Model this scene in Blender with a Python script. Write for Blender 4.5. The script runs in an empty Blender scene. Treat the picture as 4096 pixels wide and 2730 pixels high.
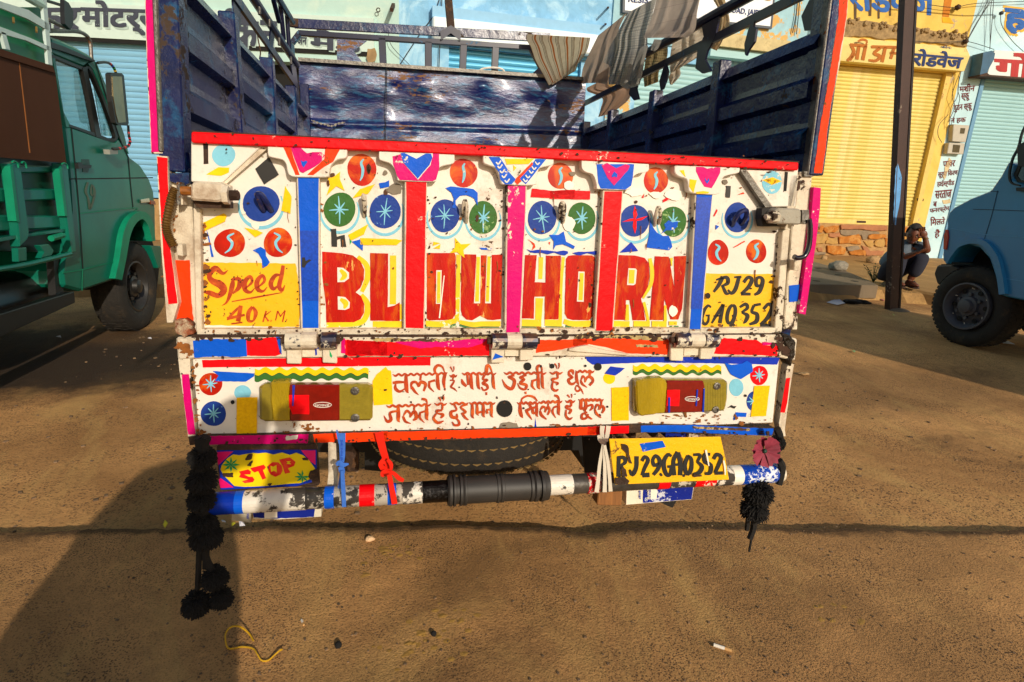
import bpy, bmesh, math, random
import numpy as np
from mathutils import Vector, Matrix
random.seed(7)
C = bpy.context.scene.collection
sc = bpy.context.scene

# ---------------------------------------------------------------- camera
FPX = 2250.0; H = 1.50; SC = 1.72/2.1
RIGHT = Vector((.979798, -.195720, .041101)).normalized()
FWD = Vector((.199550, .943165, -.265742)).normalized()
UP = RIGHT.cross(FWD).normalized()
RIGHT = FWD.cross(UP).normalized()
CAM = Vector((0, 0, H))
cd = bpy.data.cameras.new('camera'); cam = bpy.data.objects.new('camera', cd); C.objects.link(cam)
cd.sensor_width = 36; cd.lens = 36*FPX/4096; cd.clip_start = .05; cd.clip_end = 600
cam.matrix_world = Matrix(((RIGHT.x, UP.x, -FWD.x, 0), (RIGHT.y, UP.y, -FWD.y, 0), (RIGHT.z, UP.z, -FWD.z, H), (0, 0, 0, 1)))
sc.camera = cam

# ---------------------------------------------------------------- light
AZ = math.radians(17); EL = math.radians(23)
SUN = Vector((-math.sin(AZ)*math.cos(EL), math.cos(AZ)*math.cos(EL), -math.sin(EL)))   # travel direction
w = bpy.data.worlds.new('World'); sc.world = w; w.use_nodes = True
nt = w.node_tree; bg = nt.nodes['Background']
sky = nt.nodes.new('ShaderNodeTexSky'); sky.sky_type = 'NISHITA'; sky.sun_disc = False
sky.sun_elevation = EL; sky.sun_rotation = math.radians(180) - AZ; sky.air_density = 1.2; sky.dust_density = 2.0
nt.links.new(sky.outputs[0], bg.inputs[0]); bg.inputs[1].default_value = .088
sl = bpy.data.lights.new('sun', 'SUN'); sl.energy = 3.3; sl.angle = math.radians(.6); sl.color = (1, .885, .73)
so = bpy.data.objects.new('sun', sl); C.objects.link(so); so.rotation_euler = SUN.to_track_quat('-Z', 'Y').to_euler(); so.location = (6, -12, 9)
vs = sc.view_settings; vs.view_transform = 'Standard'; vs.look = 'None'; vs.exposure = 0.0; vs.gamma = 1; vs.use_curve_mapping = False

# ---------------------------------------------------------------- picture point -> place
CR = dict(A=(0,0,1200/2352), B=(0,700,1200/2352), C=(1000,0,1200/2352), D=(2000,0,1200/2352), E=(2900,0,1196/2344), F=(2900,700,1196/2344),
          g=(600,500,900/2352), h=(600,950,900/2352), i=(1400,550,900/2352), j=(2200,600,900/2352), k=(2600,600,700/1372), l=(1400,950,900/2352),
          m=(650,1300,900/2352), n=(1450,1350,900/2352), o=(2300,1300,900/2352), p=(650,1700,900/2352), q=(1500,1700,900/2352), r=(2350,1700,900/2352),
          s=(600,2050,900/2075), M=(3200,800,700/2195), G=(0,600,700/1372), H=(0,0,700/1829), J=(2250,0,600/2352), N=(3650,300,446/583),
          R=(550,0,700/1829), U=(2950,500,400/482), V=(560,550,400/482), W=(2050,980,750/2353), X=(2050,1400,450/2205), Y=(1850,0,450/2016),
          Q=(3400,0,696/1299), T=(0,1250,760/1048), Z=(0,0,4096/2353), S=(0,0,1.0))
def ray(c, x, y):
    a, b, k = CR[c]; px = a+k*x; py = b+k*y
    return RIGHT*((px-2048)/FPX) - UP*((py-1365)/FPX) + FWD
TRM = Matrix(((1, 0, .0015, .35636), (0, .99899, .0449, 1.58863), (-.0015, -.0449, .99899, 1.59210), (0, 0, 0, 1)))
def _orth(m):
    z = Vector((m[0][2], m[1][2], m[2][2])).normalized(); y = Vector((m[0][1], m[1][1], m[2][1])); y = (y - z*y.dot(z)).normalized(); x = y.cross(z)
    return Matrix(((x.x, y.x, z.x, m[0][3]), (x.y, y.y, z.y, m[1][3]), (x.z, y.z, z.z, m[2][3]), (0, 0, 0, 1)))
TRM = _orth(TRM); TRI = TRM.inverted(); TCAM = TRI @ CAM
class Pl:
    """a plane to look points up on: origin o, normal n (towards viewer); inv maps to the thing's own frame"""
    def __init__(s, o, n, inv=None):
        s.o = Vector(o); s.n = Vector(n).normalized(); s.inv = inv
    def __call__(s, c, x, y, off=0.0):
        d = ray(c, x, y); cc = CAM
        if s.inv is not None: d = (s.inv.to_3x3() @ d); cc = s.inv @ CAM
        t = ((s.o + s.n*off) - cc).dot(s.n)/d.dot(s.n)
        return cc + d*t
def TY(y): return Pl((0, y, 0), (0, -1, 0), TRI)          # truck plane facing the viewer
def TX(x, s=1): return Pl((x, 0, 0), (s, 0, 0), TRI)      # truck side planes
def WX(x, s=1): return Pl((x, 0, 0), (s, 0, 0))
def WY(y): return Pl((0, y, 0), (0, -1, 0))
def GZ(z=0): return Pl((0, 0, z), (0, 0, 1))

# ---------------------------------------------------------------- materials
def hx(h):
    h = h.lstrip('#'); v = [int(h[i:i+2], 16)/255 for i in (0, 2, 4)]
    return tuple((c/12.92 if c <= .04045 else ((c+.055)/1.055)**2.4) for c in v) + (1,)
MATS = {}
def M(name, col, rough=.5, var=.12, vsc=7, chip=None, ca=.0, csc=45, dirt=None, da=.0, dsc=5, bump=0, bsc=60, metal=0, st=(1, 1, 1), spec=.5, coat=0, alpha=None, trans=0, big=None, ba=.5, bbsc=1.5, sheen=0, uv=False):
    if name in MATS: return MATS[name]
    m = bpy.data.materials.new(name); m.use_nodes = True; n = m.node_tree; N = n.nodes; L = n.links
    b = N['Principled BSDF']; col = hx(col) if isinstance(col, str) else tuple(col)+(1,)
    tc = N.new('ShaderNodeTexCoord'); mp = N.new('ShaderNodeMapping'); mp.inputs['Scale'].default_value = st
    L.new(tc.outputs['UV' if uv else 'Object'], mp.inputs[0])
    def noise(scale, det=4, ro=.6, dist=0):
        t = N.new('ShaderNodeTexNoise'); t.inputs['Scale'].default_value = scale; t.inputs['Detail'].default_value = det
        t.inputs['Roughness'].default_value = ro; t.inputs['Distortion'].default_value = dist; L.new(mp.outputs[0], t.inputs['Vector']); return t.outputs[0]
    def ramp(src, a, bb, lo=0, hi=1):
        r = N.new('ShaderNodeMapRange'); r.inputs[1].default_value = a; r.inputs[2].default_value = bb; r.inputs[3].default_value = lo; r.inputs[4].default_value = hi
        L.new(src, r.inputs[0]); return r.outputs[0]
    def mix(f, a, bb, mode='MIX'):
        x = N.new('ShaderNodeMix'); x.data_type = 'RGBA'; x.blend_type = mode
        if isinstance(f, (int, float)): x.inputs[0].default_value = f
        else: L.new(f, x.inputs[0])
        for k, v in ((6, a), (7, bb)):
            if isinstance(v, tuple): x.inputs[k].default_value = v
            else: L.new(v, x.inputs[k])
        return x.outputs[2]
    lo = tuple(max(0, c*(1-var)) for c in col[:3])+(1,); hi = tuple(min(1, c*(1+var)) for c in col[:3])+(1,)
    out = mix(ramp(noise(vsc), .3, .7), lo, hi)
    if big: out = mix(ramp(noise(bbsc, 5, .65, .6), .62-.25*ba, .72-.15*ba), out, hx(big))
    if dirt and da > 0: out = mix(ramp(noise(dsc, 8, .72), .68-.3*da, .9-.2*da, 0, .85), out, hx(dirt))
    rsock = None
    if chip and ca > 0:
        f1 = noise(csc, 9, .7, .3); f2 = noise(csc*.12, 3, .6)
        mm = N.new('ShaderNodeMath'); mm.operation = 'MULTIPLY'; L.new(f1, mm.inputs[0]); L.new(f2, mm.inputs[1])
        ck = ramp(mm.outputs[0], .42-.26*ca, .44-.26*ca)
        out = mix(ck, out, hx(chip)); rsock = ramp(ck, 0, 1, rough, .8)
    L.new(out, b.inputs['Base Color'])
    if rsock: L.new(rsock, b.inputs['Roughness'])
    else: b.inputs['Roughness'].default_value = rough
    b.inputs['Metallic'].default_value = metal; b.inputs['Specular IOR Level'].default_value = spec
    b.inputs['Coat Weight'].default_value = coat; b.inputs['Coat Roughness'].default_value = .15
    if trans: b.inputs['Transmission Weight'].default_value = trans
    if alpha is not None: b.inputs['Alpha'].default_value = alpha
    if bump:
        bp = N.new('ShaderNodeBump'); bp.inputs['Strength'].default_value = min(1, bump); bp.inputs['Distance'].default_value = .01*max(1, bump)
        L.new(noise(bsc, 6, .65), bp.inputs['Height']); L.new(bp.outputs[0], b.inputs['Normal'])
    m['bsdf'] = 1
    MATS[name] = m; return m
RUST = '#4a2c14'
def paint(name, col, ca=.35, chip='#e8dcc4', rough=.45, **k):
    return M(name, col, rough=rough, var=.09, vsc=12, chip=chip, ca=ca, csc=60, dirt='#4a2c1c', da=.16, bump=.3, bsc=25, spec=.16, **k)
WHITE = M('white_truck_paint', '#e4ddd0', rough=.42, var=.05, vsc=4, dirt='#9a6a35', da=.4, dsc=7, chip=RUST, ca=.1, csc=60, bump=.5, bsc=9, spec=.25)
WHITE2 = M('worn_white_paint', '#d9cdb6', rough=.5, var=.1, vsc=9, dirt='#7a4c1f', da=.62, dsc=11, chip='#3a281a', ca=.33, csc=34, bump=.8, bsc=14, spec=.25)
RED = paint('red_tape', '#f00410', ca=.2)
MAG = paint('magenta_tape', '#d2006e', ca=.3)
ORA = paint('orange_tape', '#f23c04', ca=.22, chip='#7a4a20')
BLU = paint('blue_tape', '#0658d0', ca=.2)
DBLU = paint('deep_blue_tape', '#1434b0', ca=.2)
YEL = paint('yellow_sticker', '#fbc60c', ca=.12, chip='#9a6b1a')
YPAINT = M('yellow_panel_paint', '#f6b90a', rough=.4, var=.07, dirt='#8a5a14', da=.2, chip='#2a1c10', ca=.22, csc=60, bump=.3, bsc=12)
DISCB = paint('dark_blue_paint', '#1f3f92', ca=.22, chip='#7fb2d8')
DISCG = paint('green_paint', '#38692c', ca=.22, chip='#8fae70')
DISCC = paint('pale_blue_paint', '#7fc4da', ca=.2)
BRUSH = M('brushed_red_paint', '#b8170a', rough=.36, var=.2, vsc=5, st=(5, 1, 1.2), big='#c8500c', ba=.5, bbsc=7, chip='#e8a858', ca=.22, csc=26, bump=.2, bsc=20, spec=.2)
BRUSHD = M('red_disc_paint', '#b81c08', spec=.2, rough=.36, var=.25, vsc=14, big='#d8691a', ba=.5, bbsc=14, chip='#e0a040', ca=.15, csc=40)
DRED = M('brown_red_lettering', '#b03a0a', rough=.4, var=.25, vsc=30, big='#cf5a14', ba=.5, bbsc=22)
BLACKP = M('black_paint', '#15120f', rough=.5, var=.3)
GREENS = paint('green_sticker', '#12a060', ca=.1)
NAVY = M('navy_body_paint', '#0a1648', rough=.26, var=.4, vsc=5, st=(1, 1, 1), dirt='#1c78a6', da=.55, dsc=13, chip='#3a2a1c', ca=.28, csc=26, bump=.5, bsc=12)
NAVYF = M('battered_front_sheet', '#101a55', rough=.3, var=.4, vsc=4, st=(1, 1, 3.4), dirt='#3a94c0', da=.6, dsc=11, chip='#7a5024', ca=.4, csc=22, bump=.5, bsc=11, metal=.1, spec=.8, coat=.1)
RUSTY = M('rusty_steel', '#3b2617', rough=.75, var=.35, vsc=20, dirt='#8a5a26', da=.5, dsc=30, bump=.8, bsc=60)
STEEL = M('worn_steel', '#6a6660', rough=.4, var=.3, vsc=30, metal=.7, chip='#7a4a20', ca=.3, bump=.4)
CRM = M('fresh_white_daub', '#f0e8d8', rough=.4, var=.03)
GREY = M('grey_primer_blot', '#7a6f5e', rough=.7, var=.3)
DARK = M('under_body_black', '#0d0b09', rough=.8, var=.4, vsc=10)
RUB = M('tyre_rubber', '#24201b', rough=.85, var=.3, vsc=12, dirt='#5b472c', da=.45, dsc=9, bump=.4, bsc=80)
TAN = M('dust_in_grooves', '#7a6238', rough=.95, var=.2)
BLK = M('black_yarn', '#15120f', rough=.9, var=.5, vsc=60)

# ---------------------------------------------------------------- objects
def link(o, parent=None):
    C.objects.link(o)
    if parent is not None:
        o.parent = parent
        if not parent.get('_local'):
            o.matrix_parent_inverse = parent_world(parent).inverted()
    return o
def parent_world(p):
    if p.get('_local'): return Matrix.Identity(4)
    m = p.matrix_basis.copy()
    if p.parent is not None:
        m = parent_world(p.parent) @ p.matrix_parent_inverse @ m
    return m
def mesh(name, V, F, mat, parent=None, smooth=False, uv=None):
    me = bpy.data.meshes.new(name); me.from_pydata([tuple(v) for v in V], [], [tuple(f) for f in F]); me.update()
    if mat is not None:
        for x in (mat if isinstance(mat, (list, tuple)) else [mat]): me.materials.append(x)
    if smooth:
        me.polygons.foreach_set('use_smooth', [True]*len(me.polygons))
    if uv is not None:
        ul = me.uv_layers.new(name='UVMap'); 
        for lp in me.loops: ul.data[lp.index].uv = uv[lp.vertex_index]
    o = bpy.data.objects.new(name, me); link(o, parent)
    if parent is None and V:
        A = np.array([tuple(v) for v in V]); c = Vector(((A[:, 0].min()+A[:, 0].max())/2, (A[:, 1].min()+A[:, 1].max())/2, A[:, 2].min()))
        me.transform(Matrix.Translation(-c)); o.location = c
    return o
def tag(o, label=None, cat=None, group=None, kind=None):
    for k, v in (('label', label), ('category', cat), ('group', group), ('kind', kind)):
        if v: o[k] = v
    return o
def thing(name, loc, label, cat, group=None, mat=None):
    o = bpy.data.objects.new(name, None); C.objects.link(o); o.empty_display_size = .1
    if mat is not None: o.matrix_basis = mat; o['_local'] = 1
    else: o.location = loc
    tag(o, label, cat, group); return o
class MB:
    def __init__(s): s.V = []; s.F = []
    def add(s, V, F):
        k = len(s.V); s.V += [Vector(v) for v in V]; s.F += [tuple(i+k for i in f) for f in F]; return s
    def prism(s, P, d):
        P = [Vector(p) for p in P]; n = len(P); d = Vector(d)
        # orientation: make front face look against d
        nn = Vector((0, 0, 0))
        for i in range(n): nn += P[i].cross(P[(i+1) % n])
        if nn.dot(d) > 0: P = P[::-1]
        s.add(P+[p+d for p in P], [tuple(range(n)), tuple(range(2*n-1, n-1, -1))]+[((i+1) % n, i, n+i, n+(i+1) % n) for i in range(n)]); return s
    def box(s, c, size, R=None):
        c = Vector(c); a, b, d = (x/2 for x in size); Vs = []
        for z in (-d, d):
            for x, y in ((-a, -b), (a, -b), (a, b), (-a, b)):
                v = Vector((x, y, z)); Vs.append(c+(R @ v if R else v))
        s.add(Vs, [(3, 2, 1, 0), (4, 5, 6, 7), (0, 1, 5, 4), (1, 2, 6, 5), (2, 3, 7, 6), (3, 0, 4, 7)]); return s
    def bar(s, a, b, wd, th, up=(0, 0, 1)):
        a = Vector(a); b = Vector(b); d = (b-a); L = d.length; d.normalize(); u = Vector(up); u = (u-d*u.dot(d)).normalized(); sd = d.cross(u)
        R = Matrix((d, sd, u)).transposed(); return s.box((a+b)/2, (L, wd, th), R)
    def tube(s, P, r, n=8, cap=True):
        P = [Vector(p) for p in P]; m = len(P); rs = r if isinstance(r, (list, tuple)) else [r]*m; rings = []
        t0 = (P[1]-P[0]).normalized(); u = t0.orthogonal().normalized()
        for i in range(m):
            t = (P[min(i+1, m-1)]-P[max(i-1, 0)]).normalized(); u = (u-t*u.dot(t)).normalized(); v = t.cross(u)
            rings.append([P[i]+(u*math.cos(2*math.pi*j/n)+v*math.sin(2*math.pi*j/n))*rs[i] for j in range(n)])
        V = [p for rr in rings for p in rr]; F = [(i*n+j, i*n+(j+1) % n, (i+1)*n+(j+1) % n, (i+1)*n+j) for i in range(m-1) for j in range(n)]
        if cap: F += [tuple(range(n-1, -1, -1)), tuple((m-1)*n+j for j in range(n))]
        s.add(V, F); return s
    def lathe(s, o, ax, prof, n=32, up=None):
        """prof: list of (radius, along axis)"""
        o = Vector(o); ax = Vector(ax).normalized(); u = ax.orthogonal().normalized(); v = ax.cross(u); m = len(prof)
        V = [o+ax*h+(u*math.cos(2*math.pi*j/n)+v*math.sin(2*math.pi*j/n))*r for r, h in prof for j in range(n)]
        F = [(i*n+j, i*n+(j+1) % n, (i+1)*n+(j+1) % n, (i+1)*n+j) for i in range(m-1) for j in range(n)]
        if prof[0][0] > 1e-6: F.append(tuple(range(n-1, -1, -1)))
        if prof[-1][0] > 1e-6: F.append(tuple((m-1)*n+j for j in range(n)))
        s.add(V, F); return s
    def blob(s, c, rad, seed=0, amp=.18, n=7, sub=2, sq=(1, 1, 1)):
        bm = bmesh.new(); bmesh.ops.create_icosphere(bm, subdivisions=sub, radius=1); rn = random.Random(seed)
        ws = [(Vector((rn.gauss(0, 1), rn.gauss(0, 1), rn.gauss(0, 1))).normalized(), rn.uniform(-1, 1)) for _ in range(n*2)]
        V = []
        for v in bm.verts:
            d = v.co.normalized(); k = 1+amp*sum(a*max(0, d.dot(x))**3 for x, a in ws)/1.5
            V.append(Vector(c)+Vector((d.x*sq[0], d.y*sq[1], d.z*sq[2]))*rad*k)
        F = [tuple(v.index for v in f.verts) for f in bm.faces]; bm.free(); s.add(V, F); return s
    def build(s, name, mat, parent=None, smooth=False, bevel=0, uv=None):
        o = mesh(name, s.V, s.F, mat, parent, smooth, uv)
        if bevel: 
            md = o.modifiers.new('b', 'BEVEL'); md.width = bevel; md.segments = 1; md.limit_method = 'ANGLE'; md.angle_limit = math.radians(40)
        return o
def smooth_angle(o, a=40):
    me = o.data; me.polygons.foreach_set('use_smooth', [True]*len(me.polygons)); me.set_sharp_from_angle(angle=math.radians(a)) if hasattr(me, 'set_sharp_from_angle') else None
    return o
def cr(P, k=6):
    """Catmull-Rom through points (any dimension)"""
    P = [np.array(p, float) for p in P]
    if len(P) < 3: return [P[0]+(P[-1]-P[0])*t/k for t in range(k+1)]
    Q = [2*P[0]-P[1]]+P+[2*P[-1]-P[-2]]; out = []
    for i in range(1, len(Q)-2):
        for t in range(k):
            t_ = t/k; a, b, c, d = Q[i-1:i+3]
            out.append(.5*((2*b)+(-a+c)*t_+(2*a-5*b+4*c-d)*t_**2+(-a+3*b-3*c+d)*t_**3))
    out.append(P[-1]); return out
def slab(name, pl, c, pts, mat, parent, th=.01, off=0, bevel=0, rough=0):
    """solid plate: outline looked up on plane pl, thickness th away from the viewer"""
    if rough: pts = jag(pts, rough)
    P = [pl(c, x, y, off) for x, y in pts]
    return MB().prism(P, -pl.n*th).build(name, mat, parent, bevel=bevel)
def jag(pts, a, seg=40, sd=None):
    rn = random.Random(sd if sd is not None else int(pts[0][0]*7+pts[0][1])); out = []
    for i in range(len(pts)):
        p = np.array(pts[i], float); q = np.array(pts[(i+1) % len(pts)], float); n = max(1, int(np.hypot(*(q-p))/seg)); 
        for t in range(n):
            r = p+(q-p)*t/n; out.append((r[0]+rn.uniform(-a, a), r[1]+rn.uniform(-a, a)))
    return out
def ell(cx, cy, rx, ry=None, n=28, rot=0, a=.02, sd=1):
    ry = ry or rx; rn = random.Random(int(cx+cy)*sd); f1, f2 = rn.uniform(0, 6), rn.uniform(0, 6); o = []
    for j in range(n):
        t = 2*math.pi*j/n; k = 1+a*math.sin(2*t+f1)+a*.7*math.sin(3*t+f2); x = rx*k*math.cos(t); y = ry*k*math.sin(t)
        o.append((cx+x*math.cos(rot)-y*math.sin(rot), cy+x*math.sin(rot)+y*math.cos(rot)))
    return o
class Dec:
    """collects flat pieces on one plane into one mesh (film or paint with its own thickness)"""
    def __init__(s, pl, c): s.pl = pl; s.c = c; s.mb = MB()
    def poly(s, pts, off=.001, th=.0012):
        P = [s.pl(s.c, x, y, off) for x, y in pts]; s.mb.prism(P, -s.pl.n*th); return s
    def stroke(s, pts, wd=None, off=.001, th=.0012, k=5, taper=True):
        """pts (x, y) with width wd or (x, y, w)"""
        P = [(p[0], p[1], p[2] if len(p) > 2 else wd) for p in pts]; Q = cr(P, k); Lf = []; Rt = []
        for i, q in enumerate(Q):
            a = Q[max(i-1, 0)]; b = Q[min(i+1, len(Q)-1)]; d = b[:2]-a[:2]; d = d/(np.hypot(*d)+1e-9); nn = np.array([-d[1], d[0]]); h_ = max(q[2], .5)/2
            Lf.append(q[:2]+nn*h_); Rt.append(q[:2]-nn*h_)
        LL = [s.pl(s.c, x, y, off) for x, y in Lf]; RR = [s.pl(s.c, x, y, off) for x, y in Rt]; d = -s.pl.n*th; n = len(LL)
        V = LL+RR+[v+d for v in LL]+[v+d for v in RR]; F = []
        for i in range(n-1): F += [(i, i+1, n+i+1, n+i), (i+1, i, 2*n+i, 2*n+i+1), (n+i, n+i+1, 3*n+i+1, 3*n+i)]
        F += [(0, n, 3*n, 2*n), (2*n-1, n-1, 3*n-1, 4*n-1)]
        s.mb.add(V, F); return s
    def build(s, name, mat, parent, kind=None):
        o = s.mb.build(name, mat, parent)
        s.mb = MB()
        if kind: o['kind'] = kind
        return o
def decal(name, pl, c, pts, mat, parent, off=.001, th=.0012, rough=0):
    if rough == 0 and CR[c][2] < .45: rough = 1.7 if len(pts) < 16 else .9
    return slab(name, pl, c, pts, mat, parent, th=th, off=off, rough=rough)
def text(name, pl, body, quad, mat, parent, off=.001, th=.0, bold=.0, shear=0, c='S'):
    """lettering warped into the quad (tl, tr, br, bl) in picture points on plane pl"""
    cu = bpy.data.curves.new('t', 'FONT'); cu.body = body; cu.size = 1; cu.offset = 0; cu.shear = shear; cu.resolution_u = 3
    to = bpy.data.objects.new('t', cu); C.objects.link(to); bpy.context.view_layer.update()
    me = bpy.data.meshes.new_from_object(to.evaluated_get(bpy.context.evaluated_depsgraph_get()))
    V = [v.co.copy() for v in me.vertices]; F = [tuple(p.vertices) for p in me.polygons]
    bpy.data.objects.remove(to); bpy.data.curves.remove(cu); bpy.data.meshes.remove(me)
    x0 = min(v.x for v in V); x1 = max(v.x for v in V); y0 = min(v.y for v in V); y1 = max(v.y for v in V)
    P = []; SH = [(0, 0)] if not bold else [(dx*bold, dy*bold) for dx in (-.8, 0, .8) for dy in (-.6, .6)]; nv = len(V); F0 = F; F = []; VV = []; W_ = (x1-x0)
    for ci, (dx, dy) in enumerate(SH):
        VV += [(v.x+dx, v.y+dy, ci) for v in V]; F += [tuple(i+nv*ci for i in f) for f in F0]
    for vx, vy, ci in VV:
        v = Vector((vx, vy)); a = (v.x-x0)/(x1-x0); b = (y1-v.y)/(y1-y0)
        x = (1-b)*((1-a)*quad[0][0]+a*quad[1][0])+b*((1-a)*quad[3][0]+a*quad[2][0])
        y = (1-b)*((1-a)*quad[0][1]+a*quad[1][1])+b*((1-a)*quad[3][1]+a*quad[2][1])
        P.append(pl(c, x, y, off*(1+.12*ci)))
    # orient faces towards the viewer
    FF = []
    for f in F:
        n = (P[f[1]]-P[f[0]]).cross(P[f[2]]-P[f[0]]); FF.append(f if n.dot(pl.n) > 0 else f[::-1])
    return mesh(name, P, FF, mat, parent)
def tyre(o, ax, R, wd, rr, parent, nm='tyre', tread=44, rim=None, hub=True, mat=RUB, nseg=48, lugs=True, rimmat=None):
    ax = Vector(ax).normalized(); o = Vector(o); h = wd/2
    prof = [(rr, -h*.62), (rr+.01, -h*.8), (rr+(R-rr)*.35, -h*1.0), (rr+(R-rr)*.7, -h*.98), (R-.02, -h*.86), (R-.004, -h*.72), (R, -h*.3), (R, h*.3), (R-.004, h*.72), (R-.02, h*.86), (rr+(R-rr)*.7, h*.98), (rr+(R-rr)*.35, h), (rr+.01, h*.8), (rr, h*.62)]
    t = MB().lathe(o, ax, prof, nseg); t.F = [f for f in t.F if len(f) == 4]; to = smooth_angle(t.build(nm, mat, parent), 50)
    u = ax.orthogonal().normalized(); v = ax.cross(u)
    if lugs:
        g = MB()
        for i in range(tread):
            a = 2*math.pi*i/tread; rd = u*math.cos(a)+v*math.sin(a); tg_ = ax.cross(rd)
            for sgn in (-1, 1):
                Rm = Matrix((tg_, ax*sgn, rd)).transposed(); g.box(o+rd*(R+.002)+ax*sgn*h*.62, (2*math.pi*R/tread*.62, h*.3, .006), Rm)
            Rm = Matrix(((tg_+ax*.35).normalized(), ax.cross(rd).cross(rd)*-1, rd)).transposed(); g.box(o+rd*(R+.002)+ax*(.12*h if i % 2 else -.12*h), (2*math.pi*R/tread*.6, h*.4, .005), Rm)
        go = g.build('tread', mat, to); go['kind'] = 'stuff'
    return to
def wheel_rim(o, ax, rr, parent, mat, wd=.16, bolts=6):
    ax = Vector(ax).normalized(); o = Vector(o); h = wd/2
    r_ = MB().lathe(o, ax, [(.001, -h*.5), (rr*1.02, -h*.5), (rr*1.01, h*.75), (rr*1.03, h*.9), (rr*.96, h*.92), (rr*.9, h*.6), (rr*.82, h*.1), (rr*.78, -.02), (rr*.6, .0), (rr*.45, .012), (rr*.42, .045), (rr*.3, .05), (rr*.27, .09), (rr*.12, .1), (.001, .1)], 40)
    ro = smooth_angle(r_.build('rim', mat, parent), 35); u = ax.orthogonal().normalized(); v = ax.cross(u)
    for i in range(bolts):
        a = 2*math.pi*i/bolts+.3; p = o+(u*math.cos(a)+v*math.sin(a))*rr*.52; MB().tube([p, p+ax*.04], rr*.075, 6).build('wheel_nut', mat, ro)
    for i in range(bolts):
        a = 2*math.pi*(i+.5)/bolts+.3; p = o+(u*math.cos(a)+v*math.sin(a))*rr*.70+ax*.008; MB().lathe(p, ax, [(rr*.1, 0), (rr*.1, .004), (.001, .004)], 12).build('vent_hole', DARK, ro)
    return ro
# ================================================================ GROUND
GRN = -.07
def ground_mat(name, light, dark, spk, scale, amt, stain, bmp=.6, mid=None, stains_and_shade=()):
    m = bpy.data.materials.new(name); m.use_nodes = True; n = m.node_tree; N = n.nodes; L = n.links; b = N['Principled BSDF']
    tc = N.new('ShaderNodeTexCoord')
    def noise(s, d=6, r=.6, st=None, di=0):
        t = N.new('ShaderNodeTexNoise'); t.inputs['Scale'].default_value = s; t.inputs['Detail'].default_value = d; t.inputs['Roughness'].default_value = r; t.inputs['Distortion'].default_value = di
        if st: mp = N.new('ShaderNodeMapping'); mp.inputs['Scale'].default_value = st; mp.inputs['Rotation'].default_value = (0, 0, .3); L.new(tc.outputs['Object'], mp.inputs[0]); L.new(mp.outputs[0], t.inputs[0])
        else: L.new(tc.outputs['Object'], t.inputs[0])
        return t.outputs[0]
    def rg(x, a, bb, lo=0, hi=1):
        r = N.new('ShaderNodeMapRange'); [setattr(r.inputs[i], 'default_value', v) for i, v in ((1, a), (2, bb), (3, lo), (4, hi))]; L.new(x, r.inputs[0]); return r.outputs[0]
    def mix(f, a, bb):
        x = N.new('ShaderNodeMix'); x.data_type = 'RGBA'; (L.new(f, x.inputs[0]) if not isinstance(f, float) else setattr(x.inputs[0], 'default_value', f))
        for k, v in ((6, a), (7, bb)): (L.new(v, x.inputs[k]) if not isinstance(v, tuple) else setattr(x.inputs[k], 'default_value', v))
        return x.outputs[2]
    def mul(a, bb, op='MULTIPLY'):
        x = N.new('ShaderNodeMath'); x.operation = op; L.new(a, x.inputs[0]); (L.new(bb, x.inputs[1]) if not isinstance(bb, float) else setattr(x.inputs[1], 'default_value', bb)); return x.outputs[0]
    big = noise(.9, 5, .6, None, .8); base = mix(rg(big, .38, .66), hx(light), hx(mid or spk)); base = mix(rg(noise(14, 5, .7), .3, .75, 0, .45), base, hx(spk))
    vor = N.new('ShaderNodeTexVoronoi'); vor.inputs['Scale'].default_value = scale; vor.inputs['Randomness'].default_value = 1; L.new(tc.outputs['Object'], vor.inputs[0])
    grains = rg(mul(noise(scale*.8, 3, .7), vor.outputs['Distance'], 'SUBTRACT'), .12, .2)
    patch = rg(noise(2.2, 6, .65, None, .5), .4, .62, amt*.25, amt)
    base = mix(mul(grains, patch), base, hx(dark))
    base = mix(rg(noise(.55, 7, .7, (1, 1.8, 1), 1.2), .56, .72, 0, stain), base, hx('#3a2a1a'))
    base = mix(rg(noise(1.3, 8, .75, (1, .35, 1), 2), .5, .7, 0, .7), base, hx('#d8ac68'))
    for (cx_, cy_, rx_, ry_, rot_, st_amt) in stains_and_shade:
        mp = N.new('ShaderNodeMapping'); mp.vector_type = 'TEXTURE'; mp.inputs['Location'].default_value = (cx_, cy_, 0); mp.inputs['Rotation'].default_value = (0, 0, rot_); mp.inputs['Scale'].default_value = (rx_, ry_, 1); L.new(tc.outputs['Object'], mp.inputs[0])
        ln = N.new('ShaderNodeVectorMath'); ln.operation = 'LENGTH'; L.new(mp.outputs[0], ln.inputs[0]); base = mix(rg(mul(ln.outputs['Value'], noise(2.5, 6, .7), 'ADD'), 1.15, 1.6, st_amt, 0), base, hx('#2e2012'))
    atn = N.new('ShaderNodeAttribute'); atn.attribute_name = 'worn'; base = mix(rg(mul(atn.outputs['Fac'], noise(7, 7, .75), 'MULTIPLY'), .2, .5, 0, .7), base, hx('#2c2015'))
    L.new(base, b.inputs['Base Color']); b.inputs['Roughness'].default_value = .88; b.inputs['Specular IOR Level'].default_value = .35
    bp = N.new('ShaderNodeBump'); bp.inputs['Strength'].default_value = bmp; bp.inputs['Distance'].default_value = .012; add = mul(mul(noise(scale*.7, 5, .75), grains, 'SUBTRACT'), noise(6, 4, .6), 'ADD'); L.new(add, bp.inputs['Height']); L.new(bp.outputs[0], b.inputs['Normal'])
    return m
_g = GZ(GRN); _s1 = _g('T', 560, 290); _s2 = _g('T', 150, 230); _s3 = _g('Z', 2250, 1350); _s4 = _g('Z', 1990, 890)  # the spot under the green truck paints its shade into the road colour
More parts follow.
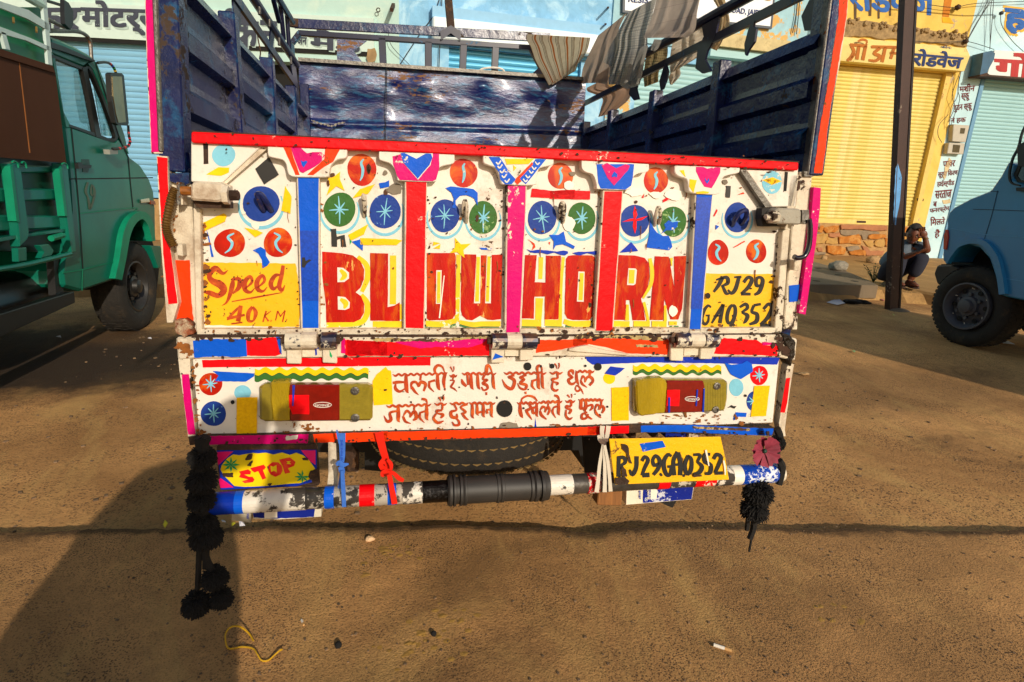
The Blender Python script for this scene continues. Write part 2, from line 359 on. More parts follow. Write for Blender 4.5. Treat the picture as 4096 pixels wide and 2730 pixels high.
GM = ground_mat('dusty_road', '#e0a868', '#3e3022', '#946c42', 75, .8, .6, .55, '#ac7c48', stains_and_shade=((_s1.x, _s1.y, 1.3, .8, .1, .85), (_s2.x, _s2.y, 1.8, 1.2, 0, .85), (_s4.x, _s4.y, 1.4, .7, 0, .4))); _s5 = GZ(0)('Z', 2150, 1380); _s6 = GZ(0)('Z', 1400, 1300); _s7 = GZ(0)('Z', 1050, 1330); _s8 = GZ(0)('Z', 2280, 1500)
GM2 = ground_mat('gritty_asphalt', '#dca466', '#2e261e', '#86623c', 130, .85, .55, .65, '#9c7446', stains_and_shade=((_s5.x, _s5.y, .5, .18, -.3, .55), (_s6.x, _s6.y, .5, .35, 0, .35), (_s7.x, _s7.y, .55, .3, .2, .4), (_s8.x, _s8.y, .4, .16, 0, .45)))
nx = 60; V = []; F = []; rn = random.Random(2)
ex = 90
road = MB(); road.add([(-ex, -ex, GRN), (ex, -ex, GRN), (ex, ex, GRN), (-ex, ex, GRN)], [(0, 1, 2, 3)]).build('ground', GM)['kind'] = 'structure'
lipx = [(-900, 1245), (-300, 1228), (0, 1222), (200, 1216), (400, 1213), (600, 1209), (800, 1208), (1000, 1207), (1150, 1206), (1260, 1209), (1310, 1218), (1370, 1222), (1440, 1212), (1500, 1204), (1600, 1206), (1750, 1211), (1900, 1212), (2050, 1214), (2200, 1217), (2353, 1218), (2700, 1224), (3200, 1240)]
gz = GZ(0); edge = [gz('Z', x, y) for x, y in lipx]; E2 = []
for a, b_ in zip(edge[:-1], edge[1:]):
    n = max(2, int((b_-a).length/.025))
    for t in range(n): p = a.lerp(b_, t/n); E2.append(p+Vector((0, rn.uniform(-.008, .008)+.006*math.sin(p.x*9), 0)))
E2.append(edge[-1]); n = len(E2)
A_ = [Vector((p.x, -14, 0)) for p in E2]; Ex = [p+Vector((0, -.09+.03*math.sin(p.x*5), 0)) for p in E2]; Bm = [p+Vector((0, -.03, .0)) for p in E2]; Cc = [p+Vector((0, 0, -.006)) for p in E2]; Dd = [p+Vector((0, .012+rn.uniform(0, .008), GRN-.01)) for p in E2]
V = A_+Ex+Bm+Cc+Dd; F = [(r*n+i, r*n+i+1, (r+1)*n+i+1, (r+1)*n+i) for r in range(4) for i in range(n-1)]
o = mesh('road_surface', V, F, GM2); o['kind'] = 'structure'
at_ = o.data.attributes.new('worn', 'FLOAT', 'POINT'); at_.data.foreach_set('value', [0.0]*(2*n)+[1.0]*(3*n))
g0 = GZ(GRN)
# ================================================================ SHOP FRONTS
class Fac:
    def __init__(s, o, yaw):
        s.o = Vector(o); a = math.radians(yaw); s.u = Vector((math.cos(a), math.sin(a), 0)); s.n = Vector((s.u.y, -s.u.x, 0))
    def pl(s, out=0): return Pl(s.o+s.n*out, s.n)
    def az(s, c, x, y, out=0): P = s.pl(out)(c, x, y); return ((P-s.o).dot(s.u), P.z)
    def at(s, a, z, out=0): return s.o+s.u*a+s.n*out+Vector((0, 0, z-s.o.z))
    def box(s, mb, a0, a1, z0, z1, o0, o1):
        P = [s.at(a0, z0, o1), s.at(a1, z0, o1), s.at(a1, z1, o1), s.at(a0, z1, o1)]; mb.prism(P, -s.n*(o1-o0)); return mb
SW = .12
FR = Fac(GZ(SW)('S', 3257, 1021), -2.8)
_c = FR.pl()('S', 3196, 300); FC_ = Fac((_c.x, _c.y, SW), 2.5)
_l = FC_.pl()('S', 1597, 150); FL_ = Fac((_l.x, _l.y, SW), -9.5)
WY_ = M('yellow_limewash', '#e0bc58', rough=.85, var=.1, vsc=2, big='#e8c868', ba=.5, bbsc=.8, dirt='#8a6a34', da=.3, dsc=1.5, chip='#b9a480', ca=.2, csc=7, bump=.6, bsc=8)
WB_ = M('pale_blue_limewash', '#b9dce4', rough=.85, var=.07, vsc=2, big='#d3ebee', ba=.5, bbsc=.9, dirt='#7fa6b0', da=.2, dsc=2, bump=.5, bsc=8)
WC_ = M('sky_blue_limewash', '#7fb8dd', rough=.75, var=.12, vsc=5, big='#aad6ee', ba=.6, bbsc=2.5, dirt='#c7b487', da=.12, dsc=1.4, bump=1, bsc=9)
WG_ = M('mint_limewash', '#b4d6cf', rough=.85, var=.06, vsc=2, big='#c9e0d2', ba=.5, bbsc=.8, dirt='#b39a6a', da=.16, dsc=1.2, bump=.5, bsc=6)
SHB = M('blue_shutter_paint', '#86bede', rough=.4, var=.1, vsc=3, st=(.4, .4, 6), dirt='#3f6a8a', da=.2, dsc=2, metal=.1)
SHB2 = M('bright_blue_shutter_paint', '#52acd6', rough=.35, var=.12, vsc=3, st=(.4, .4, 6), dirt='#2a6a9a', da=.3, dsc=2, metal=.15)
SHG = M('pale_aqua_shutter_paint', '#9cc8cc', rough=.5, var=.08, vsc=3, st=(.4, .4, 6), dirt='#6a8a8a', da=.25, dsc=2)
SHY = M('yellow_shutter_paint', '#dcc668', rough=.5, var=.1, vsc=2, st=(1, 1, .5), dirt='#9a7020', da=.3, dsc=1.5, big='#e8d488', ba=.5)
def wall(F_, name, a0, a1, z0, z1, opens, mat, thick=.3, parent=None):
    xs = sorted({a0, a1}|{v for o_ in opens for v in o_[:2]}); mb = MB()
    for x0, x1 in zip(xs[:-1], xs[1:]):
        cuts = sorted([(o_[2], o_[3]) for o_ in opens if o_[0] < (x0+x1)/2 < o_[1]]); z = z0
        for c0, c1 in cuts:
            if c0 > z: F_.box(mb, x0, x1, z, c0, -thick, 0)
            z = c1
        if z < z1: F_.box(mb, x0, x1, z, z1, -thick, 0)
    return mb.build(name, mat, parent)
def shutter(F_, a0, a1, z0, z1, pitch, mat, parent, rec=.12):
    sh = F_.box(MB(), a0-.02, a1+.02, z0-.01, z1+.02, -rec-.06, -rec-.035).build('shutter', DARK, parent)
    n = max(1, int((z1-z0-.12)/pitch)); prof = []
    for k in range(6): t = k/5; prof.append((t*pitch*.96, .016*math.sin(math.pi*t)))
    base = None
    w0 = F_.at(a0, z0+.12, -rec); V = []
    for s_ in (a0, a1): V += [F_.at(s_, z0+.12+z, -rec+o_)-w0 for z, o_ in prof]
    V += [F_.at(a0, z0+.12, -rec-.03)-w0, F_.at(a1, z0+.12, -rec-.03)-w0, F_.at(a0, z0+.12+prof[-1][0], -rec-.03)-w0, F_.at(a1, z0+.12+prof[-1][0], -rec-.03)-w0]
    Fc = [(i, i+6, i+7, i+1) for i in range(5)]+[(12, 13, 6, 0), (5, 11, 15, 14), (12, 0, 1, 2, 3, 4, 5, 14), (6, 13, 15, 11, 10, 9, 8, 7)]
    me = bpy.data.meshes.new('slat'); me.from_pydata([tuple(v) for v in V], [], Fc); me.materials.append(mat); me.update()
    pw = parent_world(sh).inverted()
    rn = random.Random(int(a0*100))
    for i in range(n):
        so_ = bpy.data.objects.new('slat', me); C.objects.link(so_); so_.parent = sh; so_.matrix_parent_inverse = pw; so_.location = w0+Vector((rn.uniform(-.004, .004), 0, i*(z1-z0-.12)/n)); so_.rotation_euler = (0, rn.uniform(-.0006, .0006), 0)
    F_.box(MB(), a0, a1, z0, z0+.115, -rec-.03, -rec+.02).build('bottom_bar', mat, sh)
    return sh
# ---- yellow shop
yb = thing('shop_building', FR.at(1, SW), 'yellow shop front with a closed yellow roller shutter above a rough stone plinth', 'building')
aL = FR.az('S', 3196, 500)[0]; aR = FR.az('E', 1850, 560)[0]; sR, sT = FR.az('E', 1700, 590, -.12); _, sB = FR.az('F', 1000, 385, -.1); sT = FR.az('E', 1200, 540, -.12)[1]; sL = sR-3.3
wy = wall(FR, 'wall', aL, aR, SW-.1, 7.5, [(sL, sR, SW-.2, sT)], WY_, parent=yb)
shutter(FR, sL, sR, sB, sT, (sT-sB)/44, SHY, yb)
slab('shutter_hasp', FR.pl(-.09), 'F', [(1035, 360), (1105, 362), (1105, 378), (1035, 376)], RUSTY, yb, th=.03)
slab('latch', FR.pl(.01), 'F', [(1510, 185), (1560, 188), (1555, 208), (1512, 205)], RUSTY, yb, th=.03)
pj = M('door_jamb_yellow', '#e0c06a', rough=.8, var=.08, chip='#b08a50', ca=.3, csc=12)
FR.box(MB(), sR, sR+.13, SW, sT, .0, .012).build('jamb', pj, yb)
# plinth stones
plm = M('lime_mortar', '#b08a58', rough=.95, var=.2, bump=1, bsc=25); F_ = FR
F_.box(MB(), sL-.02, sR+.05, SW-.05, sB, -.28, -.05).build('plinth', plm, yb)
STN = [M('ochre_stone', '#b06a1c', rough=.85, var=.25, vsc=6, big='#c89048', ba=.5, bbsc=5, bump=1, bsc=14), M('sand_stone', '#b8904e', rough=.85, var=.2, vsc=6, big='#a8742c', ba=.45, bbsc=6, bump=1, bsc=14), M('grey_brown_stone', '#8a7860', rough=.9, var=.2, vsc=8, bump=1, bsc=16), M('pink_stone', '#a8704a', rough=.9, var=.15, bump=.8, bsc=14)]
SN = [([(215, 330), (300, 325), (305, 350), (280, 410), (215, 420)], 0), ([(310, 350), (400, 330), (495, 325), (485, 380), (440, 410), (330, 420), (300, 380)], 0), ([(510, 315), (1095, 325), (1100, 385), (900, 392), (800, 372), (520, 372)], 3), ([(505, 380), (700, 378), (860, 388), (1000, 400), (1000, 430), (860, 440), (840, 500), (790, 505), (770, 440), (560, 455), (510, 430)], 2),
      ([(365, 430), (500, 410), (512, 460), (440, 475), (365, 465)], 3), ([(200, 430), (350, 425), (360, 470), (310, 545), (200, 560)], 1), ([(330, 485), (470, 478), (480, 555), (400, 560), (320, 550)], 1), ([(490, 470), (600, 460), (745, 430), (770, 470), (765, 565), (640, 550), (500, 555)], 0),
      ([(860, 450), (920, 430), (1090, 435), (1090, 470), (960, 495), (870, 490)], 0), ([(800, 520), (900, 510), (940, 560), (900, 600), (850, 590)], 1), ([(950, 510), (1060, 490), (1080, 560), (1040, 600), (960, 590), (930, 560)], 1), ([(345, 575), (520, 580), (580, 620), (560, 690), (430, 692), (350, 660)], 0),
      ([(215, 600), (290, 605), (290, 650), (230, 650)], 3), ([(590, 590), (740, 580), (760, 620), (690, 650), (600, 640)], 2), ([(620, 650), (760, 620), (830, 640), (830, 700), (640, 695)], 0), ([(770, 575), (850, 600), (880, 640), (1060, 640), (1040, 700), (840, 700), (790, 610)], 3), ([(1300, 350), (1360, 345), (1355, 400), (1300, 440)], 0), ([(1070, 480), (1098, 480), (1095, 600), (1070, 560)], 0), ([(1300, 450), (1350, 430), (1350, 520), (1300, 540)], 1), ([(175, 655), (330, 662), (330, 690), (175, 695)], 2)]
for i, (pts, k) in enumerate(SN):
    slab('stone', FR.pl(-.02+.012*(i % 3)), 'M', jag(pts, 4, 30, sd=i), STN[k], yb, th=.06, bevel=.012)
rn = random.Random(11); a_ = sL
for zr in (0, 1, 2, 3):
    a_ = sL+rn.uniform(0, .1)
    lim = FR.az('M', 190, 600)[0]-.1
    while a_ < lim:
        w_ = rn.uniform(.15, .4); h0 = SW+(sB-SW)*zr/4+.01; h1 = SW+(sB-SW)*(zr+1)/4-.01
        P = [FR.at(a_+rn.uniform(0, .02), h0, -.02), FR.at(a_+w_-.02, h0+rn.uniform(0, .02), -.02), FR.at(a_+w_-rn.uniform(.02, .05), h1, -.02), FR.at(a_+rn.uniform(0, .04), h1-rn.uniform(0, .02), -.02)]
        MB().prism(P, -FR.n*.06).build('stone', rn.choice(STN), yb, bevel=.01); a_ += w_
# crumbling plaster ledge
LG = M('crumbled_plaster', '#9a8058', rough=.95, var=.35, vsc=9, dirt='#3a2e1e', da=.5, dsc=6, bump=1.5, bsc=14)
P0 = jag([(930, 150), (1080, 160), (1250, 185), (1500, 215), (1700, 245), (1900, 290), (1900, 360), (1700, 345), (1480, 330), (1200, 300), (930, 285)], 9, 40, 3); slab('plaster_ledge', FR.pl(.05), 'E', P0, LG, yb, th=.06, bevel=.01)
rn = random.Random(4); mm_ = MB()
for i in range(90):
    t = rn.random(); x = 930+970*t; y = 150+130*t+rn.gauss(10, 16); mm_.blob(FR.pl(.06)('E', x, y), rn.uniform(.02, .06), seed=i, sub=1)
mm_.build('rubble_edge', LG, yb)['kind'] = 'stuff'
BLT = M('blue_wall_lettering', '#2a62ae', rough=.8, var=.12, chip='#d8c080', ca=.3, csc=12)
text('wall_lettering', FR.pl(), 'रोडवेज', [(-30, -170), (640, -150), (625, 115), (0, 75)], BLT, yb, off=.006, bold=.035, c='Q')
slab('orange_stroke', FR.pl(.008), 'Q', [(712, -60), (770, -60), (740, 128), (690, 125)], M('orange_wall_paint', '#c8780c', rough=.8), yb, th=.006); slab('yellow_stroke', FR.pl(.008), 'Q', [(688, 130), (745, 132), (778, 178), (690, 170)], M('yellow_wall_paint', '#e0a80c', rough=.8), yb, th=.006)
for x, y, w_ in ((150, 60, 14), (40, 90, 12), (215, 80, 10), (300, 60, 10)): decal('soot_streak', FR.pl(), 'Q', [(x-w_, -40), (x+w_, -40), (x+w_*.7, y+60), (x-w_*.7, y+60)], M('soot_streak', '#5a4830', rough=.9, var=.4), yb, off=.009)
# sign box over the yellow shutter
sbx = thing('sign_box', FR.pl(.2)('E', 1400, 520), 'long yellow sign box lettered in brown and blue over the yellow shutter', 'sign', mat=None)
YS = M('yellow_sign_paint', '#e8d080', rough=.6, var=.06, dirt='#8a6a2c', da=.25, chip='#8a7a5a', ca=.2)
def xz(c, x, y, out): return FR.pl(out)(c, x, y)
LE = [(900, 282), (905, 330), (895, 500)]; a0_ = FR.az('E', 700, 300, .2)[0]; a1_, z1_ = FR.az('E', 1900, 378, .16); z2_ = FR.az('E', 1915, 440, .28)[1]; z3_ = FR.az('E', 1855, 556, .24)[1]
sec = [(z1_, 0), (z1_, .14), (z2_, .28), (z3_, .22), (z3_, 0)]
Pv = [FR.at(a0_, z, o_) for z, o_ in sec]+[FR.at(a1_, z, o_) for z, o_ in sec]; MB().add(Pv, [(4, 3, 2, 1, 0), (5, 6, 7, 8, 9)]+[(i, (i+1) % 5, 5+(i+1) % 5, 5+i) for i in range(5)]).build('box', YS, sbx)
class Tilt(Pl): pass
zA, zB = z2_, z3_; pa = FR.at(0, zA, .283); pb = FR.at(0, zB, .223); nn = (pa-pb).cross(FR.u).normalized(); nn = nn if nn.dot(FR.n) > 0 else -nn; PT = Pl(pa, nn)
BRW = M('brown_orange_lettering', '#b4660c', rough=.6, var=.1); NVL = M('navy_lettering', '#1c3670', rough=.6, var=.15)
# shri raam drawn by strokes
d = Dec(PT, 'Q')
def st3(*P): d.stroke([p for p in P], off=.008, k=3)
st3((0, 335, 22), (130, 345, 24)); st3((160, 350, 22), (350, 355, 22))
st3((12, 345, 22), (30, 385, 26), (10, 425, 24), (-20, 455, 20)); st3((68, 345, 24), (52, 445, 26)); st3((40, 400, 18), (0, 450, 22)); st3((118, 345, 24), (96, 450, 26)); st3((118, 340, 10), (125, 308, 18), (90, 298, 20), (58, 312, 14))
st3((225, 360, 24), (180, 400, 24), (225, 420, 26), (195, 455, 22), (140, 450, 16)); st3((265, 355, 24), (240, 465, 26)); st3((330, 360, 22), (305, 440, 22)); st3((350, 400, 18), (300, 395, 18)); d.build('sign_lettering', BRW, sbx)
text('sign_lettering', PT, 'रोडवेज', [(490, 365), (855, 400), (825, 512), (472, 488)], NVL, sbx, off=.008, bold=.04, shear=.0, c='Q'); text('small_sign_lettering', FR.pl(.16), 'फोन:', [(678, 338), (760, 345), (758, 366), (680, 360)], NVL, sbx, off=.02, bold=.02, c='Q')
# ---- pale blue shop at the right
pb_ = thing('shop_building', FR.at(aR+1, SW), 'pale blue shop front with maroon painted price-list words down its pillar', 'building')
qL = FR.az('E', 2030, 640)[0]; qT = FR.az('E', 2200, 630, -.1)[1]; qB = sB-.08
wall(FR, 'wall', aR, aR+9, SW-.1, 7.5, [(qL, qL+3.4, SW-.2, qT)], WB_, parent=pb_); shutter(FR, qL, qL+3.4, qB, qT, .085, SHG, pb_)
FR.box(MB(), qL-.02, qL+3.42, SW-.05, qB, -.28, -.03).build('plinth', WB_, pb_)
FR.box(MB(), qL-.1, qL, SW, qT, .0, .03).build('shutter_channel', M('channel_blue', '#5f92b4', rough=.5, var=.1), pb_)
MRN = M('maroon_wall_lettering', '#6b1c1c', rough=.8, var=.15)
for t, q in (('मशीन', [(1838, 665), (1965, 655), (1955, 715), (1842, 722)]), ('स्कू', [(1855, 735), (1922, 728), (1915, 790), (1850, 795)]), ('वुडन स्कू', [(1792, 830), (1942, 808), (1935, 868), (1795, 885)]), ('नं हक', [(1770, 920), (1892, 912), (1885, 965), (1772, 972)]), ('पावर', [(1712, 1268), (1808, 1258), (1800, 1305), (1712, 1315)]), ('सूर्या िकरण', [(1672, 1340), (1828, 1322), (1822, 1385), (1672, 1402)]),
             ('हाईस्पीड', [(1665, 1415), (1802, 1405), (1795, 1465), (1665, 1475)]), ('सरताज', [(1650, 1500), (1780, 1488), (1772, 1550), (1650, 1560)])):
    text('wall_lettering', FR.pl(), t, q, MRN, pb_, off=.006, bold=.03, c='E')
for t, q in (('ब', [(1635, 212), (1662, 210), (1660, 250), (1635, 252)]), ('फनरफ्रेम', [(1608, 255), (1762, 235), (1755, 290), (1608, 312)]), ('िमलते', [(1612, 330), (1728, 330), (1722, 385), (1612, 400)]), ('है', [(1648, 430), (1690, 425), (1680, 495), (1645, 500)])):
    text('wall_lettering', FR.pl(), t, q, MRN, pb_, off=.006, bold=.03, c='F')
text('wall_lettering', FR.pl(), 'ह', [(2205, 62), (2380, 82), (2350, 282), (2190, 262)], M('yellow_outline_paint', '#e0b040', rough=.8), pb_, off=.005, bold=.10, c='E'); text('wall_lettering', FR.pl(), 'ह', [(2210, 70), (2372, 88), (2345, 268), (2198, 250)], BLT, pb_, off=.012, bold=.06, c='E')
for c, pts in (('E', [(1760, 1240), (1780, 1260), (1750, 1340), (1720, 1410), (1708, 1380), (1730, 1300)]), ('F', [(1705, 200), (1765, 190), (1768, 222), (1712, 230)])): decal('plaster_patch', FR.pl(), c, jag(pts, 4, 20), M('bare_plaster', '#c8b890', rough=.95, var=.2), pb_, off=.009)
# sign box at the right
sb2 = thing('sign_box', FR.pl(.2)('E', 2200, 580), 'white shop sign box with red lettering and a torn blue end', 'sign')
WS_ = M('white_sign_paint', '#dfe6e2', rough=.5, var=.05, dirt='#8a8a7a', da=.2)
slab('box', FR.pl(.3), 'E', [(2115, 395), (2800, 430), (2800, 640), (2055, 590), (2080, 500)], WS_, sb2, th=.3, bevel=.01); slab('torn_end', FR.pl(.32), 'E', [(2025, 415), (2090, 398), (2118, 420), (2108, 470), (2050, 575), (1998, 590), (2015, 500)], M('blue_sheet_metal', '#2c5a78', rough=.4, var=.2), sb2, th=.28); slab('bent_lip', FR.pl(.34), 'E', [(1995, 588), (2055, 572), (2075, 588), (2700, 640), (2700, 655), (2060, 600), (2000, 600)], RUSTY, sb2, th=.3)
text('sign_lettering', FR.pl(.3), 'गो', [(2130, 415), (2430, 430), (2400, 610), (2125, 590)], M('red_sign_lettering', '#b01818', rough=.4, var=.1), sb2, off=.006, bold=.06, c='E')
# meters
for k_, (q, win, lab) in enumerate((([(1792, 975), (1918, 985), (1888, 1118), (1782, 1110)], [(1848, 1005), (1885, 1007), (1876, 1050), (1842, 1048)], 'upper grey electricity meter box with a dark window on the pale pillar'), ([(1757, 1120), (1882, 1125), (1870, 1212), (1742, 1205)], [(1790, 1135), (1845, 1140), (1835, 1198), (1782, 1195)], 'lower grey electricity meter box with a wide brown window on the pale pillar'))):
    mt = thing('electric_meter', FR.pl(.1)('E', q[3][0], q[3][1]), lab, 'meter box', 'electric meters on the pillar')
    slab('case', FR.pl(.14), 'E', q, M('meter_grey', '#b8b2a2', rough=.5, var=.06, dirt='#6a604a', da=.2), mt, th=.14, bevel=.01); decal('window', FR.pl(.14), 'E', win, M('meter_window', '#4a4028', rough=.2, var=.3), mt, off=.006, th=.005)
# cables
WIRE = M('black_cable', '#1c1c20', rough=.6)
def cable(pts, r=.007, out=.1, c='E', F_=None, name='cable'):
    P = [Vector(tuple(q)) for q in cr([tuple((F_ or FR).pl(out+(p[2] if len(p) > 2 else 0))(c, p[0], p[1])) for p in pts], 6)]; return MB().tube(P, r, 5)
cb = thing('cable_bundle', FR.pl(.1)('E', 1895, 330), 'tangled black service cables running from the wall bracket up across the pale shop', 'cables')
for pts in ([(2110, -60), (2060, 40), (1960, 200), (1895, 325)], [(2085, -60), (2010, 120), (1895, 330)], [(2140, -50), (2040, 80), (1920, 280), (1900, 320)], [(2110, -50), (2095, 150), (2075, 390)], [(2100, -40), (2080, 100), (2078, 380)], [(1895, 325), (1990, 350), (2110, 390)], [(1895, 320), (1700, 335), (1500, 325), (1480, 320)], [(2160, 100), (2170, 200), (2250, 320), (2344, 410)], [(1850, 560), (1825, 700), (1840, 780), (1800, 900), (1770, 985)], [(1845, 560), (1800, 680), (1780, 760), (1800, 840), (1750, 960)], [(1835, 600), (1820, 760), (1770, 850), (1760, 1000)], [(1600, 40), (1800, 60), (1960, 30), (2400, 10)], [(1750, 900), (1680, 980), (1670, 1060), (1700, 1120)]):
    cable(pts).build('cable', WIRE, cb)
MB().blob(FR.pl(.1)('E', 1890, 325), .06, 3, sub=1).build('bracket', RUSTY, cb); MB().blob(FR.pl(.1)('E', 1825, 60), .07, 5, sub=1).build('old_insulator', RUSTY, cb)
MB().blob(FR.pl(.12)('E', 2165, 105), .05, 8, sub=1).build('lamp_holder', WIRE, cb)
cable([(2344, -12), (2100, -5), (1900, -25), (1500, -60)], .014, .5).build('overhead_cable', WIRE, cb)
# ---- centre building, sky blue
cb_ = thing('shop_building', FC_.at(-6, SW), 'sky-blue shop front behind the truck with a pale concrete beam over its blue shutters', 'building')
cR = FC_.az('S', 3196, 300)[0]; cL = FC_.az('S', 1597, 150)[0]; h1L, hT = FC_.az('C', 1555, 375, -.1); h1R = FC_.az('D', 640, 450)[0]; h2L = FC_.az('D', 1080, 500)[0]; h2R = FC_.az('E', 640, 400)[0]; hT2 = FC_.az('D', 1640, 525, -.1)[1]; z0_ = SW+.5
wall(FC_, 'wall', cL, cR, SW-.1, 7.5, [(h1L, h1R, SW+.4, hT), (h2L, h2R, SW+.4, hT2)], WC_, parent=cb_)
shutter(FC_, h1L, h1R, SW+.4, hT, .105, SHB2, cb_); shutter(FC_, h2L, h2R, SW+.4, hT2, .1, SHG, cb_)
BW = M('fresh_white_blue_paint', '#e2f0f6', rough=.5, var=.03, vsc=9); LB_ = M('light_blue_band_paint', '#86bce0', rough=.6, var=.06)
bz1 = FC_.az('C', 1520, 155, .1)[1]; bz0 = FC_.az('C', 1560, 330, .1)[1]; bzm = FC_.az('C', 1520, 120, .1)[1]
FC_.box(MB(), h1L-.35, h1R+1.2, bz0, bz1, 0, .28).build('beam', BW, cb_, bevel=.03); FC_.box(MB(), h1L-.35, h1R+1.2, bz1+.004, bzm+.12, 0, .2).build('beam_band', LB_, cb_); FC_.box(MB(), h1L-.1, h1R+1.0, hT-.0, bz0-.004, -.05, .06).build('lintel', M('lintel_blue', '#5fa4cc', rough=.6, var=.08), cb_)
for (x, y) in ((850, 60), (830, 190)): MB().bar(FC_.pl(0)('D', x, y), FC_.pl(.35)('D', x-5, y), .03, .03).build('iron_stub', RUSTY, cb_)
pp_ = MB(); _a = FC_.az('D', 885, 50)[0]; FC_.box(pp_, _a, h2L-.12, SW, 7.4, 0, .05); FC_.box(pp_, h2R+.1, cR, SW, 7.4, 0, .05); FC_.box(pp_, h2L-.12, h2R+.1, hT2+.3, 7.4, 0, .05); pp_.build('peeling_pier', M('peeling_blue_yellow', '#9cc6d2', rough=.85, var=.1, chip='#d0a860', ca=.62, csc=5, dirt='#a88a58', da=.3, dsc=2.5, bump=.8, bsc=8), cb_)
FC_.box(MB(), FC_.az('D', 1600, 350)[0], FC_.az('E', 420, 350)[0], FC_.az('E', 200, 430)[1], FC_.az('E', 200, 330)[1], .05, .4).build('awning_ledge', M('dirty_cream_ledge', '#c8b888', rough=.85, var=.12, dirt='#7a6238', da=.5), cb_); FC_.box(MB(), FC_.az('D', 1600, 350)[0], FC_.az('E', 400, 350)[0], FC_.az('E', 200, 500)[1], FC_.az('E', 200, 435)[1], .05, .3).build('shutter_hood', SHG, cb_)
cable([(1490, -20), (1440, 120), (1330, 270), (1160, 530)], .009, .08, 'C', FC_).build('cable', WIRE, cb_); cable([(1505, -20), (1495, 200), (1480, 560)], .01, .08, 'C', FC_).build('cable', WIRE, cb_); cable([(1080, 240), (1110, 360), (1240, 500), (1280, 540)], .006, .08, 'C', FC_).build('cable', WIRE, cb_)
cable([(570, -60), (560, 100), (530, 260)], .012, .1, 'E', FC_).build('cable', WIRE, cb_); cable([(590, -60), (575, 130), (560, 270)], .01, .1, 'E', FC_).build('cable', WIRE, cb_)
nb = slab('notice_board', FC_.pl(.14), 'D', [(968, -260), (2170, -150), (2132, 228), (962, 98)], M('board_frame_grey', '#3a4450', rough=.5), None, th=.06)
tag(nb, 'white notice board with blue English lettering above the hanging clothes', 'sign'); decal('face', FC_.pl(.14), 'D', [(985, -240), (2152, -135), (2118, 208), (980, 82)], M('board_white', '#e6ecf2', rough=.4, var=.02), nb, off=.006, th=.005)
text('board_lettering', FC_.pl(.14), 'RESIS', [(1010, -30), (1165, -18), (1160, 28), (1008, 16)], NVL, nb, off=.014, bold=.03, c='D'); text('board_lettering', FC_.pl(.14), 'ROAD, JAIPUR-1', [(1795, 55), (2120, 90), (2112, 148), (1788, 108)], NVL, nb, off=.014, bold=.03, c='D'); text('board_lettering', FC_.pl(.14), 'JEPS', [(1900, -60), (2130, -40), (2125, 20), (1895, 0)], M('board_gold', '#c8a048', rough=.5), nb, off=.014, bold=.05, c='D')
# ---- left building, mint
lb_ = thing('shop_building', FL_.at(-6, SW), 'mint-green shop front at the left with grey block lettering over a blue shutter', 'building')
lR = 0.0; lT = FL_.az('A', 900, 345, -.1)[1]; lsL = FL_.az('A', -700, 400)[0]; lsR = FL_.az('R', 100, 500)[0]+.9; lB = FL_.az('B', 1215, 180, -.1)[1]
oL = FL_.az('R', 700, 700)[0]; oR = FL_.az('C', 700, 600)[0]; oT = FL_.az('R', 1400, 640)[1]
wall(FL_, 'wall', -16, lR, SW-.1, 7.5, [(lsL, lsR, lB-.02, lT), (oL+.6, oR, lB, oT)], WG_, parent=lb_, thick=.4)
shutter(FL_, lsL, lsR, lB, lT, .105, SHB, lb_); FL_.box(MB(), oL+.6, oR, lB, oT, -.39, -.36).build('dark_doorway', DARK, lb_)  # black sheet stands for the unlit shop interior
sgn = M('mint_sign_paint', '#c6dcd4', rough=.8, var=.04, dirt='#a08a60', da=.15); sz0 = FL_.az('A', 900, 310)[1]; sz1 = FL_.az('A', 900, 40)[1]
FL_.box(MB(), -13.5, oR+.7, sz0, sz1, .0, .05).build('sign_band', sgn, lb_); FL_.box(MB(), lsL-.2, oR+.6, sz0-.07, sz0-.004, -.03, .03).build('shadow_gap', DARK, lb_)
SHD = M('pale_letter_shadow', '#a9c0ba', rough=.8); GRY = M('grey_block_lettering', '#3c4250', rough=.8, var=.1, chip='#9ab0aa', ca=.15)
for t, q in (('कर', [(330, 92), (830, 92), (822, 315), (330, 315)]), ('मोटर्स', [(850, 5), (1700, 35), (1690, 372), (862, 345)])):
    text('wall_lettering', FL_.pl(.05), t, [(x+22, y+26) for x, y in q], SHD, lb_, off=.006, bold=.045, c='H'); text('wall_lettering', FL_.pl(.05), t, q, GRY, lb_, off=.014, bold=.045, c='H')
for t, q, c in (('िक', [(895, 90), (1260, 120), (1250, 500), (905, 470)], 'R'), ('न', [(1290, 220), (1450, 235), (1440, 500), (1290, 490)], 'R'), ('अन', [(370, 290), (445, 295), (443, 350), (372, 345)], 'C'), ('मेड', [(465, 232), (880, 262), (868, 415), (475, 378)], 'C')):
    text('wall_lettering', FL_.pl(.05), t, [(x+12, y+14) for x, y in q], SHD, lb_, off=.006, bold=.04, c=c); text('wall_lettering', FL_.pl(.05), t, q, GRY, lb_, off=.014, bold=.04, c=c)
decal('plaster_patch', FL_.pl(.05), 'C', jag([(925, 385), (975, 380), (995, 430), (980, 480), (930, 505), (915, 450)], 4, 20), M('brown_plaster', '#9a805a', rough=.95, var=.2), lb_, off=.01)
FL_.box(MB(), -13.5, 0, SW-.05, lB-.02, -.3, .06).build('plinth', plm, lb_)
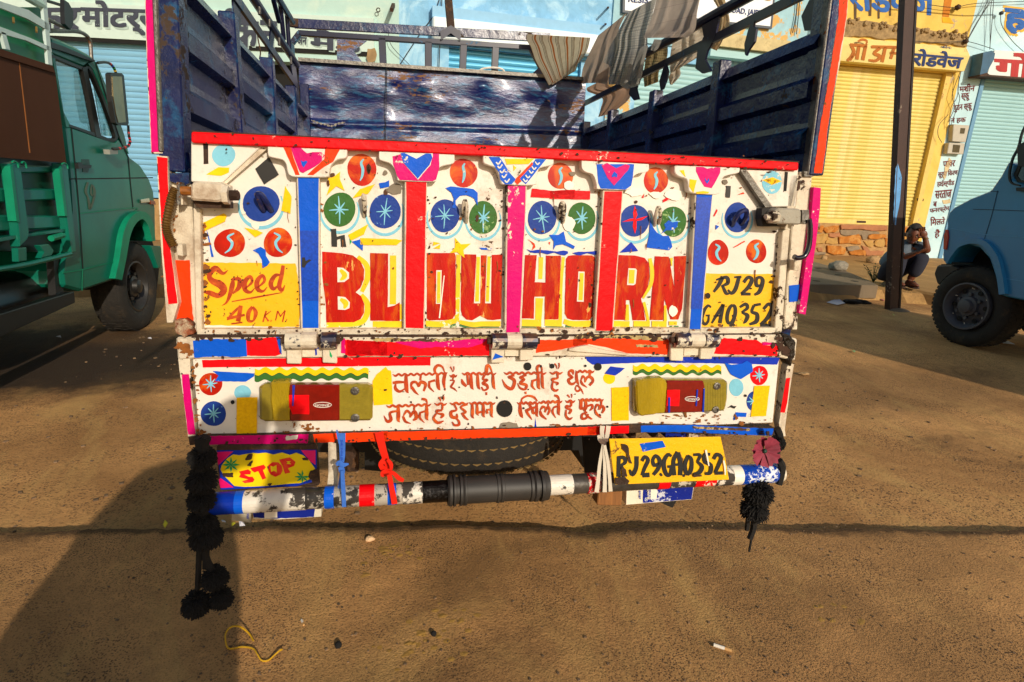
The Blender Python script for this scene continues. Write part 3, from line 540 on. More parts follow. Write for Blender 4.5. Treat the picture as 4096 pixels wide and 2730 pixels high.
MB().bar(FL_.pl(0)('C', 1125, 40), FL_.pl(.4)('C', 1110, 80), .06, .06).build('wall_stub', RUSTY, lb_); MB().tube([FL_.pl(.1)('C', 1005+14*math.cos(t), 80+16*math.sin(t)) for t in np.linspace(0, 6, 10)], .01, 5).build('wall_ring', RUSTY, lb_)

# ================================================================ SIDEWALK AND WHAT LIES ON IT
pts = [(-30, 9.6), (2, 9.3)]; g_ = lambda c, x, y: GZ(SW*.5)(c, x, y)
fe = [g_('M', -900, 1145), g_('M', 100, 1140), g_('M', 500, 1140), g_('M', 980, 1138), g_('M', 1250, 1175), g_('M', 1500, 1190), g_('M', 1700, 1225), g_('M', 2300, 1330)]
front = [Vector((-40, fe[0].y+.6, 0)), Vector((0, fe[0].y+.2, 0))]+[Vector((p.x, p.y, 0)) for p in fe]+[Vector((fe[-1].x+3, fe[-1].y-1.6, 0)), Vector((45, fe[-1].y-4, 0))]
back = [Vector((p.x, 24, 0)) for p in front]; n = len(front)
f2 = []; 
for a, b_ in zip(front[:-1], front[1:]):
    m_ = max(1, int((b_-a).length/.15)); f2 += [a.lerp(b_, t/m_)+Vector((0, rn.uniform(-.03, .03), 0)) for t in range(m_)]
f2.append(front[-1]); n = len(f2)
V = [Vector((p.x, p.y-.18, GRN)) for p in f2]+[Vector((p.x, p.y-.05, SW*.7)) for p in f2]+[Vector((p.x, p.y+.1, SW)) for p in f2]+[Vector((p.x, 26, SW)) for p in f2]
F = [(r*n+i, r*n+i+1, (r+1)*n+i+1, (r+1)*n+i) for r in range(3) for i in range(n-1)]
o = mesh('pavement', V, F, ground_mat('packed_dirt', '#b08a56', '#6a5238', '#8f6e44', 40, .25, .15, .5, '#a07a48')); o['kind'] = 'structure'
CON = M('old_concrete', '#7a6a54', rough=.9, var=.12, vsc=3, dirt='#4a3e2e', da=.35, dsc=5, bump=.6, bsc=30)
tp = SW+.06; gt = GZ(tp); P = [gt('M', 100, 1058), gt('M', 985, 1074), gt('M', 860, 1010), gt('M', 560, 885), gt('M', 230, 790), gt('M', 60, 762), gt('M', -400, 760), gt('M', -500, 1050)]
sl2 = MB().prism(P, (0, 0, -.22)).build('drain_slab', CON, bevel=.008); tag(sl2, 'big flat concrete drain slab on the pavement edge left of the squatting man', 'slab')
for x, y in ((230, 865), (480, 943), (205, 1018), (685, 1022)): MB().lathe(gt('M', x, y), (0, 0, 1), [(.06, -.01), (.06, .003), (.045, .001), (.001, 0)], 12).build('lifting_hole', DARK, sl2)
def rock(name, c, x, y, r, z, mat, lab, seed, sq=(1, .8, .62), grp=None, cat='stone'):
    p = GZ(z)(c, x, y); o = MB().blob(p+Vector((0, r*.4, r*.42)), r, seed, amp=.35, sub=3, sq=sq).build(name, mat); 
    md = o.modifiers.new('d', 'DISPLACE'); tx = bpy.data.textures.new('t', 'VORONOI'); tx.noise_scale = r*.5; md.texture = tx; md.strength = r*.25; return tag(o, lab, cat, grp)
GRK = M('grey_rubble', '#8c8474', rough=.95, var=.25, vsc=30, bump=1, bsc=40); TRK = M('tan_rubble', '#a8875c', rough=.95, var=.2, vsc=20, bump=1, bsc=30)
rock('rubble_lump', 'M', 505, 893, .175, tp, GRK, 'large grey rubble lump lying on the concrete drain slab', 1, grp='rubble lumps on the pavement'); rock('rubble_lump', 'M', 930, 795, .15, SW, TRK, 'pitted tan rubble lump between the stone plinth and the iron post', 2, grp='rubble lumps on the pavement'); rock('rubble_lump', 'M', 312, 748, .075, SW, TRK, 'smallest tan rubble lump close under the stone plinth', 3, grp='rubble lumps on the pavement')
kb = MB().blob(GZ(0)('M', 1300, 1180)+Vector((0, .12, .08)), .3, 9, amp=.2, sub=3, sq=(1.2, .7, .5)).build('kerb_stone', CON); tag(kb, 'broken kerb stone under the squatting man\'s sandal', 'stone')
rock('road_stone', 'p', 2168, 1215, .0155, 0, M('pale_quartz', '#d8b48a', rough=.6, var=.15, vsc=60), 'small pale stone on the road edge below the red ribbon', 5, sq=(1.25, .8, .8))
rock('brick_chip', 'U', 325, 1212, .045, GRN, TRK, 'flat tan brick chip on the road to the right of the truck body', 6, sq=(1.3, .7, .3))
# litter
def paper(name, c, pts, z, mat, lab, cat='litter', grp='litter on the road'):
    g_ = GZ(z); P = [g_(c, x, y) for x, y in pts]; cen = sum(P, Vector())/len(P); rn = random.Random(len(lab)); mb = MB()
    V = [cen+Vector((0, 0, .02))]+[p+Vector((0, 0, .004+rn.uniform(0, .02))) for p in P]; nn = len(P); F = [(0, 1+i, 1+(i+1) % nn) for i in range(nn)]
    mb.add(V, F); o = mb.build(name, mat); md = o.modifiers.new('s', 'SOLIDIFY'); md.thickness = .002; return tag(o, lab, cat, grp)
PPR = M('scrap_paper', '#d8d6dc', rough=.7, var=.05); BKR = M('black_rag', '#141210', rough=.9, var=.4, bump=1, bsc=30); YW = M('yellow_wrapper', '#c8c030', rough=.4, var=.15); PK = M('pink_wrapper', '#a04468', rough=.5, var=.2)
paper('paper_scrap', 'M', [(330, 1295), (400, 1272), (480, 1250), (500, 1270), (565, 1308), (465, 1328)], GRN, PPR, 'crumpled white paper scrap on the road left of the iron post')
rg = MB(); [rg.blob(g0('M', 620+i*28, 1300+8*math.sin(i*2.1))+Vector((0, .03, .02)), .085, 30+i, amp=.7, sub=2, sq=(1.1, .7, .42)) for i in range(8)]; rg = rg.build('black_rag', BKR); tag(rg, 'black rag heaped on the road beside the white paper', 'rag', 'litter on the road')
for c, pts, z, m, lab in (('M', [(440, 1205), (500, 1210), (480, 1225)], GRN, YW, 'pale yellow wrapper below the drain slab'), ('M', [(980, 1235), (1050, 1235), (1055, 1275), (1000, 1260)], GRN, PK, 'pink and cream wrapper just left of the iron post'), ('M', [(900, 1180), (910, 1140), (925, 1175)], GRN, PPR, 'tiny upright white scrap below the slab corner'), ('M', [(1150, 1450), (1185, 1445), (1180, 1468)], GRN, YW, 'tiny yellow-green wrapper at the foot of the iron post'),
                          ('M', [(1010, 1150), (1065, 1130), (1065, 1200), (1000, 1190)], GRN, M('maroon_rag', '#5a1c34', rough=.8), 'maroon cloth scrap against the post'), ('F', [(990, 1395), (1020, 1388), (1015, 1405)], GRN, M('green_wrapper', '#7a9a60', rough=.5), 'tiny green wrapper on the shaded road right of the truck'), ('F', [(2150, 1320), (2200, 1300), (2270, 1340), (2170, 1335)], GRN, PPR, 'clear crumpled plastic scrap beside the blue truck\'s wheel'),
                          ('p', [(10, 1060), (35, 1040), (65, 1075), (30, 1085)], 0, YW, 'pale green leaf-like wrapper on the shaded road at the left'), ('p', [(618, 1030), (650, 1020), (665, 1055), (630, 1062)], 0, PPR, 'white and red wrapper scrap by the road lip below the pipe'), ('p', [(725, 1055), (765, 1048), (770, 1072), (730, 1075)], 0, YW, 'yellow striped wrapper scrap by the road lip'), ('p', [(800, 1040), (850, 1030), (865, 1075), (810, 1078)], 0, PPR, 'torn printed plastic scrap by the road lip'),
                          ('T', [(310, 143), (335, 140), (340, 147)], GRN, PPR, 'small pale scrap on dark ground below the green truck'), ('T', [(815, 148), (835, 146), (838, 152)], GRN, PPR, 'small pale scrap near the green truck\'s front wheel')):
    paper('litter_scrap', c, pts, z, m, lab)
YST = M('golden_straw', '#c89a1c', rough=.4, var=.2); z_ = GZ(.002)
P = cr([tuple(z_('s', x, y)+Vector((0, 0, h_))) for x, y, h_ in ((955, 1195, .004), (915, 1145, .012), (840, 1125, .03), (760, 1135, .035), (710, 1175, .03), (700, 1225, .02), (730, 1270, .006), (850, 1255, .006), (950, 1275, .008), (990, 1330, .01), (1030, 1375, .004), (1090, 1370, .002), (1150, 1330, .006), (1195, 1300, .01), (1220, 1283, .008))], 6)
tag(MB().tube([Vector(tuple(p)) for p in P], .0028, 5).build('straw_string', YST), 'curling golden plastic string on the sunlit road at lower left', 'string')
for c, a, b_, r, lab in (('s', (1398, 992), (1418, 1040), .0038, 'short white cigarette end standing out on the road left of centre'), ('Z', (1640, 1482), (1682, 1496), .006, 'longer tan cigarette end lying on the road at lower right')):
    q = GZ(r)(c, *a); w2 = GZ(r)(c, *b_); cg = MB().tube([q, q.lerp(w2, .6)], r, 8).build('cigarette_end', CRM); MB().tube([q.lerp(w2, .6)+cg.location*0, w2], r*1.02, 8).build('filter', M('filter_tan', '#c89a60', rough=.7), cg); tag(cg, lab, 'cigarette end', 'cigarette ends on the road')
tag(MB().blob(GZ(0)('s', 1735, 1245)+Vector((0, .005, .005)), .012, 4, sub=2).build('dung_crumb', BKR), 'small dark crumb on the road near the bottom edge', 'litter'); 
tag(MB().blob(GZ(0)('Z', 997, 1462)+Vector((0, .004, .006)), .01, 14, sub=2).build('dark_pebble', BKR), 'tiny black pebble on the road below the truck centre', 'pebble')
# mud clods pressed in the asphalt
CLD = M('ochre_mud', '#a8803c', rough=.95, var=.18, bump=.6, bsc=60); mb = MB(); rn = random.Random(6)
for cx_, cy_, sx, sy, n_ in ((900, 1268, 70, 26, 34), (1000, 1470, 70, 30, 26), (930, 1500, 60, 26, 16), (1050, 1410, 60, 26, 12), (1900, 1420, 60, 30, 14), (850, 1320, 26, 8, 4)):
    for i in range(n_):
        x = rn.gauss(cx_, sx*.6); y = rn.gauss(cy_, sy*.6); r = rn.uniform(.006, .018); 
        if y > 1225: mb.blob(GZ(-.001)('Z', x, y), r, i, amp=.5, sub=1, sq=(1, .8, .16))
mb.build('mud_clods', CLD)['kind'] = 'stuff'
mb = MB(); rn = random.Random(16)
for i in range(2600):
    x = rn.uniform(-2.6, 4); y = rn.uniform(.9, 7) if i % 2 else rn.uniform(.9, 2.4); z = 0 if y < 2.1 else GRN; r = rn.uniform(.0015, .005)*(1 if y < 2.4 else 2.2); mb.blob((x, y, z), r, i, amp=.3, sub=0 if False else 1, sq=(1, 1, .6)) if i < 700 else mb.box((x, y, z+r*.3), (r*2, r*1.6, r), Matrix.Rotation(rn.uniform(0, 3), 3, 'Z'))
mb.build('road_grit', M('grit', '#7a6248', rough=.95, var=.6, vsc=3), None)['kind'] = 'stuff'
# weeds along the kerb
GRS = M('dusty_grass', '#4c5a22', rough=.8, var=.35, vsc=8); LF = M('weed_leaf', '#2f4a18', rough=.6, var=.3, vsc=10)
mb = MB(); rn = random.Random(8)
for (x0, x1, y0, y1, n_, h_) in ((560, 1050, 1150, 1200, 260, .1), (1330, 1500, 1150, 1240, 300, .17), (1480, 1720, 1170, 1290, 320, .17), (1000, 1100, 1150, 1230, 60, .1)):
    for i in range(n_):
        p = GZ(GRN)('M', rn.uniform(x0, x1), rn.uniform(y0, y1)); a = rn.uniform(0, 6.28); l_ = h_*rn.uniform(.5, 1.2); d_ = Vector((math.cos(a), math.sin(a), 0)); s_2 = Vector((-d_.y, d_.x, 0))*.006
        mb.add([p-s_2, p+s_2, p+d_*l_*.3+Vector((0, 0, l_*.7))+s_2*.6, p+d_*l_*.3+Vector((0, 0, l_*.7))-s_2*.6, p+d_*l_*.7+Vector((0, 0, l_))], [(0, 1, 2, 3), (3, 2, 4)])
mb.build('kerb_grass', GRS)['kind'] = 'stuff'
def weed(c, x, y, z, n_, h_, lab, seed):
    p = GZ(z)(c, x, y); rn = random.Random(seed); w_ = thing('weed_plant', p, lab, 'plant', 'small weeds along the shops'); st_ = MB(); lf = MB()
    for i in range(n_):
        a = rn.uniform(0, 6.28); d_ = Vector((math.cos(a), math.sin(a)*.7, 0)); top = p+d_*h_*rn.uniform(.2, .8)+Vector((0, 0, h_*rn.uniform(.4, 1))); st_.tube([p, p.lerp(top, .5)+Vector((0, 0, h_*.12)), top], .004, 4)
        for k_ in range(5):
            q = p.lerp(top, .3+.17*k_)+Vector((0, 0, .03)); b2 = rn.uniform(0, 6.28); e = Vector((math.cos(b2), math.sin(b2), rn.uniform(-.2, .6))).normalized()*h_*.24; sd = e.cross(Vector((0, 0, 1))).normalized()*h_*.06; lf.add([q, q+e*.5+sd, q+e, q+e*.5-sd], [(0, 1, 2, 3)])
    st_.build('stem', LF, w_); lf.build('leaves', LF, w_)
weed('M', 915, 1035, SW, 16, .3, 'leafy green weed growing between the drain slab and the iron post', 1); weed('M', 320, 690, SW, 10, .34, 'weed rooted in the mortar of the stone plinth', 2); weed('M', 600, 1160, GRN, 7, .14, 'tiny weed at the foot of the concrete slab', 3)

# ================================================================ IRON POST
b0 = g0('F', 1312, 1062); PWy = WY(b0.y); t0_ = PWy('E', 1435, 0); dr = (t0_-b0); top = b0+dr*1.5; ax_ = dr.normalized()
wdt = (PWy('F', 1372, 1050)-PWy('F', 1250, 1050)).length; IRN = M('rusty_red_oxide_iron', '#3c2218', rough=.6, var=.25, vsc=4, dirt='#6b4a34', da=.3, dsc=4, chip='#8a7a6a', ca=.2, csc=20, bump=.4)
po = thing('iron_post', b0, 'leaning rusty steel joist post with a blue paint smear beside the squatting man', 'post')
sx = Vector((1, 0, 0)); sx = (sx-ax_*sx.dot(ax_)).normalized(); sy = ax_.cross(sx); sy = sy if sy.y < 0 else -sy
def sec_box(mb, x0, x1, y0, y1, a=0.0, bb=1.5): mb.prism([b0+dr*a+sx*x0+sy*y1, b0+dr*a+sx*x1+sy*y1, b0+dr*bb+sx*x1+sy*y1, b0+dr*bb+sx*x0+sy*y1], -sy*(y1-y0))
hw = wdt/2; x1_ = hw; x0_ = hw-wdt*.66; dp_ = wdt*.36; mb = MB(); sec_box(mb, x0_, x0_+.012, -dp_, 0); mb.build('flange', IRN, po); mb = MB(); sec_box(mb, x1_-.03, x1_, -dp_, .006); mb.build('flange', M('dark_iron_edge', '#1c120e', rough=.7, var=.2), po); mb = MB(); sec_box(mb, x0_+.012, x1_-.03, -.03, -.004); mb.build('web', IRN, po)
Pw_ = Pl(b0-sy*.004, sy); decal('blue_paint_smear', Pw_, 'E', jag([(1340, 1320), (1352, 1280), (1368, 1320), (1385, 1400), (1380, 1480), (1372, 1568), (1350, 1700), (1338, 1765), (1325, 1760), (1325, 1600)], 4, 30), M('blue_smear', '#5fa0d8', rough=.6, var=.15, chip='#3c2218', ca=.3), po, off=.003)
MB().blob(b0+Vector((.08, -.03, -.03)), .17, 4, amp=.3, sub=2, sq=(1.2, .8, .45)).build('concrete_collar', CON, po)
# ================================================================ GREEN TRUCK (left)
GRP = M('green_truck_paint', '#0a6a56', rough=.32, var=.2, vsc=2, dirt='#3a5a3a', da=.25, dsc=4, coat=.15, spec=.3, bump=.1, bsc=4); GRL = M('green_highlight_paint', '#108462', spec=.2, rough=.4, var=.15, dirt='#5a7a5a', da=.2); GRD = M('dark_green_paint', '#07382a', rough=.45, var=.2, dirt='#5a5a3a', da=.3)  # lighter green paints highlights on creases and post edges, plain colour on fittings
GLS = M('tinted_glass', '#9ab8b4', rough=.03, var=.02, trans=.96, spec=.5); BLT_ = M('black_trim', '#0e0e0e', rough=.45, var=.3); BRN_ = M('brown_tarpaulin', '#4e2e1c', spec=.15, rough=.75, var=.12, vsc=2, st=(1, 1, .4), dirt='#7a5a44', da=.3, dsc=2)
XG = g0('G', 1085, 1440).x; gp = lambda off=0: Pl((XG+.02, 0, 0), (1, 0, 0)); PG = gp()
gt_ = thing('green_truck', Vector((XG-.8, PG('G', 1120, 1400).y, GRN)), 'green truck parked on the left with brown tarpaulin side and slatted green-white cage', 'truck')
WG = 1.75; G2A = lambda P: [(x, y+1176) for x, y in P]
body = [(545, 985), (780, 1070), (900, 1108), (925, 1080), (975, 1150), (1020, 1230), (1100, 1290), (1170, 1400), (1205, 1500), (1218, 1640), (1222, 1895), (1195, 1890), (1185, 1790), (1130, 1728), (1060, 1745), (1010, 1826), (985, 1976), (965, 2196), (900, 2196), (640, 2286), (505, 2250), (490, 2130), (560, 1650), (540, 1300), (500, 990)]
slab('cab_body', PG, 'A', body, GRP, gt_, th=WG, bevel=.02)
def gstrip(nm, pts, mat, off=.004, th=.01, c='A', pl=None): return slab(nm, pl or PG, c, pts, mat, gt_, th=th, off=off)
# door lines, handle, monogram
dl = Dec(PG, 'A'); dl.stroke([(560, 1000, 9), (590, 1300, 9), (625, 1700, 9), (650, 2110, 9)], off=.003); dl.stroke([(545, 1405, 8), (1200, 1395, 8)], off=.0035); dl.stroke([(1005, 1230, 7), (1025, 1450, 7), (1045, 1640, 7)], off=.0032); dl.stroke([(750, 490, 8), (930, 1060, 8), (1005, 1230, 8)], off=.0038); dl.build('door_gap', DARK, gt_)
dl = Dec(PG, 'A'); dl.stroke([(630, 1675, 8), (1050, 1632, 8), (1060, 1660, 4)], off=.006); dl.stroke([(490, 2140, 8), (650, 2115, 10), (925, 2045, 8)], off=.0062); dl.stroke([(650, 2110, 8), (645, 2280, 8)], off=.0064); dl.build('pressed_crease', GRL, gt_)
dl = Dec(PG, 'A'); dl.stroke([(690, 1430, 16), (672, 1500, 18), (690, 1550, 12), (700, 1600, 20), (705, 1640, 14), (730, 1580, 16), (742, 1500, 20), (720, 1450, 10), (715, 1520, 16), (735, 1540, 10)], off=.004); dl.build('faded_monogram', M('faded_monogram', '#4a5a44', rough=.5), gt_)
h_ = gstrip('door_handle', [(612, 1280), (640, 1275), (655, 1300), (720, 1295), (715, 1320), (650, 1322), (618, 1325)], BLT_, off=.03, th=.025); gstrip('handle_cup', [(640, 1250), (700, 1250), (705, 1310), (690, 1355), (650, 1350)], GRD, off=.003, th=.005)
gstrip('side_marker', [(1100, 1560+320), (1160, 1555+320), (1180, 1575+320), (1165, 1590+320), (1105, 1595+320)], GRD, .006) if False else None
slab('side_marker', PG, 'B', [(1102, 195), (1170, 182), (1178, 215), (1108, 222)], M('chrome_marker', '#c8c8c0', rough=.15, metal=1), gt_, th=.02, off=.02, bevel=.003); slab('indicator', PG, 'B', [(1180, 200), (1215, 205), (1222, 235), (1185, 230)], M('amber_indicator', '#8a3a14', rough=.3), gt_, th=.02, off=.02)
# fender lip
d = Dec(PG, 'G'); d.stroke([(930, 1015, 55), (965, 850, 52), (1000, 650, 58), (1055, 545, 62), (1125, 515, 60), (1180, 580, 44), (1208, 715, 24)], off=.05, th=.06, k=5); d.build('fender_lip', GRL, gt_)
MB().prism([PG('G', x, y, -.34) for x, y in ((985, 1000), (1020, 640), (1080, 560), (1140, 560), (1190, 640), (1195, 720), (1250, 900), (1230, 1100), (1000, 1100))], (-.5, 0, 0)).build('wheel_well', DARK, gt_)
# windows
g_p = [(415, 440), (650, 540), (780, 1068), (545, 985), (495, 870)]
slab('window_pane', PG, 'A', g_p, GLS, gt_, th=.004, off=-.02); slab('quarter_pane', PG, 'A', [(715, 560), (735, 575), (895, 1040), (895, 1075), (800, 1060)], GLS, gt_, th=.004, off=-.02)
dl = Dec(PG, 'A'); dl.stroke([(410, 440, 22), (520, 485, 22), (655, 540, 24), (690, 525, 24)], off=.002, th=.03, k=2); dl.stroke([(665, 530, 34), (720, 780, 36), (775, 1070, 40)], off=.006, th=.04, k=3); dl.stroke([(690, 530, 18), (720, 560, 18), (830, 820, 20), (910, 1040, 22), (905, 1095, 22), (860, 1100, 22), (780, 1070, 24), (545, 985, 18)], off=.002, th=.03, k=3); dl.build('window_rubber', BLT_, gt_)
for sx_ in (0, -WG+.06):
    gpl = Pl((XG+.02+sx_, 0, 0), (1, 0, 0)) 
    m_ = MB(); pa_ = [PG('A', x, y) for x, y in ((690, 500), (745, 480), (760, 500), (880, 790), (975, 1060), (1010, 1210), (960, 1130), (920, 1045), (840, 800), (735, 550))]; m_.prism([p+Vector((sx_, 0, 0)) for p in pa_], (-.06, 0, 0)).build('front_pillar', GRP, gt_)
    m_ = MB(); m_.prism([PG('A', x, y)+Vector((sx_, 0, 0)) for x, y in ((400, 400), (430, 445), (500, 880), (560, 1000), (520, 1000), (470, 750))], (-.06, 0, 0)).build('rear_pillar', GRP, gt_)
slab('cab_roof', PG, 'A', [(395, 285), (480, 315), (600, 370), (720, 440), (755, 490), (700, 505), (660, 535), (400, 430)], GRP, gt_, th=WG, off=0, bevel=.02); gstrip('roof_gutter', [(400, 330), (500, 365), (640, 425), (745, 475), (742, 488), (640, 455), (500, 405), (400, 375)], BLT_, off=.03, th=.03)
MB().blob(PG('A', 575, 345)+Vector((-.35, 0, .03)), .05, 2, amp=.05, sub=2).build('roof_lamp', M('red_lamp_cap', '#8a1420', rough=.2, coat=.5), gt_)
MB().box((PG('A', 620, 960)+Vector((-.45, .1, -.05))), (.4, .25, .16)).build('dashboard', BLT_, gt_, bevel=.04)
sw_ = MB(); cc_ = PG('A', 540, 930)+Vector((-.45, .05, 0)); sw_.tube([cc_+Vector((.2*math.cos(t), .08*math.sin(t), .2*math.sin(t))) for t in np.linspace(0, 6.28, 20)], .012, 6); sw_.build('steering_wheel', BLT_, gt_)
MB().box(PG('A', 470, 1000)+Vector((-.9, -.1, .0)), (.5, .12, .5)).build('seat_back', BLT_, gt_, bevel=.05)
# roof rack tube, rear-view mirror on its arm
def tubeG(nm, pts, r, mat, c='A', dx=.0): return smooth_angle(MB().tube([Vector(tuple(q)) for q in cr([tuple(PG(c, p[0], p[1], dx+(p[2] if len(p) > 2 else 0))) for p in pts], 5)], r, 8).build(nm, mat, gt_))
tubeG('rack_tube', [(350, 240), (480, 245), (600, 248), (670, 275), (705, 330), (715, 440), (720, 470)], .016, STEEL, dx=-.05); tubeG('rack_tube', [(340, 0), (440, 30), (500, 50)], .012, BLT_, dx=-.1); tubeG('rack_tube', [(370, 150), (450, 190), (560, 240)], .016, STEEL, dx=-.1); tubeG('rack_tube', [(150, -60), (250, 0), (320, 40)], .03, M('white_green_tube', '#a8c8bc', rough=.4), dx=.02)
gstrip('rear_mirror', [(505, 0), (540, 25), (575, 90), (575, 190), (555, 235), (510, 190), (505, 100)], BLT_, off=.04, th=.03)
CL6 = [M('band_red', '#c81a1a', rough=.5), M('band_yellow', '#d8b010', rough=.5), M('band_green', '#1f8a3c', rough=.5), M('band_blue', '#1c5ac8', rough=.5)]
ma = [(765, 495), (820, 490), (860, 500), (890, 530), (910, 575)]; mb2 = [(1005, 985), (1010, 1060), (1020, 1110), (1000, 1150), (940, 1165), (880, 1168)]
for nm, pts in (('mirror_arm', ma), ('mirror_arm', mb2)):
    am = tubeG(nm, [(x, y, .08) for x, y in pts], .011, BLT_)
    P = [Vector(tuple(q)) for q in cr([tuple(PG('A', x, y, .08)) for x, y in pts], 6)]
    for i in range(len(P)//2, len(P)-2, 3) if pts is ma else range(4, len(P)-3, 4): MB().tube([P[i], P[i+1]], .0125, 8).build('colour_band', CL6[i % 4], am)
mr = gstrip('wing_mirror', [(865, 585), (880, 572), (955, 575), (972, 595), (1010, 965), (1000, 988), (930, 985), (908, 965), (880, 800)], BLT_, off=.12, th=.04); 
decal('mirror_glass', PG, 'A', [(882, 600), (955, 602), (988, 960), (930, 965), (912, 900), (890, 760)], M('mirror_glass', '#7a6a48', rough=.12, metal=.8, var=.3, vsc=4), mr, off=.125, th=.006); gstrip('mirror_clamp', [(860, 1175), (925, 1178), (925, 1210), (865, 1212)], M('grey_clamp', '#8a8a80', rough=.5), off=.08, th=.05)
# load body: tarpaulin, ribbed side, posts, cage
y0 = PG('A', 520, 1270).y; tp_ = slab('tarpaulin', PG, 'A', [(0, 383), (415, 520), (435, 575), (520, 1280), (0, 1232), (-900, 1150), (-900, 80)], BRN_, gt_, th=.02, off=.05); gstrip('tarpaulin_hem', [(0, 385), (415, 520), (435, 575), (0, 440), (-900, 130), (-900, 75)], BRN_, off=.065, th=.012); gstrip('tarpaulin_seam', [(150, 490), (156, 490), (240, 1200), (232, 1200)], M('orange_thread', '#9a5a20', rough=.8), off=.052, th=.004); gstrip('tarpaulin_hem', [(0, 1195), (515, 1240), (520, 1280), (0, 1235), (-900, 1180), (-900, 1130)], BRN_, off=.065, th=.012)
bed = slab('bed_side', PG, 'G', [(-900, 60), (0, 60), (520, 90), (550, 600), (560, 620), (600, 815), (560, 810), (0, 980-190), (-900, 900)], GRD, gt_, th=WG, off=-.04)
for y, hh, k in ((130, 55, .0), (310, 95, .0), (520, 110, .0)):
    slab('bed_rib', PG, 'G', [(-900, y-60), (0, y-20+hh*.1), (530, y), (535, y+hh*.8), (0, y+hh*1.1), (-900, y+hh*1.6)], GRP, gt_, th=.05, off=.0, bevel=.01)
for pts in ([(75, 110), (160, 95), (230, 650), (220, 700), (155, 765), (150, 660)], [(470, 105), (530, 105), (600, 800), (560, 810), (520, 520)]): slab('bed_post', PG, 'G', pts, GRP, gt_, th=.06, off=.05, bevel=.006)
for pts in ([(80, 130), (100, 120), (155, 570), (130, 560)], [(465, 150), (485, 140), (530, 520), (510, 520)]): slab('post_edge', PG, 'G', pts, GRL, gt_, th=.05, off=.058)
slab('bed_sill', PG, 'G', [(-900, 720), (0, 690), (165, 665), (555, 615), (555, 635), (160, 690), (0, 720), (-900, 760)], GRP, gt_, th=.06, off=.03)
tubeG('tie_rail', [(-900, 1060), (0, 935), (250, 890), (550, 815)], .018, GRP, c='G', dx=.05)
for pts in ([(95, 95), (110, 90), (135, 105), (145, 140)], [(170, 100), (185, 95), (200, 110), (208, 145)], [(485, 110), (505, 105), (525, 120), (532, 150)]): tubeG('rope_hook', pts, .006, GRL, c='G', dx=.07)
for pts in ([(140, 770), (210, 765), (212, 870), (145, 880)], [(310, 750), (385, 740), (425, 790), (405, 830), (320, 850), (345, 800)]): slab('sill_bracket', PG, 'G', pts, GRP, gt_, th=.04, off=.04, bevel=.004)
tubeG('lamp_tube', [(400, 695), (490, 670)], .022, GRL, c='G', dx=.09)
lowd = slab('guard_beam', PG, 'G', [(-900, 1560), (0, 1290), (585, 1110), (592, 1200), (0, 1470), (-900, 1800)], BLT_, gt_, th=.07, off=.03, bevel=.006); slab('guard_leg', PG, 'G', [(420, 860), (465, 850), (500, 1110), (440, 1140)], BLT_, gt_, th=.05, off=-.03)
ft = MB(); c1_ = PG('G', 190, 1130, -.35); c0_ = c1_+Vector((0, -1.0, 0)); ft.tube([c0_, c1_], .2, 20); smooth_angle(ft.build('fuel_tank', M('black_tank', '#141414', rough=.35, var=.3), gt_)); slab('green_splash_panel', PG, 'G', [(-300, 900), (420, 860), (430, 1130), (-300, 1130)], GRD, gt_, th=.02, off=-.5)
Wc = PG('G', 1122, 1070); Rg = Wc.z-GRN; tyre((XG-.14, Wc.y, GRN+Rg-.004), (1, 0, 0), Rg, .28, Rg*.56, gt_, 'front_tyre', tread=52, nseg=56); wheel_rim((XG-.1, Wc.y, GRN+Rg), (1, 0, 0), Rg*.56, gt_, M('black_rim', '#2a2826', rough=.4, var=.3)); tyre((XG-WG+.2, Wc.y, GRN+Rg-.004), (1, 0, 0), Rg, .28, Rg*.56, gt_, 'front_tyre', lugs=False)
tyre((XG-.3, Wc.y-3.4, GRN+Rg), (1, 0, 0), Rg, .5, Rg*.56, gt_, 'rear_tyre', lugs=False); slab('bumper_end', PG, 'G', [(1180, 750), (1262, 755), (1268, 800), (1262, 930), (1240, 930)], GRP, gt_, th=WG, off=0, bevel=.01)
MB().box((XG-.85, Wc.y-2.2, .62), (1.1, 4.2, .2)).build('chassis', DARK, gt_)
# cage: white slats with green posts
WS2 = M('white_cage_slat', '#bcd0cc', rough=.45, var=.05, dirt='#8a7a5a', da=.2)
for pts in ([(0, 12), (225, 80), (388, 195), (395, 250), (220, 150), (0, 62), (-900, -300), (-900, -360)], [(0, 210), (240, 300), (400, 372), (408, 410), (210, 320), (0, 262), (-900, 20), (-900, -40)], [(330, -40), (362, -40), (412, 515), (380, 505)], [(10, 250), (45, 262), (82, 395), (45, 385)], [(0, -130), (100, -90), (330, -20), (330, 20), (100, -50), (0, -90)]): slab('cage_slat', PG, 'A', pts, WS2, gt_, th=.02, off=.04)
slab('cage_sheet', PG, 'A', [(-900, -260), (0, 60), (330, 60), (385, 250), (412, 515), (0, 385), (-900, 80)], M('green_cage_sheet', '#0c7a4c', rough=.45, var=.12), gt_, th=.02, off=-.02)
for x, y in ((105, 140), (285, 215)): MB().tube([PG('A', x, y, .06), PG('A', x+2, y+40, .07)], .007, 6).build('cage_pin', M('brass_pin', '#a88a4a', rough=.4, metal=.6), gt_)
MB().box((XG-WG+.05, y0-2.2, 1.9), (.03, 4.6, 1.4)).build('far_side', GRD, gt_)

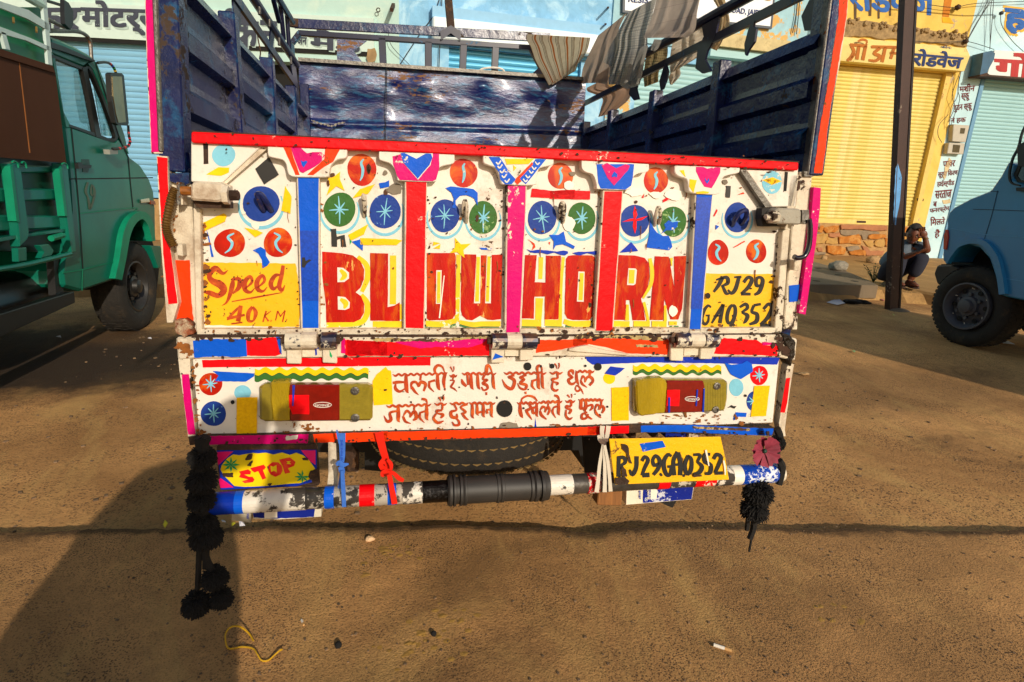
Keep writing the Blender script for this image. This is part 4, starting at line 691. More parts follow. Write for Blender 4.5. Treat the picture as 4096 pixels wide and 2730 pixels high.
# ================================================================ BLUE TRUCK (right)
BTP = M('teal_blue_truck_paint', '#2c82b2', rough=.35, var=.08, vsc=2, dirt='#4a5a5a', da=.25, dsc=3, coat=.3, bump=.1, bsc=4); BTD = M('blue_shadow_line', '#0e2a3c', rough=.6); BTL = M('lighter_blue_edge', '#4a9cc8', rough=.4, var=.08)
XB = g0('F', 1885, 1352).x; PB2 = Pl((XB-.02, 0, 0), (-1, 0, 0)); bt = thing('blue_truck', Vector((XB+.8, PB2('F', 1880, 1340).y, GRN)), 'blue truck nosing in from the right edge with a black steel front wheel', 'truck')
NF = lambda P: [((3650+446/583*x-2900)/(1196/2344), (300+446/583*y-700)/(1196/2344)) for x, y in P]
body = [(158, 975), (155, 940), (168, 860), (180, 790), (178, 755), (190, 720), (215, 695), (300, 650), (405, 608), (460, 530), (500, 455), (540, 470), (520, 545), (600, 570), (900, 640), (1100, 700), (1100, 1400), (700, 1240), (583, 1180), (485, 1160), (450, 1145), (430, 1050), (400, 960), (350, 905), (290, 888), (230, 905), (195, 950), (180, 982)]
slab('cab_body', PB2, 'N', body, BTP, bt, th=1.7, bevel=.015)
def bs_(nm, P, mat, off=.006, th=.012, bevel=0): return slab(nm, PB2, 'N', P, mat, bt, th=th, off=off, bevel=bevel)
d = Dec(PB2, 'N'); d.stroke([(175, 985, 10), (200, 940, 14), (240, 890, 22), (310, 870, 26), (375, 885, 30), (430, 960, 32), (455, 1060, 32), (467, 1148, 32)], off=.05, th=.06); d.build('fender_lip', BTP, bt)
d = Dec(PB2, 'N'); d.stroke([(445, 605, 3), (415, 730, 3), (375, 860, 3)], off=.004).stroke([(315, 703, 3), (583, 712, 3), (900, 730, 3)], off=.0045).stroke([(405, 608, 3), (450, 612, 3)], off=.005).build('panel_gap', BTD, bt)
d = Dec(PB2, 'N'); d.stroke([(185, 800, 3), (380, 835, 3), (583, 850, 4), (900, 880, 4)], off=.005).stroke([(483, 1065, 4), (583, 1080, 4), (900, 1120, 4)], off=.0055).build('pressed_crease', BTL, bt)
MB().prism([PB2('N', x, y, -.36) for x, y in ((175, 990), (230, 905), (290, 890), (350, 905), (410, 970), (440, 1060), (448, 1145), (520, 1160), (520, 1300), (150, 1300), (150, 990))], (.6, 0, 0)).build('wheel_well', DARK, bt)
bs_('indicator', [(162, 840), (172, 808), (182, 812), (185, 850), (175, 915), (160, 912)], M('red_orange_lens', '#b82a14', rough=.25, coat=.5), .02, .03, .003)
slab('front_bumper', Pl((XB+.05, 0, 0), (-1, 0, 0)), 'N', [(108, 1040), (125, 995), (200, 993), (240, 1000), (240, 1060), (150, 1105), (125, 1095)], BLT_, bt, th=1.55, bevel=.02)
d = Dec(PB2, 'N'); d.stroke([(640, 180, 7), (575, 290, 8), (550, 380, 8), (520, 440, 9), (503, 520, 9), (515, 565, 9), (560, 580, 8)], off=.06, th=.02).build('mirror_arm', BLT_, bt)
bs_('mirror_back', [(545, 370), (600, 340), (620, 480), (548, 480)], BLT_, .1, .04, .005); bs_('mirror_mount', [(538, 590), (600, 588), (600, 612), (540, 608)], BLT_, .05, .04, .004)
bs_('window_pane', [(545, 545), (560, 480), (640, 300), (1000, 250), (1000, 620), (600, 560)], M('dark_cab_glass', '#1c2a30', rough=.06, var=.2, coat=.6), .003, .01); bs_('window_rubber', [(528, 520), (560, 450), (575, 455), (545, 530), (560, 550), (640, 560), (640, 572), (545, 560)], BLT_, .012, .01)
Wb = PB2('F', 1882, 1028); Rb = (PB2('F', 1885, 705).z-GRN)/2; tyre((XB+.15, Wb.y, GRN+Rb-.004), (-1, 0, 0), Rb, .3, Rb*.57, bt, 'front_tyre', tread=56, nseg=56)
RIMB = M('dark_grey_rim', '#4a4a50', rough=.55, var=.2, dirt='#4a4038', da=.3); wr = wheel_rim((XB+.05, Wb.y, GRN+Rb), (-1, 0, 0), Rb*.57, bt, RIMB, bolts=6)
for i in range(6):
    a = 2*math.pi*i/6+.5; Pq = Pl((XB+.03, 0, 0), (-1, 0, 0)); p = Vector((XB+.045, Wb.y+math.cos(a)*Rb*.46, GRN+Rb+math.sin(a)*Rb*.46)); MB().tube([p+Vector((0, -.015, -.012)), p+Vector((0, .012, -.01)), p+Vector((0, .016, .014))], .0045, 5).build('chalk_mark', CRM, wr)
tyre((XB+1.4, Wb.y, GRN+Rb-.004), (1, 0, 0), Rb, .3, Rb*.57, bt, 'front_tyre', lugs=False); tyre((XB+.35, Wb.y-3.3, GRN+Rb-.004), (1, 0, 0), Rb, .5, Rb*.57, bt, 'rear_tyre', lugs=False)
MB().box((XB+.85, Wb.y-.75, 1.75), (1.62, 1.2, .95)).build('cab_upper', BTP, bt, bevel=.12); MB().box((XB+.85, Wb.y-3.2, 1.1), (1.85, 3.3, .7)).build('load_bed', BTP, bt, bevel=.02)
BLUEH = 2.65
for x in (XB-.06, XB+1.76): MB().box((x, Wb.y-3.2, (1.45+BLUEH)/2), (.04, 3.3, BLUEH-1.45)).build('load_side', BTP, bt)
MB().box((XB+.85, Wb.y-2.1, .7), (1.0, 4.2, .22)).build('chassis', DARK, bt)
# ================================================================ THE PAINTED CARGO TRUCK (frame: truck-local metres, tailgate face y=0)
truck = thing('cargo_truck', None, 'hand-painted cargo truck parked tail to the viewer, white tailgate lettered BLOW HORN', 'truck', mat=TRM)
PF = TY(0.0); PP = TY(.024); PB = TY(-.008); PR = TY(-.014)
# --- tailgate sheet with its recessed panels
tg = slab('tailgate', PP, 'Z', [(440, 318), (862, 336), (1321, 358), (1834, 388), (1786, 760), (456, 760)], WHITE, truck, th=.012)
def part(o, name=None): return o
# frame round the tailgate
slab('top_rail', PR, 'Z', [(439, 303), (650, 313), (862, 323), (1100, 334), (1321, 345), (1600, 360), (1836, 374), (1835, 392), (1600, 380), (1321, 368), (1100, 357), (862, 346), (650, 338), (439, 328)], RED, tg, th=.05, bevel=.003)
slab('top_edge', TY(.0), 'Z', [(440, 300), (862, 320.5), (1321, 342), (1836, 371), (1836, 376), (1321, 347), (862, 325), (440, 305)], RUSTY, tg, th=.035)
slab('bottom_rail', PF, 'Z', [(452, 757), (1100, 757), (1788, 754), (1787, 769), (1100, 770), (452, 770)], WHITE2, tg, th=.04, bevel=.002)
slab('side_frame', PF, 'S', [(772, 830), (800, 835), (806, 1322), (784, 1330)], WHITE2, tg, th=.04, bevel=.002)
slab('side_frame', PF, 'S', [(3131, 926), (3161, 912), (3128, 1330), (3098, 1335)], WHITE2, tg, th=.04, bevel=.002)
slab('side_frame', PF, 'S', [(3161, 700), (3196, 700), (3166, 920), (3140, 920)], WHITE2, tg, th=.04, bevel=.002)
# corner plates
cpl = slab('corner_plate', PF, 'g', [(428, 185), (1165, 225), (755, 608), (428, 595)], WHITE, tg, th=.022, bevel=.002)
decal('pale_blue_disc', PF, 'g', ell(770, 318, 122, 115), DISCC, cpl)
decal('yellow_sticker', PF, 'g', [(588, 522), (715, 442), (828, 448), (825, 498), (745, 535)], YEL, cpl)
decal('keyhole_slot', PF, 'g', [(555, 190), (606, 195), (610, 410), (560, 410)], DARK, cpl)
decal('rust_strip', PF, 'g', [(562, 255), (602, 255), (604, 405), (566, 405)], RUSTY, cpl, off=.002)
cpr = slab('corner_plate', PF, 'k', [(755, 158), (1163, 163), (1142, 445), (955, 447)], WHITE, tg, th=.022, bevel=.002)
decal('pale_blue_disc', PF, 'k', ell(956, 255, 76, 92), DISCC, cpr)
decal('yellow_sticker', PF, 'k', [(882, 237), (962, 215), (1034, 247), (955, 275)], YEL, cpr, off=.002)
decal('keyhole_slot', PF, 'k', [(1058, 172), (1082, 175), (1070, 325), (1047, 325)], DARK, cpr)
slab('corner_brace', PF, 'k', [(706, 155), (750, 158), (955, 447), (905, 450)], STEEL, tg, th=.02)
slab('corner_brace', TY(.006), 'g', [(1150, 222), (1230, 226), (1225, 250), (800, 615), (752, 610)], WHITE2, tg, th=.014)
# ribs with tape on them
for pts, m, tp in (([(1186, 700), (1279, 700), (1278, 1325), (1203, 1325)], BLU, None), ([(1619, 722), (1709, 722), (1699, 1325), (1614, 1325)], RED, None),
              ([(2027, 740), (2108, 740), (2083, 1342), (2018, 1342)], MAG, None), ([(2412, 762), (2493, 762), (2453, 1336), (2376, 1336)], RED, None),
              ([(2781, 775), (2852, 775), (2806, 1330), (2752, 1330)], BLU, None)):
    rb = slab('rib', PF, 'S', pts, WHITE2, tg, th=.03, bevel=.002)
    q = [(pts[0][0]+6, pts[0][1]+4), (pts[1][0]-4, pts[1][1]+4), (pts[2][0]-5, pts[2][1]-12), (pts[3][0]+8, pts[3][1]-12)]
    decal('tape_strip', PF, 'S', jag(q, 1.2, 60), m, rb)
    if m is BLU:
        a = .36 if pts[0][0] < 1300 else .02; e_ = .82 if pts[0][0] < 1300 else .85
        L = lambda i, j, t: (q[i][0]+(q[j][0]-q[i][0])*t, q[i][1]+(q[j][1]-q[i][1])*t)
        decal('reflective_tape', PF, 'S', [L(0, 3, a), L(1, 2, a), L(1, 2, e_), L(0, 3, e_)], M('reflective_blue', '#0a45b8', rough=.3, var=.25, vsc=160), rb, off=.002)
decal('letter_patch', PF, 'h', [(1588, 210), (1620, 208), (1625, 250), (1665, 228), (1688, 240), (1640, 275), (1612, 320), (1585, 312)], BLACKP, tg, off=.003)
# scalloped brackets under the rail
BRK = [('g', [(1228, 222), (1235, 320), (1290, 345), (1380, 365), (1420, 410), (1437, 490), (1462, 530), (1540, 547), (1840, 548), (1870, 520), (1890, 430), (1960, 365), (2050, 345), (2062, 255)]),
       ('i', [(303, 148), (305, 225), (350, 250), (420, 275), (470, 340), (495, 430), (530, 455), (870, 465), (905, 430), (920, 340), (970, 300), (1085, 270), (1092, 180)]),
       ('i', [(1392, 180), (1395, 260), (1440, 290), (1520, 320), (1560, 400), (1580, 470), (1620, 495), (1920, 502), (1950, 460), (1970, 340), (2030, 310), (2120, 290), (2132, 230)]),
       ('j', [(330, 110), (335, 195), (380, 235), (450, 260), (485, 350), (490, 400), (525, 412), (820, 420), (850, 380), (870, 290), (920, 250), (1025, 225), (1035, 150)]),
       ('j', [(1305, 165), (1307, 240), (1350, 280), (1430, 310), (1448, 400), (1462, 440), (1540, 460), (1740, 468), (1785, 420), (1800, 310), (1850, 270), (1975, 240), (1987, 185)])]
bks = []
for c, pts in BRK:
    P = [tuple(p) for p in cr(pts, 3)]
    bks.append(slab('scalloped_bracket', PB, c, P, WHITE, tg, th=.03, bevel=.002))
D = lambda i, nm, c, pts, m, off=.001: decal(nm, PB, c, pts, m, bks[i], off=off)
D(0, 'orange_sticker', 'g', [(1395, 236), (1475, 238), (1500, 340), (1565, 525), (1522, 525), (1450, 360)], ORA)
D(0, 'orange_sticker', 'g', [(1985, 258), (1830, 250), (1820, 360), (1700, 470), (1645, 525), (1705, 527), (1820, 440), (1915, 385)], ORA)
D(0, 'heart_sticker', 'g', [(1475, 238), (1575, 240), (1640, 300), (1700, 285), (1790, 285), (1825, 320), (1800, 380), (1720, 440), (1600, 503), (1565, 490), (1510, 350)], MAG, .002)
D(0, 'small_heart_sticker', 'g', [(1575, 372), (1600, 385), (1630, 376), (1647, 388), (1605, 448), (1585, 420)], BLU, .003)
D(1, 'magenta_sticker', 'i', [(445, 200), (530, 175), (930, 168), (935, 320), (900, 440), (865, 460), (520, 448), (490, 400), (450, 280)], MAG)
D(1, 'white_heart', 'i', [(525, 165), (865, 168), (865, 200), (840, 290), (710, 445), (560, 270)], WHITE, .0018)
D(1, 'heart_sticker', 'i', [(530, 165), (570, 163), (693, 225), (790, 170), (850, 172), (862, 215), (830, 290), (708, 430), (555, 260)], BLU, .003)
D(2, 'blue_chevron_sticker', 'i', [(1448, 205), (1560, 205), (1620, 290), (1660, 360), (1735, 440), (1690, 490), (1625, 492), (1570, 440), (1560, 370)], BLU)
D(2, 'blue_chevron_sticker', 'i', [(2050, 232), (1940, 226), (1870, 330), (1768, 430), (1838, 490), (1900, 420), (1960, 340)], BLU)
D(2, 'orange_sticker', 'i', [(1735, 432), (1905, 258), (1915, 280), (1775, 432), (1792, 460), (1750, 497), (1722, 462)], ORA, .002)
D(2, 'yellow_sticker', 'i', [(1620, 225), (1925, 225), (1870, 280), (1640, 283)], YEL, .002)
D(2, 'yellow_sticker', 'i', [(1708, 290), (1742, 318), (1712, 355)], YEL, .002)
wf = Dec(PB, 'i')
for (x, y) in ((1550, 250), (1565, 290), (1590, 340), (1610, 390), (1640, 440)): wf.stroke([(x-22, y+10), (x, y+30), (x+28, y-6)], 14, off=.0025).build('leaf_mark', WHITE, bks[2])
for (x, y) in ((1960, 260), (1925, 310), (1895, 350), (1860, 400), (1835, 440)): wf.stroke([(x-24, y-6), (x, y+24), (x+22, y+4)], 13, off=.0025).build('leaf_mark', WHITE, bks[2])
D(3, 'blue_sticker', 'j', [(488, 150), (880, 150), (868, 285), (850, 375), (790, 415), (530, 405), (505, 350)], BLU)
D(3, 'heart_sticker', 'j', [(540, 160), (600, 138), (690, 195), (790, 150), (835, 165), (815, 215), (670, 375), (600, 290)], MAG, .002)
D(3, 'small_heart_sticker', 'j', [(672, 228), (705, 255), (700, 288), (675, 280), (650, 290), (645, 270)], BLU, .003)
D(4, 'heart_sticker', 'j', [(1530, 178), (1600, 178), (1648, 198), (1700, 180), (1780, 185), (1778, 240), (1740, 320), (1690, 402), (1615, 385), (1560, 300), (1528, 225)], MAG)
D(4, 'small_heart_sticker', 'j', [(1620, 292), (1640, 330), (1660, 298), (1665, 325), (1642, 355), (1622, 325)], BLU, .002)
D(4, 'yellow_sticker', 'j', [(1355, 218), (1400, 212), (1416, 288)], YEL)
D(4, 'yellow_sticker', 'j', [(1462, 308), (1535, 318), (1500, 450), (1455, 385)], YEL)
D(4, 'yellow_sticker', 'j', [(1530, 440), (1600, 430), (1665, 440), (1655, 457), (1532, 460)], YEL)

# --- painted discs with their pale blue crescents
def crescent(c, cx, cy, rx, ry, pl=PP, mat=None, k=1.22, w=.2, a0=-.15, a1=1.12, parent=tg):
    pts = []
    for i in range(15):
        t = math.pi*(a0+(a1-a0)*i/14); pts.append((cx+rx*k*math.cos(t), cy+ry*.12+ry*k*math.sin(t), w*rx*max(.15, math.sin(math.pi*(i+.6)/15.2))**.7))
    Dec(pl, c).stroke(pts, k=2).build('pale_blue_crescent', mat or DISCC, parent)
def star(c, cx, cy, r, arms, wd, pl=PP, parent=tg, off=.0022, mat=None):
    d = Dec(pl, c)
    for ang, ln in arms:
        a = math.radians(ang); d.stroke([(cx, cy, wd), (cx+math.cos(a)*r*ln*.6, cy-math.sin(a)*r*ln*.6, wd*.85), (cx+math.cos(a)*r*ln, cy-math.sin(a)*r*ln, wd*.4)], off=off, k=2); off += .00012
    d.build('star_mark', mat or DISCC, parent)
A8 = [(88, .85), (50, .55), (5, .55), (-45, .5), (-88, .95), (-125, .45), (188, .65), (128, .6)]
for c, cx, cy, rx, ry, m, st_ in (('g', 1160, 825, 190, 188, DISCB, 0), ('g', 1983, 885, 165, 180, DISCG, 1), ('i', 366, 775, 162, 182, DISCB, 1), ('i', 992, 820, 152, 172, DISCB, 1),
        ('i', 1392, 840, 150, 170, DISCG, 1), ('i', 2008, 840, 150, 175, DISCB, 1), ('j', 332, 715, 142, 168, DISCG, 1), ('j', 887, 740, 150, 170, DISCB, 0), ('j', 1287, 750, 137, 162, DISCG, 1), ('j', 1957, 708, 130, 155, DISCB, 0)):
    crescent(c, cx, cy, rx, ry)
    decal('painted_disc', PP, c, ell(cx, cy, rx, ry), m, tg, off=.0016)
    if st_: 
        rr = random.Random(int(cx)); star(c, cx, cy, ry, [(a+rr.uniform(-8, 8), l*rr.uniform(.7, 1)) for a, l in A8], 17 if m is DISCG else 13)
decal('red_star_sticker', PP, 'j', [(888, 585), (915, 680), (892, 725), (1025, 692), (960, 735), (905, 745), (905, 820), (888, 880), (865, 800), (872, 742), (750, 755), (840, 720), (875, 718), (868, 660)], RED, tg, off=.003)
decal('blue_bird_sticker', PP, 'j', [(1165, 880), (1210, 820), (1195, 780), (1240, 738), (1280, 760), (1340, 748), (1330, 800), (1290, 840), (1215, 840)], BLU, tg, off=.0032)
def sdisc(c, cx, cy, rx, ry, flip=1, rot=0, parent=tg, pl=PP):
    decal('painted_disc', pl, c, ell(cx, cy, rx, ry, a=.025), BRUSHD, parent, off=.001)
    f = flip; P = [(cx+f*.28*rx, cy-.68*ry, 14), (cx-f*.12*rx, cy-.42*ry, 26), (cx+f*.16*rx, cy-.02*ry, 30), (cx+f*.02*rx, cy+.42*ry, 24), (cx-f*.32*rx, cy+.7*ry, 10)]
    Dec(pl, c).stroke(P, off=.0024).build('curl_mark', DISCC, parent)
sdisc('g', 833, 1237, 160, 150, 1); sdisc('g', 1338, 1232, 152, 152, -1)
sdisc('g', 2215, 470, 155, 165, .4); sdisc('i', 1188, 372, 148, 148, .3); sdisc('i', 2200, 405, 134, 135, .5); sdisc('j', 1107, 320, 130, 135, .5)
sdisc('j', 1758, 1075, 112, 130, -.9); sdisc('j', 2157, 1063, 104, 128, .9)
# --- stickers on the sheet (traced)
ST = [('black_diamond_sticker', 'g', [(1242, 338), (1348, 522), (1192, 622), (1100, 462)], BLACKP), ('yellow_sticker', 'g', [(1412, 640), (1480, 750), (1468, 928), (1372, 898)], YEL),
      ('yellow_sticker', 'g', [(555, 1022), (770, 925), (803, 950), (785, 1010), (600, 1095), (545, 1130), (570, 1075)], YEL), ('yellow_sticker', 'g', [(988, 1076), (1120, 1105), (1180, 1130), (1100, 1178)], YEL),
      ('blue_sliver_sticker', 'g', [(582, 1060), (622, 1200), (664, 1380), (642, 1384), (622, 1260)], BLU), ('blue_sticker', 'g', [(1075, 1312), (1155, 1276), (1208, 1308), (1212, 1370), (1252, 1438), (1225, 1475), (1175, 1500), (1168, 1410), (1130, 1345)], BLU),
      ('yellow_star_sticker', 'g', [(1988, 488), (1985, 570), (2035, 688), (1950, 640), (1845, 740), (1880, 630), (1855, 560), (1920, 545)], YEL),
      ('yellow_sticker', 'i', [(28, 635), (105, 540), (262, 490), (190, 590)], YEL), ('blue_sticker', 'i', [(302, 480), (370, 470), (408, 447), (410, 515), (318, 535)], BLU),
      ('blue_hooked_sticker', 'i', [(998, 530), (1050, 512), (1290, 540), (1335, 580), (1335, 715), (1300, 640), (1220, 603), (1150, 612), (1105, 660), (1105, 745), (1070, 735), (1085, 640), (1060, 580)], BLU),
      ('red_strip_sticker', 'i', [(1905, 535), (2120, 560), (2352, 548), (2352, 645), (1890, 625)], RED), ('red_strip_sticker', 'j', [(0, 432), (130, 420), (420, 430), (418, 520), (0, 512)], RED),
      ('yellow_star_sticker', 'i', [(1097, 1050), (1160, 1120), (1262, 1110), (1185, 1180), (1198, 1262), (1120, 1200), (1043, 1212), (1100, 1150)], YEL),
      ('yellow_sticker', 'i', [(872, 1092), (945, 1105), (865, 1135)], YEL), ('yellow_sticker', 'i', [(945, 1118), (940, 1166), (868, 1160)], YEL),
      ('blue_dash_sticker', 'i', [(1352, 1155), (1478, 1155), (1475, 1180), (1380, 1175)], BLU), ('yellow_bar_sticker', 'i', [(108, 1052), (480, 1065), (545, 1080), (490, 1126), (108, 1126)], YEL),
      ('yellow_sticker', 'g', [(2070, 1150), (2282, 1038), (2235, 1145), (2095, 1212)], YEL), ('blue_fish_sticker', 'g', [(2108, 1222), (2200, 1198), (2228, 1250), (2222, 1318), (2170, 1275)], BLU),
      ('green_sticker', 'g', [(2085, 1185), (2108, 1222), (2090, 1255)], GREENS), ('letter_h_sticker', 'g', [(1882, 1090), (1945, 1085), (1952, 1170), (2035, 1150), (2052, 1275), (1998, 1275), (1990, 1190), (1955, 1200), (1955, 1276), (1898, 1274), (1895, 1112)], BLACKP),
      ('blue_bow_sticker', 'i', [(2085, 1020), (2180, 1020), (2235, 985), (2260, 1090), (2352, 1140), (2340, 1168), (2230, 1120), (2150, 1130), (2125, 1175), (2130, 1090)], BLU),
      ('blue_arrow_sticker', 'j', [(1050, 708), (1070, 800), (1120, 870), (1180, 900), (1240, 900), (1260, 940), (1280, 1015), (1245, 1050), (1012, 1022), (1040, 870)], BLU),
      ('blue_triangle_sticker', 'j', [(850, 965), (923, 1058), (732, 1076)], DBLU), ('red_chip_sticker', 'j', [(1178, 525), (1280, 462), (1265, 510), (1185, 552)], RED), ('red_chip_sticker', 'j', [(960, 495), (985, 460), (978, 505)], RED),
      ('red_chip_sticker', 'j', [(1745, 618), (1752, 640), (1720, 698), (1710, 690)], RED), ('red_chip_sticker', 'j', [(1965, 470), (2020, 445), (2035, 458)], ORA), ('red_chip_sticker', 'j', [(1922, 1015), (2035, 950), (2038, 962), (1926, 1024)], ORA),
      ('blue_chip_sticker', 'j', [(1735, 785), (1770, 800), (1735, 835)], BLU), ('black_label_sticker', 'j', [(1842, 375), (1892, 378), (1882, 500), (1838, 495), (1846, 400)], BLACKP),
      ('red_hook_sticker', 'i', [(1858, 1062), (1930, 1110), (1938, 1150), (1900, 1182), (1918, 1130), (1890, 1090)], ORA), ('orange_chip_sticker', 'i', [(2075, 1100), (2095, 1095), (2090, 1125)], ORA),
      ('purple_wave_sticker', 'W', [(180, 55), (230, 75), (310, 62), (430, 70), (560, 85), (640, 72), (692, 80), (698, 105), (660, 135), (600, 125), (530, 98), (440, 120), (370, 100), (280, 105), (225, 95)], DBLU),
      ('purple_wave_sticker', 'W', [(752, 103), (830, 88), (960, 88), (1075, 75), (1080, 95), (1040, 130), (940, 105), (850, 135), (800, 125)], DBLU)]
for nm, c, pts, m in ST: decal(nm, PP, c, pts, m, tg, off=.0034)
# grey primer blots and peeled paint
BRN = M('rust_spot', '#4a2c16', rough=.8, var=.4)
for c, x, y, rx, ry, m in (('i', 470, 540, 90, 48, GREY), ('i', 375, 570, 24, 36, BRN), ('i', 195, 330, 20, 50, BRN), ('i', 368, 372, 26, 26, GREY), ('j', 234, 252, 30, 26, GREY), ('i', 1330, 848, 20, 34, BRN), ('g', 1905, 528, 30, 22, BRN), ('g', 1862, 610, 14, 36, BRN), ('j', 900, 546, 15, 18, BRN),
                           ('g', 2288, 458, 22, 52, BRN), ('j', 195, 770, 60, 90, CRM), ('j', 1100, 470, 60, 36, CRM), ('g', 1100, 1055, 38, 40, CRM), ('g', 978, 920, 20, 20, CRM), ('j', 880, 440, 90, 55, CRM), ('j', 1300, 470, 90, 60, CRM), ('i', 2290, 505, 55, 45, CRM), ('W', 2015, 830, 50, 75, CRM), ('j', 1830, 335, 30, 26, GREY)):
    decal('paint_blot', PP, c, jag(ell(x, y, rx, ry, n=14, a=.1), rx*.12, 30), m, tg, off=.0042)

# --- yellow speed panel and registration panel
decal('yellow_field', PP, 'h', jag([(553, 262), (1522, 275), (1545, 400), (1568, 640), (1560, 940), (575, 918), (540, 560)], 4), YPAINT, tg)
d = Dec(PP, 'h')
d.stroke([(815, 345, 6), (760, 378, 34), (680, 325, 60), (620, 400, 50), (650, 455, 62), (740, 500, 80), (770, 560, 70), (710, 610, 52), (620, 580, 50), (550, 572, 8)], off=.0022)
d.stroke([(870, 425, 16), (860, 500, 52), (835, 600, 42), (800, 680, 22), (752, 715, 4)], off=.0022)
d.stroke([(850, 440, 20), (930, 440, 45), (930, 520, 50), (865, 590, 14)], off=.0024)
for x, y in ((1010, 490), (1140, 480)):
    d.stroke([(x-20, y+50, 12), (x+55, y-20, 30), (x+35, y-80, 34), (x-20, y-20, 52), (x-15, y+60, 48), (x+40, y+85, 26), (x+85, y+40, 6)], off=.0022)
d.stroke([(1370, 395, 16), (1310, 400, 40), (1262, 480, 50), (1290, 540, 38), (1345, 500, 14)], off=.0022)
d.stroke([(1392, 295, 36), (1375, 400, 44), (1350, 510, 46), (1380, 555, 34), (1410, 500, 6)], off=.0024)
d.stroke([(855, 672, 10), (1120, 625, 18), (1380, 578, 8)], off=.0022)
d.stroke([(945, 720, 22), (860, 800, 30), (805, 865, 12)], off=.0022); d.stroke([(805, 850, 34), (990, 812, 24)], off=.0024); d.stroke([(950, 715, 40), (920, 880, 50)], off=.0026); d.stroke([(850, 905, 14), (965, 890, 16)], off=.0028)
d.stroke([(1070, 725, 28), (1030, 790, 46), (1030, 870, 34), (1080, 870, 22), (1105, 790, 44), (1075, 725, 20)], off=.0022)
for P in ([(1215, 770, 18), (1180, 885, 16)], [(1265, 770, 6), (1195, 825, 16)], [(1200, 825, 12), (1240, 878, 20)], [(1268, 865, 12), (1262, 885, 8)], [(1335, 770, 16), (1312, 870, 12)], [(1335, 770, 12), (1365, 830, 14)], [(1410, 765, 10), (1362, 830, 12)], [(1412, 765, 16), (1385, 885, 14)], [(1432, 855, 8), (1420, 880, 6)]):
    d.stroke(P, off=.0022, k=2)
d.build('speed_lettering', DRED, tg)
blk = M('black_spot', '#2a1a10', rough=.8)
dd = Dec(PP, 'h'); rr = random.Random(3)
for _ in range(30):
    x, y = rr.choice([(rr.uniform(580, 800), rr.uniform(290, 400)), (rr.uniform(800, 1000), rr.uniform(380, 480)), (rr.uniform(600, 1550), rr.uniform(300, 900))]); dd.poly(ell(x, y, rr.uniform(3, 9), rr.uniform(4, 10), n=8, a=.2), off=.004)
dd.build('paint_specks', blk, tg, 'stuff')
decal('yellow_field', PP, 'k', jag([(432, 968), (965, 975), (985, 1010), (970, 1405), (400, 1408), (408, 1200)], 3), YPAINT, tg)
d = Dec(PP, 'k')
def K(P, **kw): d.stroke(P, off=.0024, **kw)
K([(572, 995, 34), (540, 1060, 30), (500, 1115, 18)]); K([(520, 1020, 14), (600, 1000, 28), (610, 1045, 30), (560, 1070, 12)]); K([(570, 1068, 22), (598, 1125, 26), (625, 1128, 8)])
K([(662, 1000, 14), (718, 995, 18)], k=2); K([(700, 995, 28), (672, 1090, 32), (640, 1125, 26), (612, 1098, 14)])
K([(735, 1040, 26), (770, 1000, 26), (800, 1020, 32), (770, 1080, 30), (715, 1130, 20)]); K([(715, 1130, 26), (790, 1132, 22)], k=2)
K([(880, 1060, 12), (838, 1065, 28), (835, 1015, 26), (865, 1000, 22), (885, 1030, 32), (860, 1110, 32), (820, 1138, 18)])
K([(480, 1236, 12), (456, 1222, 20), (425, 1262, 26), (408, 1330, 26), (430, 1368, 24), (456, 1345, 20), (462, 1300, 14)]); K([(438, 1300, 14), (470, 1298, 14)], k=2)
K([(575, 1215, 26), (520, 1300, 24), (485, 1360, 14)]); K([(575, 1210, 28), (548, 1360, 30)], k=2); K([(500, 1305, 14), (560, 1300, 14)], k=2); K([(572, 1372, 14), (560, 1392, 5)], k=2)
K([(638+30*math.cos(t)-.18*72*math.sin(t), 1290+72*math.sin(t), 22+7*abs(math.cos(t))) for t in [-1.57+6.283*i_/12 for i_ in range(13)]])
K([(705, 1235, 18), (750, 1210, 26), (765, 1240, 26), (720, 1275, 16)]); K([(720, 1275, 14), (765, 1300, 32), (750, 1344, 26), (732, 1362, 7)])
K([(870, 1210, 20), (815, 1220, 22)], k=2); K([(815, 1220, 22), (800, 1270, 24), (840, 1290, 30), (835, 1345, 34), (780, 1370, 18)])
K([(890, 1250, 24), (930, 1210, 26), (958, 1240, 34), (920, 1320, 32), (865, 1372, 20)]); K([(865, 1372, 26), (940, 1378, 28), (965, 1345, 10)])
d.build('registration_lettering', BLACKP, tg)
